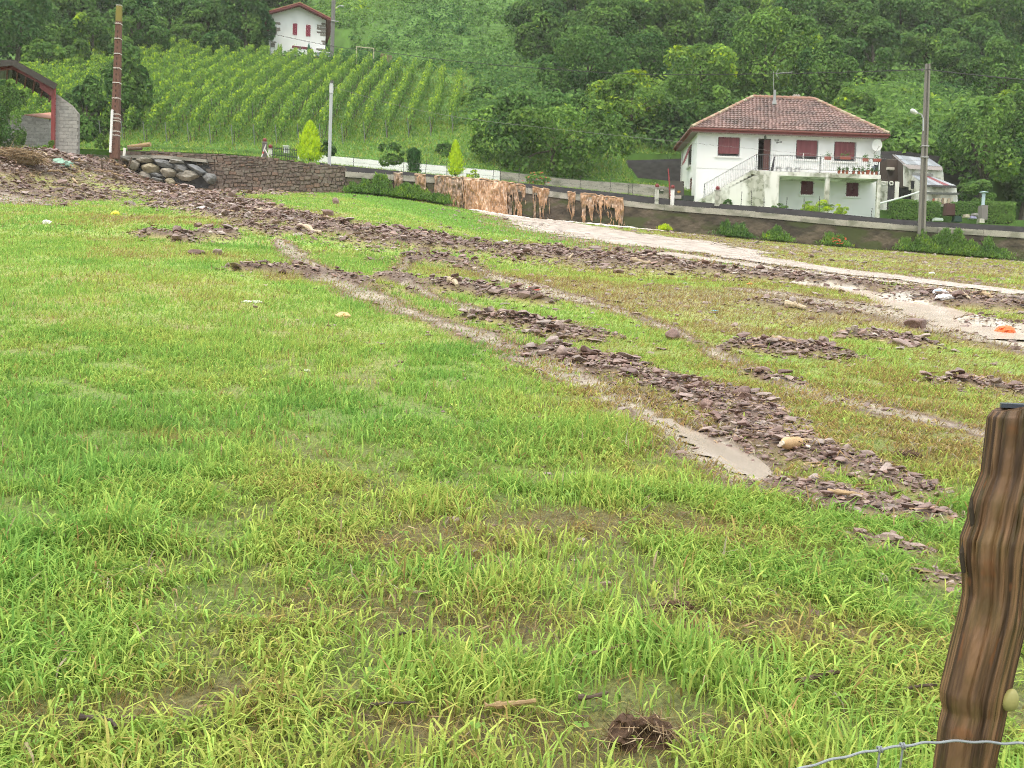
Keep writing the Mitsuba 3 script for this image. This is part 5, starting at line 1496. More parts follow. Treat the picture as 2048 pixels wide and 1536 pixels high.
def slab(f0, f1, wa, wb, da, db, y0=0):
    p, q = a + (b - a) * f0, a + (b - a) * f1
    return hexa([p + [-wa, y0 - da, 0], p + [wa, y0 - da, 0], p + [wa, y0 + da, 0], p + [-wa, y0 + da, 0], q + [-wb, y0 - db, 0], q + [wb, y0 - db, 0], q + [wb, y0 + db, 0], q + [-wb, y0 + db, 0]])


PB = pmat('pole_brown', lambda p, n, uv: mix((.165, .085, .06), (.115, .06, .045), noise(p.x * 9, p.y, p.z * 1.1)) * (.8 + .4 * noise(p.x * 40, p.y * 40, p.z * 8)), .85)
wf = lambda f: .215 - (.215 - .125) * f
part(k, 'shaft', slab(0, .9, wf(0), wf(.9), .17, .12), PB)
part(k, 'head', slab(.9, 1.0, wf(.9), wf(1), .12, .11), flat((.22, .19, .05), .9), label='lichen yellowed top of the pole')
part(k, 'cap', slab(1.0, 1.004, wf(1) + .01, wf(1) + .01, .12, .12), flat((.55, .55, .5)))
for j, v in enumerate((48, 78, 108, 137, 166, 197, 229, 237, 242.5, 263, 271)):
    f = (318 - v) / 306
    part(k, 'band', slab(f - .0025, f + .0025, wf(f) + .008, wf(f) + .008, .18, .18), flat((.62, .60, .56)))
for j in range(24):
    f = .06 + j * .035
    if f < .86:
        q = a + (b - a) * f
        part(k, 'hole', bx(q[0] - .025, q[0] + .025, q[1] - .176 + f * .05, q[1] - .16 + f * .05, q[2] - .06, q[2] + .06), flat((.045, .028, .022), .9))
solo('pipe', tube([P(220.5, 305, 56.8), P(224.5, 219.5, 56.8)], .065, 10), flat((.82, .82, .80), .4), 'white plastic pipe standing against the left side of the brown pole', 'pipe')
solo('stub_post', tube([P(248, 312, 57), P(249.5, 296, 57)], .075, 8), flat((.75, .75, .68), .5), 'short white post stub right of the brown pole', 'post')
k = thing('steel_post', 'slim grey steel post standing behind the stone wall', 'post')
a, b = P(658.5, 333, 59.5), P(663, 166, 59.5)
part(k, 'shaft', bar(a - [0, 0, .4], b, .16, .12), flat((.42, .45, .47), .5))
part(k, 'plate', bx(b[0] - .09, b[0] + .09, b[1] - .1, b[1] + .1, b[2] - .55, b[2] - .1), flat((.55, .57, .58), .4))
part(k, 'cap', bx(b[0] - .06, b[0] + .10, b[1] - .08, b[1] + .08, b[2], b[2] + .12), flat((.1, .1, .1)))
for l, pts, y0, y1 in (('long black cable running from the hilltop house to the lamp post', [(520, 62), (668, 93), (760, 103), (910, 122), (1112, 139), (1310, 149), (1580, 147), (1849, 139)], 110, 57.5), ('black cable running out of the frame to the right from the lamp post', [(1856, 139), (1950, 150), (2080, 162)], 57.5, 40),
                       ('thin grey cable sagging across the front of the two storey house', [(661, 172), (900, 232), (1150, 262), (1385, 286), (1520, 299), (1700, 314), (1848, 321)], 59.5, 57.5)):
    f = np.linspace(0, 1, len(pts))
    q = np.array([P(u, v, y0 + (y1 - y0) * t) for (u, v), t in zip(pts, f)])
    tt = np.linspace(0, 1, 40)
    q = np.stack([PchipInterpolator(f, q[:, j])(tt) for j in range(3)], 1)
    solo('cable', tube(q, .022 if 'black' in l else .007, 5), flat((.03, .03, .03)) if 'black' in l else flat((.25, .25, .25)), l, 'cable')

# ------------------------------------------------------------------ gate pillars and small things by the road
def pillar(label, u, vball, vtop, vbot, w, y, pale):
    k = thing('gate_pillar', label, 'gate pillar', 'gate pillars with red ball finials')
    x0_, x1_, z0_, z1_ = R(u - w / 2, u + w / 2, vtop, vbot, y)
    part(k, 'shaft', bx(x0_, x1_, y - .13, y + .13, z0_, z1_), 'render_stained' if pale else flat((.12, .11, .10), .9))
    part(k, 'cap', bx(x0_ - .03, x1_ + .03, y - .16, y + .16, z1_, z1_ + .05), flat((.30, .28, .25)))
    c = P(u, vball, y)
    q = np.linspace(-np.pi / 2, np.pi / 2, 9)
    part(k, 'ball', shift(lathe(np.stack([.125 * np.cos(q) + .001, .125 * np.sin(q)], 1), 14), [(x0_ + x1_) / 2, y, max(c[2], z1_ + .16)]), flat((.20, .035, .035), .5), smooth=True)


pillar('dark gate pillar left of the iron garden fence', 529, 281, 286, 318, 8, 63.8, False)
pillar('short white gate pillar at the end of the iron garden fence', 540.5, 293, 299, 318, 7, 65.5, True)
pillar('left one of the gate pillars before the stone steps', 1313.5, 372, 377, 412, 7, 63.8, True)
pillar('gate pillar beside the thin red pole', 1344.5, 374, 380, 412, 7, 63.8, True)
pillar('gate pillar at the foot of the stair railing', 1434.5, 377, 382, 412, 9, 63.8, True)
k = thing('garden_fence', 'black iron garden fence behind the stone wall', 'fence')
for j in range(12):
    u = 545 + 4.3 * j
    a, b = P(u, 313 + .16 * j * 3, 64.3), P(u + .7, 292.5 + .16 * j * 3, 64.3)
    part(k, 'bar', bar(a - [0, 0, .3], b, .03), flat((.03, .035, .03)))
for v in (295.5, 309):
    part(k, 'rail', bar(P(543, v, 64.32), P(594, v + 5.5, 64.32), .035), flat((.03, .035, .03)))
k = thing('meter_box', 'small pale box behind the iron garden fence', 'box')
x0_, x1_, z0_, z1_ = R(566.5, 577, 293, 306, 67)
part(k, 'body', bx(x0_, x1_, 67, 67.3, z0_, z1_), flat((.55, .58, .55), .6))
part(k, 'lid', bx(x0_ - .03, x1_ + .03, 66.95, 67.33, z1_, z1_ + .06), flat((.60, .64, .60), .6))
part(k, 'window', bx(x0_ + .12, x1_ - .04, 66.98, 66.999, z0_ + .1, z1_ - .06), flat((.25, .28, .27), .3))
for l, (u0, v0, u1, v1) in (('red and white striped stake leaning left at the dark gate pillar', (523, 314, 532, 289)), ('white stake leaning right at the dark gate pillar', (540, 318, 530, 299))):
    a, b = P(u0, v0, 63.3), P(u1, v1, 63.4)
    k = thing('stake', l, 'stake')
    part(k, 'shaft', tube([a, b], .035, 6), flat((.62, .60, .54)))
    if 'red' in l:
        part(k, 'stripe', tube([a + (b - a) * .25, a + (b - a) * .42], .038, 6), flat((.5, .06, .05)))
solo('red_pole', tube([P(1341, 400, 63.9), P(1336.5, 337, 63.9)], .03, 6), flat((.35, .05, .06)), 'thin red pole beside the gate pillar', 'pole')
x0_, x1_, z0_, z1_ = R(1319, 1327, 379, 386, 64.2)
k = thing('mailbox', 'small dark green mailbox between the ball topped gate pillars', 'mailbox')
part(k, 'body', bx(x0_, x1_, 64.1, 64.4, z0_, z1_), flat((.06, .08, .05)))
part(k, 'flap', bx(x0_ + .03, x1_ - .03, 64.07, 64.099, z1_ - .09, z1_ - .03), flat((.45, .45, .4)))
solo('flower_tub', rock(P(1358, 384, 64.6), [.12, .12, .07], 5), flat((.55, .25, .03)), 'tub of orange flowers beside the gate pillar', 'flower tub')
x0_, x1_, z0_, z1_ = R(1347, 1362, 391, 398, 64.0)
solo('stone_trough', bx(x0_, x1_, 63.9, 64.3, z0_, z1_), 'concrete', 'pale stone trough right of the gate pillar', 'trough')
x0_, x1_, z0_, z1_ = R(1366, 1388, 391, 401, 65)
solo('dark_trough', bx(x0_, x1_, 65, 65.5, z0_, z1_), flat((.04, .045, .045)), 'dark trough at the corner of the two storey house', 'trough')
for i in range(5):
    x0_, x1_, z0_, z1_ = R(1341, 1368, 362 + 6 * i, 369 + 6 * i, 69 - .4 * i)
    solo('stone_step', bx(x0_, x1_, 69 - .4 * i, 69.8 - .4 * i, z0_, z1_), flat((.075, .07, .06), .8), ['top', 'second highest', 'middle', 'second lowest', 'lowest'][i] + ' dark stone step climbing beside the two storey house', 'step', 'stone steps beside the house')

# ------------------------------------------------------------------ water falling over the road wall
def cascade(label, u0, u1, tone, dens, out, seed, holes_=0.0):
    r = np.random.default_rng(seed)
    k = thing('waterfall', label, 'waterfall')
    nx, nz = int((u1 - u0) * 1.7) + 6, 44
    x = np.linspace(P(u0, 400, YW)[0], P(u1, 400, YW)[0], nx)
    t = np.linspace(0, 1, nz)
    zt_, zb_ = COPE(x) + .05, F(x, x * 0 + YW - .5) + .02
    z = zt_[None] * (1 - t[:, None]) + zb_[None] * t[:, None]
    X = np.broadcast_to(x[None], z.shape) + .03 * (meshkit.noise(np.stack([z * 3, z * 0 + x[None] * 9, z * 0], -1)) - .5) + .12 * t[:, None]
    body = meshkit.fbm(np.stack([X * 3.2, z * 1.0, z * 0], -1), 3, seed) - .5
    fine = meshkit.fbm(np.stack([X * 8, z * 3.6, z * 0 + 3], -1), 3, seed + 1) - .5
    Y = YW - .10 - out * np.sqrt(t)[:, None] - (.10 + .22 * t[:, None]) * np.maximum(body, -.25) - .26 * fine
    V, Fc = grid(X, Y, z)
    web = np.clip(1 - 9 * np.abs(meshkit.fbm(np.stack([X * 5 + body, z * 2.0, z * 0 + 9], -1), 3, seed + 2) - .5), 0, 1)
    uvt = np.clip(tone - .08 + .45 * body + .55 * fine + .22 * web * (.3 + .7 * t[:, None]) + .3 * np.exp(-t / .05)[:, None], 0, 1)
    if holes_ > 0:                               # a torn fall: only the lip is a closed sheet
        hn = meshkit.fbm(np.stack([X * 7, z * 1.15, z * 0 + 14], -1), 3, seed + 5)
        thr = np.interp(t, [0, .12, .35, 1], [0, .25, .36 + .28 * holes_, .40 + .38 * holes_])[:, None]
        keep = (hn > thr)[:-1, :-1].ravel()
        Fc = np.vstack([Fc[:len(Fc) // 2][keep], Fc[len(Fc) // 2:][keep]])
    part(k, 'sheet', (V, Fc), 'falling_water', uv=np.stack([uvt.ravel(), uvt.ravel()], 1), smooth=True)
    Vs, Fs, Us, n0 = [], [], [], 0
    for _ in range(max(3, int((u1 - u0) * .10))):        # flat ribbons of water in front of the wall
        xi = x[0] + (x[-1] - x[0]) * r.uniform(0, 1)
        z1, z0 = float(COPE(xi)) + .05, float(F(xi, YW - .5))
        m_ = 10
        s0 = 0 if r.random() < .75 else r.uniform(.1, .6)
        s = np.linspace(s0, min(1, s0 + r.uniform(.35, 1.1)), m_)
        cx = xi + np.cumsum(r.normal(0, .034, m_)) + .12 * s
        hw_ = r.uniform(.006, .030) * (1 - .55 * (s - s0)) * np.minimum(1, np.linspace(.5, 3, m_)) * np.minimum(1, np.linspace(4, .25, m_))
        cy = YW - .12 - (out + r.uniform(.02, .10)) * np.sqrt(s) - .10 * s
        cz = z1 + (z0 - z1) * s
        Vs.append(np.stack([np.stack([cx - hw_, cy + .02, cz], 1), np.stack([cx, cy - .02, cz], 1), np.stack([cx + hw_, cy + .02, cz], 1)], 1).reshape(-1, 3))
        i = np.arange(m_ - 1)[:, None] * 3 + n0
        Fs += [i + [0, 3, 4], i + [0, 4, 1], i + [1, 4, 5], i + [1, 5, 2]]
        n0 += m_ * 3
        Us.append(np.full((m_ * 3, 2), np.clip(r.normal(tone + .16, .16), 0, 1)))
    part(k, 'strands', (np.vstack(Vs), np.vstack(Fs)), 'falling_water', uv=np.vstack(Us), smooth=True, kind='stuff')
    cr = np.stack([x, x * 0 + YW - .10, COPE(x) + .04 + .09 * meshkit.noise(np.stack([x * 6, x * 0, x * 0 + seed], 1))], 1)
    part(k, 'crest', tube(cr, .04, 6), 'falling_water', uv=np.full((nx * 6 + 2, 2), min(1, tone + .12)))


cascade('narrow pale sheet of water at the left end of the overflow', 786, 804, .15, .5, .05, 1)
cascade('small tan cascade left of the wide one, before a bare pier', 828, 850, .42, 1.0, .14, 2)
cascade('thin brown sheet of water left of the wide orange cascade', 868, 912, .25, .5, .12, 3)
cascade('grey torrent along the left edge of the wide orange cascade', 911, 934, .20, .6, .22, 4)
cascade('wide orange brown cascade pouring over the wall', 926, 1012, .58, 1.5, .34, 5)
cascade('pale broken water right of the wide orange cascade', 1002, 1050, .36, 1.0, .10, 6, .34)
cascade('thin forked trickles in the middle of the mossy wall', 1064, 1098, .40, .8, .05, 7, .52)
cascade('single thin trickle between the two big cascades', 1134, 1150, .35, .4, .05, 8, .60)
cascade('broad tan cascade at the right end of the overflow', 1160, 1246, .42, 1.5, .16, 9, .36)
# foam where the falls land
r = np.random.default_rng(61)
ms = []
for _ in range(760):
    u = r.uniform(945, 1330)
    if 1050 < u < 1180 and r.random() < .6:
        continue
    x = P(u, 440, YW)[0]
    y = YW - .35 - abs(r.normal(0, .35))
    V, Fc = STONES[_ % 40]
    s = r.uniform(.05, .20) if 940 < u < 1050 or u > 1175 and u < 1262 else r.uniform(.04, .10)
    ms.append((V * [s * 1.6, s, s * .7] + [x, y, float(F(x, y)) + .06], Fc))
struct('foam', join(*ms), flat((.80, .75, .68), .5), kind='stuff', label='pale foam at the foot of the waterfalls')

# ------------------------------------------------------------------ flood debris: stones
r = np.random.default_rng(21)
N = 26000
sel = []
cand_y = np.concatenate([r.uniform(4.5, 16, 85000), r.uniform(16, 57.6, 300000)])
cand_x = r.uniform(-1, 1, len(cand_y)) * (cand_y * .5 + .6)
dv, wv = at(mD, cand_x, cand_y), at(mW, cand_x, cand_y)
pr = np.clip((dv + .42) * .85, 0, 1) * np.where(wv > .1, .25, 1.0)
hdist = np.min([np.hypot(cand_x - c[0], cand_y - c[1]) / rr for c, rr, h in _heap], 0)
pr = np.maximum(pr, np.clip(1.25 - hdist, 0, 1))
stray = r.uniform(0, 1, len(cand_y)) < (.008 + .026 * (cand_x > -.08 * cand_y)) * np.clip(1 + 2 * (mD.max() * 0 + at(np.clip(mS, 0, 1), cand_x, cand_y)), 0, 3)
ok = (r.uniform(0, 1, len(cand_y)) < pr * np.where(cand_y < 16, .62, .20)) | (stray & (cand_x * 1. > -cand_y * .25))
sx, sy = cand_x[ok], cand_y[ok]
strayed = ~(r.uniform(0, 1, len(sx)) < 0) & (at(mD, sx, sy) < -.1)
nS = len(sx)
FLAT = np.argsort([np.ptp(q[0][:, 2]) for q in STONES])[:14]
size = np.clip(np.exp(r.normal(np.log(.036), .56, nS)), .012, .14) * np.interp(sy, [5, 9, 14, 25, 58], [.42, .52, .80, 1.1, 1.9])
size *= np.where(strayed, .8, 1)
sz = F(sx, sy)
lift = np.clip(at(mD, sx, sy) + .05, 0, .7) * r.uniform(0, 1, nS) * size * 1.1
stone_t = np.clip(r.beta(2, 2.4, nS) * .78 + (r.random(nS) < .05) * r.uniform(.2, .5, nS), 0, 1)
stone_b = np.clip(r.normal(.5, .14, nS), .15, .95)
ang = r.uniform(0, 2 * np.pi, nS)
tilt = r.normal(0, .16, (nS, 2))
var = np.where(r.random(nS) < .5, FLAT[r.integers(0, len(FLAT), nS)], r.integers(0, 40, nS))


def stone_mesh(i, full=True):
    V, Fc = STONES[var[i]] if full else PEBBLES[var[i] % 12]
    s = size[i]
    Rm = rotm(tilt[i, 0], tilt[i, 1] - .10, ang[i])
    return (V * [s, s, s]) @ Rm.T + [sx[i], sy[i], sz[i] + lift[i] + s * .12], Fc


BANDC = {n_: np.array([ground(u, v)[:2] for u, v, w in pts]) for n_, pts in DEBRIS.items()}
WHERE = {'main': 'in the long main debris band', 'fork': 'in the fork of the main debris band', 'left_scatter': 'in the thin scatter on the left meadow', 'spill': 'in the small left hand spill', 'island': 'in the small stone island', 'middle': 'in the middle debris streak', 'tongue_top': 'at the upper end of the near rubble tongue', 'tongue': 'in the near rubble tongue',
         'tongue_side': 'in the side heap of the tongue', 'near': 'around the plastic bottle', 'near_low': 'in the lowest rubble patch', 'right_pile': 'in the low right hand mound', 'right_upper': 'in the upper right hand mound', 'right_mid': 'in the small heap below the pink stream', 'right_far': 'in the mound beside the orange bag', 'right_low': 'in the reddish patch above the fence post', 'small': 'in the tiny patch at the silty rill', 'low_patch': 'in the brown patch left of the post', 'low_patch_b': 'in the bare patch beside the post'}
order = np.argsort(-size / sy * np.where(np.abs(sx) < sy * .47, 1, 0))
single = order[:285]
for i in single:
    nm = min(BANDC, key=lambda n_: np.min(np.hypot(*(BANDC[n_] - [sx[i], sy[i]]).T)))
    stray_ = strayed[i]
    kind = 'flat' if np.ptp(STONES[var[i]][0][:, 2]) < .62 else 'chunky'
    col = 'pale' if stone_t[i] > .62 else 'grey' if stone_t[i] > .42 else 'purple brown' if stone_t[i] > .22 else 'dark'
    wh = WHERE[nm] if not stray_ else 'alone near ' + WHERE[nm].split(' ', 1)[1]
    kind = ('tiny' if size[i] < .035 else 'fist sized' if size[i] < .06 else 'plate sized' if size[i] < .11 else 'big') + ' ' + kind
    m = stone_mesh(i)
    if size[i] / sy[i] * FPX > 22:
        tm = trimesh.Trimesh(*m, process=False).subdivide().subdivide()
        V = np.array(tm.vertices)
        c = V.mean(0)
        V = c + (V - c) * (1 + .22 * (meshkit.fbm((V - c) / size[i] * 2.2 + i, 3, 3) - .5))[:, None]
        m = (V, np.array(tm.faces))
    lb = f'{kind} {col} flood stone {wh}'
    lb = lb if len(lb.split()) <= 16 else lb.replace(' flood', '').replace('the ', '', 1)
    solo('stone', m, 'stone', lb, 'stone', f'{kind} {col} stones {wh}'[:110], uv=np.tile([stone_t[i], stone_b[i]], (len(m[0]), 1)))
rest = order[285:]
ms, us = [], []
for i in rest:
    V, Fc = stone_mesh(i, FPX * size[i] / sy[i] > 7)
    ms.append((V, Fc))
    us.append(np.tile([stone_t[i], stone_b[i]], (len(V), 1)))
# gravel between the stones
ny = 15000
y = np.concatenate([r.uniform(5, 14, ny), r.uniform(14, 57, ny * 2)])
x = r.uniform(-1, 1, len(y)) * (y * .5 + .5)
keep = r.uniform(0, 1, len(y)) < np.clip((at(mD, x, y) + .15) * 2.2, 0, 1)
x, y = x[keep], y[keep]
for i in range(len(x)):
    V, Fc = PEBBLES[(i * 7) % 12]
    s = r.uniform(.011, .030) * np.interp(y[i], [5, 20, 58], [1, 1.8, 3.2])
    a = r.uniform(0, 6.28)
    V = V * s
    V = np.stack([V[:, 0] * math.cos(a) - V[:, 1] * math.sin(a), V[:, 0] * math.sin(a) + V[:, 1] * math.cos(a), V[:, 2]], 1) + [x[i], y[i], float(0)]
    ms.append((V, Fc))
    us.append(np.tile([r.uniform(0, .6), r.uniform(.3, .7)], (len(V), 1)))
gz = F(x, y)
for i in range(len(x)):
    ms[len(rest) + i] = (ms[len(rest) + i][0] + [0, 0, gz[i]], ms[len(rest) + i][1])
struct('rubble', join(*ms), 'stone', uv=np.vstack(us), kind='stuff', label='flood gravel and small stones of the debris bands')

# twigs, straw and branches caught in the debris
def stick(label, u0, v0, u1, v1, rad, t, name='branch', cat='branch', bend=.06, rough=True, lift=.02, group=None):
    a, b = gp(u0, v0), gp(u1, v1)
    rr = np.random.default_rng(int(u0 * 7 + v0))
    n_ = 12
    s = np.linspace(0, 1, n_)
    L = np.linalg.norm(b - a)
    q = a + (b - a) * s[:, None] + rr.normal(0, 1, 3) * np.sin(s * 3.1)[:, None] * bend * L * [1, 1, .2]
    rad = rad * (.7 if q[0, 1] < 6 else 1.1)
    q[:, 2] = F(q[:, 0], q[:, 1]) + rad * .6 + lift + (.022 if q[0, 1] < 6 else 0)
    m = tube(q, rad * (1 - .45 * s) * (1 + .25 * rr.normal(size=n_) * rough), 8)
    return solo(name, m, 'timber', label, cat, group, uv=np.tile([t, .5], (len(m[0]), 1)))


stick('grey splintered branch lying in the grass left of the fence post', 1598, 1394, 1676, 1372, .018, .12)
stick('dark short branch in the grass beside the fence post', 1805, 1408, 1872, 1397, .012, .08)
stick('dark stick in the lower left grass', 160, 1466, 230, 1488, .014, .02)
stick('thin reddish stick right of the dark stick in the lower left grass', 240, 1464, 300, 1466, .006, .25)
stick('grey bent stick lying in the middle of the foreground grass', 1170, 1336, 1278, 1306, .011, .3, bend=.03)
stick('tan driftwood stick left of the torn sod', 968, 1442, 1070, 1432, .018, .66, bend=.03)
stick('dark stick end right of the tan driftwood stick', 1155, 1424, 1215, 1413, .014, .1)
stick('black thin stick in the left foreground grass', 740, 1438, 830, 1434, .009, .03)
stick('dark flat bark strip in the foreground grass', 780, 1298, 860, 1282, .010, .05)
stick('orange brown root lying on the lowest rubble patch', 1655, 991, 1725, 999, .014, .7, bend=.03)
stick('short pale stick on the stones beside the bottle', 1628, 888, 1648, 892, .012, .85)
stick('pale stick standing out of the grassy side of the rubble tongue', 1555, 822, 1585, 834, .011, .85, bend=.1)
stick('dark twig across the silty rill', 930, 628, 980, 626, .012, .05)
stick('pale root in the small upper mound on the right', 1570, 614, 1612, 622, .05, .95, bend=.08)
stick('yellow root on top of the low mound on the right half', 1545, 684, 1592, 690, .035, .75)
stick('long yellow reed stalks beside the white bag', 1898, 584, 1940, 601, .028, .95, bend=.02)
stick('second yellow reed stalk beside the white bag', 1906, 590, 1938, 597, .022, .9, bend=.02)
stick('orange root at the right end of the main debris band', 1965, 592, 1985, 601, .05, .75)
stick('white peeled stick in the main debris band', 510, 420, 552, 418, .05, 1.0, bend=.01)
stick('bleached pale root in the middle of the main debris band', 600, 455, 640, 470, .06, .95)
stick('pale peeled branch on the middle debris streak', 898, 566, 914, 578, .05, .95)
stick('pale twig standing at the lower edge of the main debris band', 1137, 520, 1147, 510, .03, .9)
stick('pale orange stick near the middle of the main debris band', 1262, 524, 1300, 528, .06, .85)
for i in range(26):
    u = r.uniform(10, 250)
    v = r.uniform(318, 372)
    tt_ = r.uniform(.1, .8)
    stick(('pale' if tt_ > .55 else 'brown' if tt_ > .3 else 'dark') + ' tangled branch in the ' + ('left' if u < 85 else 'middle' if u < 170 else 'right') + ' part of the debris heap' + (', near its top' if v < 338 else ', low down'), u, v, u + r.normal(0, 22), v + r.normal(0, 6), r.uniform(.02, .045), tt_, lift=r.uniform(.02, .3), group='branches of the big debris heap', bend=.12)
for l, u0, v0, u1, v1, y, rad in (('dark snag sticking up from the middle of the debris heap', 74, 342, 78, 318, 50, .05), ('brown stump leaning in the left part of the debris heap', 42, 345, 49, 322, 50, .09), ('black snag leaning right in the debris heap', 117, 342, 129, 333, 50, .05), ('forked snag right of the green net in the debris heap', 202, 340, 203, 320, 51, .05), ('dark slanting stick before the boulders', 250, 345, 262, 318, 56.8, .05)):
    a, b = P(u0, v0, y), P(u1, v1, y)
    g = float(F(a[0], a[1]))
    m = tube([[a[0], a[1], min(a[2], g) - .1], (a + b) / 2 + [.05, 0, 0], b, b + (b - a) * .15], [rad * 1.3, rad, rad * .7, rad * .3], 7)
    solo('snag', m, 'timber', l, 'snag', uv=np.tile([.1, .5], (len(m[0]), 1)))
k = thing('log', 'orange brown log lying on the stone wall right of the brown pole', 'log')
m = tube([P(256, 294, 57.6), P(280, 291.5, 57.5), P(301, 288.5, 57.4)], [.10, .11, .11], 10)
part(k, 'trunk', m, 'timber', uv=np.tile([.66, .5], (len(m[0]), 1)))
m = tube([P(272, 290, 57.5), P(286, 283, 57.5)], [.03, .015], 6)
part(k, 'twig', m, 'timber', uv=np.tile([.2, .5], (len(m[0]), 1)))
m = tube([P(256, 298, 57.3), P(284, 297, 57.3)], [.09, .08], 8)
solo('log', m, 'timber', 'dark log under the orange brown one', 'log', uv=np.tile([.12, .5], (len(m[0]), 1)))

# straw: thin dead blades in the bands and dry patches
ns = 60000
y = np.concatenate([r.uniform(3, 14, ns // 2), r.uniform(14, 57.5, ns)])
x = r.uniform(-1, 1, len(y)) * (y * .5 + .4)
pk = np.clip((at(mD, x, y) + .35) * .9, 0, .55) + np.clip(at(mY, x, y), 0, .6) * np.where(y < 12, .5, .1)
pk = np.maximum(pk, np.clip(1.3 - np.min([np.hypot(x - c[0], y - c[1]) / rr for c, rr, h in _heap], 0), 0, .8))
keep = r.uniform(0, 1, len(y)) < pk
x, y = x[keep], y[keep]
n = len(x)
a = r.normal(-.5, 1.0, n)
L = r.uniform(.03, .11, n) * np.interp(y, [3, 8, 20, 58], [.8, 1.2, 2.2, 5])
wd = L * .035 + .0012 * np.interp(y, [3, 58], [1, 10])
d = np.stack([np.cos(a), np.sin(a), r.normal(.08, .14, n)], 1)
s = np.stack([-np.sin(a), np.cos(a), r.normal(0, .5, n)], 1)
c = np.stack([x, y, F(x, y) + r.uniform(.005, .03, n) + np.clip(at(mD, x, y), 0, 1) * .05 * np.clip(y / 20, .3, 2)], 1)
V = np.stack([c - d * L[:, None] / 2 - s * wd[:, None], c - d * L[:, None] / 2 + s * wd[:, None], c + d * L[:, None] / 2 + np.stack([0 * x, 0 * x, r.normal(0, .02, n)], 1)], 1).reshape(-1, 3)
struct('straw', (V, np.arange(3 * n).reshape(-1, 3)), 'timber', uv=np.repeat(np.stack([np.clip(r.beta(1.5, 2.2, n), 0, 1), np.full(n, .5)], 1), 3, 0), kind='stuff', label='dead straw and plant litter washed up on the meadow')

# ------------------------------------------------------------------ litter
def crumple(label, name, cat, u, v, s, rgb, seed, rough=.55, rg=.6, lift=.3, extra=None):
    c = gp(u, v)
    m = rock([c[0], c[1], c[2] + s[2] * lift], s, seed, 3, rg, None)
    V = m[0]
    k = thing(name, label, cat)
    V = V + (meshkit.fbm((V - V.mean(0)) / max(s) * 4 + seed, 3, seed)[:, None] - .5) * max(s) * .5
    part(k, 'body', (V, m[1]), flat(rgb, rough))
    if extra:
        e = rock([c[0] + extra[0], c[1] + extra[1], c[2] + s[2] * .5], [q * .5 for q in s], seed + 1, 2, rg)
        part(k, 'patch', e, flat(extra[2], rough))
    return k


crumple('crumpled orange plastic bag at the pink stream', 'plastic_bag', 'plastic bag', 2010, 668, [.16, .12, .10], (.75, .16, .04), 1, .4)
crumple('crumpled white plastic bag in the right end of the debris band', 'plastic_bag', 'plastic bag', 1893, 597, [.20, .14, .07], (.78, .76, .77), 2, .4)
crumple('white bag with a blue mark beside the other white bag', 'plastic_bag', 'plastic bag', 1881, 588, [.15, .12, .09], (.72, .74, .78), 3, .4, extra=(-.08, -.08, (.25, .45, .62)))
crumple('flattened clear plastic bag on the left meadow', 'plastic_bag', 'plastic bag', 500, 605, [.16, .07, .025], (.66, .70, .62), 4, .3)
crumple('torn white paper scrap on the left meadow below the heap', 'paper_scrap', 'paper scrap', 94, 449, [.13, .09, .09], (.75, .75, .68), 5)
crumple('bright yellow plastic scrap on the left meadow', 'plastic_scrap', 'plastic scrap', 229, 430, [.15, .09, .10], (.75, .68, .06), 6, .4)
crumple('tan crumpled plastic cup in the left of the meadow', 'plastic_scrap', 'plastic scrap', 685, 636, [.10, .08, .06], (.62, .45, .20), 7, .4)
crumple('pale yellow wrapper in the grass near the middle of the picture', 'wrapper', 'wrapper', 905, 812, [.040, .022, .014], (.72, .74, .18), 8, .4)
crumple('white scrap in the grass left of the yellow wrapper', 'paper_scrap', 'paper scrap', 615, 743, [.045, .03, .015], (.66, .70, .55), 9)
crumple('small white scrap on the grass beyond the cream stream', 'paper_scrap', 'paper scrap', 1863, 548, [.10, .07, .05], (.78, .78, .74), 10)
crumple('small white scrap at the lower edge of the debris band below the cascade', 'paper_scrap', 'paper scrap', 1011, 484, [.09, .06, .05], (.75, .78, .74), 11)
crumple('white scrap in the debris left of the long stone row', 'paper_scrap', 'paper scrap', 322, 386, [.28, .15, .07], (.72, .70, .66), 12)
crumple('red and white wrapper on the middle debris streak', 'wrapper', 'wrapper', 1066, 580, [.11, .07, .05], (.45, .09, .07), 13, .4, extra=(-.07, -.03, (.75, .70, .62)))
crumple('tiny blue scrap on the right half of the meadow', 'plastic_scrap', 'plastic scrap', 1431, 623, [.06, .03, .02], (.10, .42, .62), 14, .4)
crumple('orange rag at the foot of the boulders', 'rag', 'rag', 353, 362, [.09, .06, .14], (.62, .20, .06), 15)
crumple('yellow ball shaped scrap at the foot of the wall between the cascades', 'plastic_scrap', 'plastic scrap', 1120, 437, [.06, .06, .06], (.80, .50, .03), 16, .5, .1)
crumple('small orange scrap at the main debris band in the middle', 'plastic_scrap', 'plastic scrap', 1500, 569, [.09, .05, .03], (.52, .22, .05), 17)
crumple('pale green net caught on the debris heap', 'net', 'net', 122, 330, [.62, .35, .22], (.26, .42, .33), 18, .8, .8)
crumple('black rubber piece on the grass below the stone wall', 'rubber_piece', 'rubber piece', 489, 391, [.12, .08, .08], (.025, .025, .03), 19, .5)
crumple('white foam sheet on the edge of the rubble below the boulders', 'foam_sheet', 'foam sheet', 411, 417, [.32, .14, .035], (.70, .72, .74), 20, .5, .3)
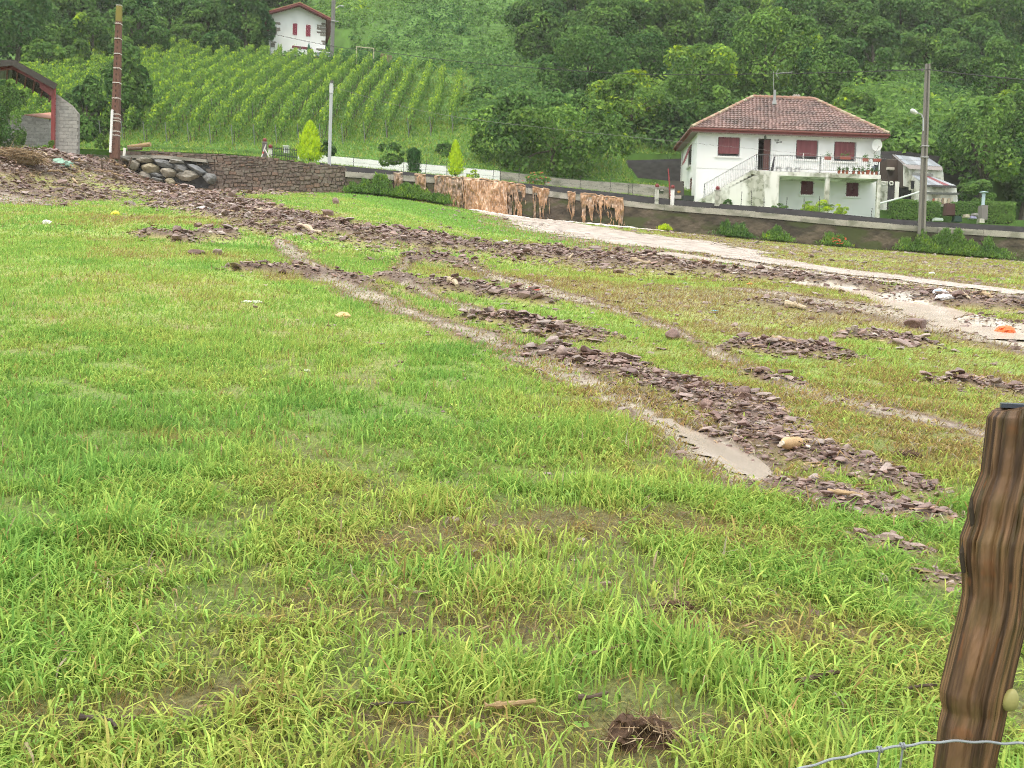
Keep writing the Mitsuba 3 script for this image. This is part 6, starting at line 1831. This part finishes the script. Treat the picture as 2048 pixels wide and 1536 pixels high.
for (l, u, v, s, t, tl) in (('squared brown stone standing on the grass below the stone wall', 671, 408, [.14, .1, .17], .3, 0), ('pair of brown stones at the upper edge of the main debris band', 657, 432, [.24, .16, .14], .2, .2), ('large rounded brown boulder on the right half of the meadow', 1832, 655, [.20, .14, .10], .15, 0), ('flat grey stone in the grass left of the tall grass tuft', 1022, 866, [.075, .045, .016], .55, 0), ('flat stone half hidden in the near grass', 1238, 958, [.05, .03, .014], .35, 0), ('dark reddish stone in the left foreground grass', 596, 1404, [.030, .022, .016], .1, .2),
                            ('reddish boulder in the silt on the right half of the meadow', 1344, 678, [.14, .09, .09], .22, .1), ('grey flat boulder in the small heap below the pink stream', 1805, 690, [.17, .1, .06], .45, .2), ('dark stone above the low mound on the left rill', 435, 510, [.12, .08, .09], .5, 0), ('rounded stone lying on the left meadow', 395, 509, [.22, .10, .07], .1, 0), ('white grey stone in the near grass left of the fence post', 1760, 1160, [.055, .03, .022], .62, .1), ('big grey stone at the upper corner of the near rubble tongue', 1122, 712, [.10, .07, .08], .45, .2), ('broad dark stone in the side heap of the rubble tongue', 1485, 792, [.11, .08, .055], .12, .3), ('rounded brown stone left in the side heap', 1413, 818, [.085, .06, .06], .2, .1)):
    c = gp(u, v)
    m = rock([c[0], c[1], c[2] + s[2] * .55], s, int(u), 3, .3, (0, tl, u * .01))
    solo('stone', m, 'stone', l, 'stone', uv=np.tile([t, .55], (len(m[0]), 1)), smooth=40)
# ridged plastic bottle
c = gp(1580, 900)
L = .29
prof = [(.0005, 0), (.036, .003), (.042, .018)]
for j in range(7):
    z0 = .02 + j * .026
    prof += [(.044, z0 + .003), (.044, z0 + .012), (.0385, z0 + .019)]
prof += [(.044, .205), (.040, .225), (.026, .255), (.0145, .268), (.0145, .276)]
M = np.eye(4)
M[:3, :3] = rotm(0, 0, math.radians(-128)) @ rotm(0, math.radians(88), 0)
ax = M[:3, 2]
M[:3, 3] = c + [0, 0, .050] - ax * L / 2
k = thing('plastic_bottle', 'ridged brown muddy plastic bottle lying on the nearest rubble patch', 'bottle')
part(k, 'body', mv(lathe(prof, 22), M), flat((.50, .34, .18), .3), smooth=35)
part(k, 'cap', mv(lathe([(.0005, .296), (.0165, .296), (.0165, .274), (.012, .274)][::-1], 14), M), flat((.66, .60, .50), .4))

# torn sods
def sod(label, u, v, s, seed, hole=True):
    c = gp(u, v)
    k = thing('sod', label, 'sod')
    m = rock([c[0], c[1], c[2] + s[2] * .3], s, seed, 4, .7)
    V = m[0]
    V = V + (meshkit.fbm(V * 38 + seed, 3, seed)[:, None] - .5) * .035
    if hole:
        p = np.array([c[0] + .01, c[1] - s[1], c[2] + s[2] * .45])
        w_ = np.exp(-(((V - p) / (np.array(s) * [.45, .9, .55])) ** 2).sum(1))
        V = V + w_[:, None] * np.array([0, s[1] * 1.3, -.01])
    part(k, 'earth', (V, m[1]), pmat('sod_earth', lambda p, n, uv: mi.Color3f(.075, .045, .028) * (.4 + 1.2 * fbm(p.x * 60, p.y * 60, p.z * 60, 3)), .9))
    rr = np.random.default_rng(seed)
    n_ = 170
    e = rr.normal(size=(n_, 3))
    e /= np.linalg.norm(e, axis=1, keepdims=True)
    e[:, 2] = np.abs(e[:, 2])
    p = c + e * np.array(s) * 1.0 + [0, 0, s[2] * .25]
    d = rr.normal(size=(n_, 3)) + e * .4 + [0, -.5, -.2]
    d /= np.linalg.norm(d, axis=1, keepdims=True)
    b = np.cross(d, rr.normal(size=(n_, 3)))
    b /= np.linalg.norm(b, axis=1, keepdims=True)
    L_ = rr.uniform(.03, .11, n_)[:, None]
    V = np.stack([p - b * .0018, p + b * .0018, p + d * L_], 1).reshape(-1, 3)
    part(k, 'roots', (V, np.arange(3 * n_).reshape(-1, 3)), 'timber', uv=np.repeat(np.stack([rr.uniform(.15, .9, n_), np.full(n_, .5)], 1), 3, 0), kind='stuff')


sod('torn brown sod with a dark hollow in the foreground', 1283, 1490, [.10, .07, .075], 3)
sod('small lump of roots and earth in the grass behind the torn sod', 1345, 1222, [.075, .05, .035], 4)
sod('low dark lump left of the root lump', 1240, 1250, [.05, .035, .02], 5, False)
sod('dead grass clump on the lower right rubble edge', 1812, 915, [.10, .08, .045], 6, False)

# ------------------------------------------------------------------ grass
def blades(n, y0, y1, hmin, hmax, wid, segs, seed, thatch=False):
    r = np.random.default_rng(seed)
    y = np.sqrt(y0 ** 2 + r.uniform(0, 1, n) * (y1 ** 2 - y0 ** 2))
    x = r.uniform(-1, 1, n) * (y * .49 + 1.5)
    d, w, s, g, dry, tn = (at(M_, x, y) for M_ in (mD, mW, mS, mG, mY, mT))
    q2 = lambda f, o, sd: meshkit.fbm(np.stack([x * f, y * f, x * 0], 1), o, sd)
    far = np.clip((y - 10) / 25, 0, 1)
    tuft, tuft2, spot = q2(2.2, 3, 51), q2(.7, 2, 52), q2(5.5, 2, 53)
    dryn = np.clip(dry + .35, 0, 1)
    gl = np.clip(g * 2.2, 0, 1)
    p = np.clip(1 - (d + .10) * 1.5, .06, 1) * np.clip(1 - w * 3, .04, 1) * np.clip(1 - (s + .30) * .65, .45, 1)
    hp = np.min([np.hypot(x - c[0], y - c[1]) / rr for c, rr, h in _heap], 0)
    p *= np.clip((hp - .75) * 3, .06, 1)
    clump = np.exp(-((x - TG[0]) ** 2 + (y - TG[1]) ** 2) / .55 ** 2) + .8 * np.exp(-((x - TG2[0]) ** 2 + (y - TG2[1]) ** 2) / .22 ** 2)
    if not thatch:                                  # green blades grow in clumps and thin out where the sward is dead
        c_ = np.clip((.55 * tuft + .45 * spot - .36) * 5, .12, 1) * (1 - .72 * dryn * (1 - far * .5))
        p *= np.where(y < 13, np.clip(c_ + clump, 0, 1), np.clip(.45 + .55 * c_, 0, 1))
    else:
        p *= np.clip(.5 + .7 * dryn, 0, 1)
    keep = r.uniform(0, 1, n) < p
    x, y, d, w, s, g, dryn, tn, tuft, tuft2, spot, gl, clump, far = (q[keep] for q in (x, y, d, w, s, g, dryn, tn, tuft, tuft2, spot, gl, clump, far))
    n = len(x)
    right = np.clip((x / np.maximum(y, 1) + .02) * 5, 0, 1) * np.clip((y - 6) / 2, 0, 1)      # the side that the flood ran over
    matted = np.clip(np.clip(s + .35, 0, 1) + np.clip(d + .5, 0, 1) * .8 + .35 * dryn + .5 * (tuft2 > .5) + .5 * right, 0, 1) * (1 - gl)
    h = (hmin + (hmax * 1.2 - hmin) * r.uniform(0, 1, n) ** 1.5) * (.45 + .9 * tuft) * (1 + .9 * clump)
    az = np.where(r.uniform(0, 1, n) < matted * .9, r.normal(math.atan2(-.85, .75), .6, n), r.uniform(0, 2 * np.pi, n))
    lean = np.clip(r.normal(.55, .30, n) + matted * .6 - gl * .25 - .3 * clump, .05, 1.45)
    if thatch:
        lean = np.clip(r.normal(.95, .35, n), .2, 1.5)
    base = np.stack([x, y, F(x, y) - .004], 1)
    wv = wid * r.uniform(.5, 1.4, n)
    fc = az + np.pi / 2 + r.normal(0, .6, n)
    sd_ = np.stack([np.cos(fc), np.sin(fc), 0 * x], 1) * wv[:, None] / 2
    dirn = np.stack([np.cos(az), np.sin(az), 0 * x], 1)
    up = np.array([0, 0, 1.0])

    def pt(f):
        th = lean * (.35 + .65 * f)
        if segs > 1:
            th = th * (.4 + 1.1 * f)
        return base + dirn * (h * f * np.sin(th))[:, None] + up * (h * f * np.cos(np.minimum(th, 1.9)))[:, None]
    k = np.arange(n)[:, None]
    if segs == 3:
        a1, a2, tip = pt(.42), pt(.78), pt(1.0)
        V = np.stack([base - sd_ * .7, base + sd_ * .7, a1 - sd_, a1 + sd_, a2 - sd_ * .7, a2 + sd_ * .7, tip], 1)
        Fc = [[0, 1, 3], [0, 3, 2], [2, 3, 5], [2, 5, 4], [4, 5, 6]]
    elif segs == 2:
        a1, tip = pt(.55), pt(1.0)
        V = np.stack([base - sd_, base + sd_, a1 + sd_ * .8, a1 - sd_ * .8, tip], 1)
        Fc = [[0, 1, 2], [0, 2, 3], [3, 2, 4]]
    else:
        V = np.stack([base - sd_, base + sd_, pt(1.0)], 1)
        Fc = [[0, 1, 2]]
    m = V.shape[1]
    Fc = np.vstack([k * m + f for f in Fc])
    u1 = lambda a, b: r.uniform(a, b, n)
    if thatch:
        tone = np.clip(.42 + .34 * tn + .30 * dryn + .12 * right + r.normal(0, .14, n), .1, .85)
        br = np.clip(.27 + .22 * dryn + r.normal(0, .15, n), .05, 1)
    else:
        tone = .20 + .30 * tn + .16 * (spot - .5) + r.normal(0, .09, n) - .12 * clump + .16 * np.clip((tuft2 - .45) * 4, 0, 1) * u1(0, 1)
        tone = tone + dryn * u1(.0, .6) * np.interp(y, [4, 14], [.30, .9]) + right * u1(.08, .55) * (1 - gl)
        br = np.clip(.62 + r.normal(0, .20, n) + .06 * gl, .12, 1.2)
    tone = tone * (1 - gl) + gl * (.05 + .08 * u1(0, 1))
    si = np.clip(s + .6, 0, 1) * u1(.35, 1.0) + np.clip(d + .4, 0, 1) * u1(0, .5)
    tone = np.where(u1(0, 1) < si, np.maximum(tone, u1(.55, 1.0)), tone)
    tone = np.where(u1(0, 1) < .03, u1(.5, .9), tone)
    return (V.reshape(-1, 3), Fc), np.repeat(np.stack([np.clip(tone, 0, 1), br], 1), m, 0)


TG, TG2 = ground(1110, 880)[:2], ground(225, 1080)[:2]
for i, a_ in enumerate(((150000, 2.3, 6.5, .055, .15, .0083, 3, 60), (190000, 6.3, 12.5, .045, .12, .0112, 2, 61), (240000, 12, 24, .04, .10, .018, 1, 62), (310000, 23.5, 57.8, .05, .11, .042, 1, 63), (330000, 2.3, 8, .03, .085, .0032, 1, 64, True), (130000, 7.5, 16, .04, .10, .0075, 1, 65, True), (105000, 15.5, 34, .05, .11, .018, 1, 66, True))):
    m, uv = blades(*a_)
    put(f'grass__{i + 1:03d}', m, 'grass_blade', uv)
lab('grass', 'wet meadow grass, partly flattened and silted by the flood', kind='stuff')
# a few broad leaved weeds in the foreground
r = np.random.default_rng(71)
ms = []
for _ in range(90):
    y = r.uniform(3.0, 6.5)
    x = r.uniform(-1, 1) * y * .46
    n_ = r.integers(3, 6)
    a = np.arange(n_) * 2 * np.pi / n_ + r.uniform(0, 6)
    p = np.stack([x + np.cos(a) * .018, y + np.sin(a) * .018, float(F(x, y)) + r.uniform(.03, .08) + 0 * a], 1)
    ms.append(leaves(p, np.stack([np.cos(a) * .5, np.sin(a) * .5 - .3, 1 + 0 * a], 1), .022, r, .8, .1))
m = join(*ms)
struct('clover', m, 'leafage', uv=np.tile([.70, .62], (len(m[0]), 1)), kind='stuff', label='clover leaves scattered in the near grass')

# ------------------------------------------------------------------ fence post and wire in front
fp = thing('fence_post', 'weathered brown wooden fence post at the right edge', 'fence post')
YP = 1.9
le = [(790, 2004), (806, 1990), (835, 1979), (900, 1972), (950, 1966), (1000, 1946), (1045, 1938), (1080, 1925), (1120, 1924), (1150, 1928), (1190, 1929), (1220, 1924), (1260, 1914), (1300, 1904), (1350, 1892), (1385, 1883), (1405, 1884), (1420, 1888), (1450, 1880), (1490, 1876), (1540, 1869), (1700, 1845), (2000, 1800)]
re_ = [(790, 2090), (806, 2100), (835, 2104), (900, 2098), (1000, 2082), (1100, 2066), (1200, 2054), (1240, 2048), (1300, 2034), (1350, 2022), (1420, 2008), (1480, 1996), (1540, 1984), (1700, 1962), (2000, 1920)]
vv = np.concatenate([np.linspace(806, 1560, 150), np.linspace(1565, 2000, 30)])
lu, ru_ = np.interp(vv, *zip(*[(a, b) for a, b in le])), np.interp(vv, *zip(*[(a, b) for a, b in re_]))
ns_ = 200
an = np.linspace(0, 2 * np.pi, ns_, endpoint=False)
_rc = np.random.default_rng(15)
CRACKS = []
for _ in range(26):
    _z = _rc.uniform(.6, 1.6)
    CRACKS.append((_rc.uniform(0, 6.28), _z - _rc.uniform(.05, .3), _z + _rc.uniform(.05, .3), _rc.uniform(.03, .11)))
rings = []
for j, v in enumerate(vv):
    a, b = P(lu[j], v, YP), P(ru_[j], v, YP)
    c, R_ = (a + b) / 2, (b - a)[0] / 2
    rad = np.ones(ns_)
    sh = .92 + .08 * np.abs(np.cos(an)) ** .5
    z = c[2]
    gro = meshkit.fbm(np.stack([np.cos(an) * 6.5, np.sin(an) * 6.5, 0 * an + z * 2.4], 1), 4, 9) - .5
    fin = meshkit.fbm(np.stack([np.cos(an) * 17, np.sin(an) * 17, 0 * an + z * 9], 1), 3, 10) - .5
    rad = sh * (1 + .22 * np.minimum(gro, .06) + .045 * fin)
    for a0, z0_, z1_, dp in CRACKS:
        w_ = np.clip((z - z0_) / .03, 0, 1) * np.clip((z1_ - z) / .03, 0, 1)
        if w_ > 0:
            dd = (an - a0 - .04 * math.sin(z * 9 + a0 * 7) - .012 * math.sin(z * 31 + a0) + np.pi) % (2 * np.pi) - np.pi
            rad = rad - dp * w_ * np.exp(-(dd / .04) ** 2)
    top = np.clip((v - 806) / 30, 0, 1)
    zz = c[2] + 0 * an
    if v < 840:
        zz = c[2] - (1 - top) * (.004 + .012 * np.clip(-np.cos(an), 0, 1))
    rings.append(np.stack([c[0] + R_ * rad * np.cos(an), c[1] + R_ * .95 * rad * np.sin(an), zz], 1))
V = np.array(rings)
i, j = np.meshgrid(np.arange(len(vv) - 1), np.arange(ns_), indexing='ij')
q = np.stack([i * ns_ + j, (i + 1) * ns_ + j, (i + 1) * ns_ + (j + 1) % ns_, i * ns_ + (j + 1) % ns_], -1).reshape(-1, 4)
Vf = V.reshape(-1, 3)
nV = len(Vf)
Vf = np.vstack([Vf, V[0].mean(0) + [0, 0, .004]])
Fc = np.vstack([q[:, [0, 1, 2]], q[:, [0, 2, 3]], np.stack([np.full(ns_, nV), np.arange(ns_), (np.arange(ns_) + 1) % ns_], 1)])
uvp = np.stack([np.repeat(np.sin(an)[None] * .5 + np.cos(an)[None] * .37, len(vv), 0).ravel(), Vf[:nV, 2] * 3], 1)
uvp = np.vstack([uvp, [.3, 3]])
part(fp, 'shaft', (Vf, Fc), 'post_wood', uv=uvp, smooth=True)
cpt = V[0].mean(0)
g = cpt[2] + .002
q = [P(2003, 803, YP - .01), P(2110, 806, YP - .03), P(2110, 797, YP + .05), P(2000, 796, YP + .045)]
part(fp, 'cap', hexa([[p[0], p[1], g - .003] for p in q] + [[p[0], p[1], g + .004] for p in q]), flat((.045, .055, .075), .35), label='dark bluish cap plate on the post top')
for (v0, v1, du) in ((990, 1040, 0), (1085, 1125, 1)):
    u = np.interp((v0 + v1) / 2, *zip(*le))
    part(fp, 'splinter', tube([P(u + 3, v1 + 20, YP - .01), P(u - 1, (v0 + v1) / 2, YP - .015), P(u + 1, v0, YP - .015)], [.004, .004, .0005], 6), flat((.045, .035, .025), .9))
c = P(2021, 1400, YP - .045)
t = np.linspace(0, np.pi, 14)
pr_ = np.stack([.0135 * np.sin(t) * (1 + .18 * np.cos(t)) + .0001, -.0205 * np.cos(t)], 1)
kn = thing('knob', 'small pale yellow egg shaped knob stuck to the right side of the post', 'knob')
M = np.eye(4)
M[:3, :3] = rotm(.2, .12, 0)
M[:3, 3] = c
part(kn, 'shell', mv(lathe(pr_, 22), M), flat((.30, .29, .11), .4), smooth=True)
part(kn, 'stem', tube([c + [-.010, .01, 0], c + [-.022, .035, .002]], .006, 8), flat((.2, .16, .07), .7))
wr = thing('fence_wire', 'galvanised fence wire with knotted stays below the post', 'wire')
q = np.array([P(u, v, 1.84) for u, v in ((1480, 1572), (1580, 1544), (1640, 1526), (1700, 1511), (1760, 1499), (1820, 1490), (1875, 1484), (1940, 1483), (2000, 1486), (2060, 1488), (2150, 1492))])
tt = np.linspace(0, 1, 120)
f = np.linspace(0, 1, len(q))
qq = np.stack([PchipInterpolator(f, q[:, j])(tt) for j in range(3)], 1)
qq[:, 2] += .0012 * np.sin(tt * 60)
ZN = flat((.30, .33, .35), .45, .5)
part(wr, 'strand', tube(qq, .0024, 8), ZN)
for u, v in ((1760, 1499), (1806, 1492), (2085, 1489)):
    a = P(u, v, 1.84)
    th = np.linspace(0, 4 * np.pi, 30)
    part(wr, 'knot', tube(np.stack([a[0] + .004 * (th / 6 - 1), a[1] + .0045 * np.cos(th), a[2] + .0045 * np.sin(th)], 1), .0018, 6), ZN)
    part(wr, 'stay', tube([a, a + [-.004, 0, -.05], a + [-.002, .01, -.30], a + [.003, .01, -.62]], .0020, 6), ZN)

# rain haze in the air
scene['rain_air'] = {'type': 'homogeneous', 'albedo': {'type': 'rgb', 'value': [.95, .96, .97]}, 'sigma_t': HAZE}
scene['haze'] = {'type': 'cube', 'to_world': T().translate([10, 105, 55]).scale([140, 160, 68]), 'bsdf': {'type': 'null'}, 'interior': {'type': 'ref', 'id': 'rain_air'}}
scene['camera']['medium'] = {'type': 'ref', 'id': 'rain_air'}
lab('haze', kind='stuff')

# a mound of dead grass on the left shoulder of the debris heap
r = np.random.default_rng(91)
c = gp(34, 318)
n = 1500
e = r.normal(size=(n, 3))
e /= np.linalg.norm(e, axis=1, keepdims=True)
e[:, 2] = np.abs(e[:, 2])
p = c + e * [1.0, .7, .42]
d = r.normal(size=(n, 3)) * [.8, .8, .25] + [0, 0, -.25]
d /= np.linalg.norm(d, axis=1, keepdims=True)
b = np.cross(d, r.normal(size=(n, 3)))
b /= np.linalg.norm(b, axis=1, keepdims=True)
L = r.uniform(.25, .7, n)[:, None]
V = np.stack([p - b * .012, p + b * .012, p + d * L], 1).reshape(-1, 3)
k = thing('dry_grass_mound', 'tan mound of dead grass on the left shoulder of the debris heap', 'dead grass')
part(k, 'blades', (V, np.arange(3 * n).reshape(-1, 3)), 'timber', uv=np.repeat(np.stack([r.uniform(.3, .85, n), np.full(n, .5)], 1), 3, 0), kind='stuff')
part(k, 'core', rock([c[0], c[1], c[2]], [.9, .6, .38], 4, 3), flat((.16, .11, .06), .9))
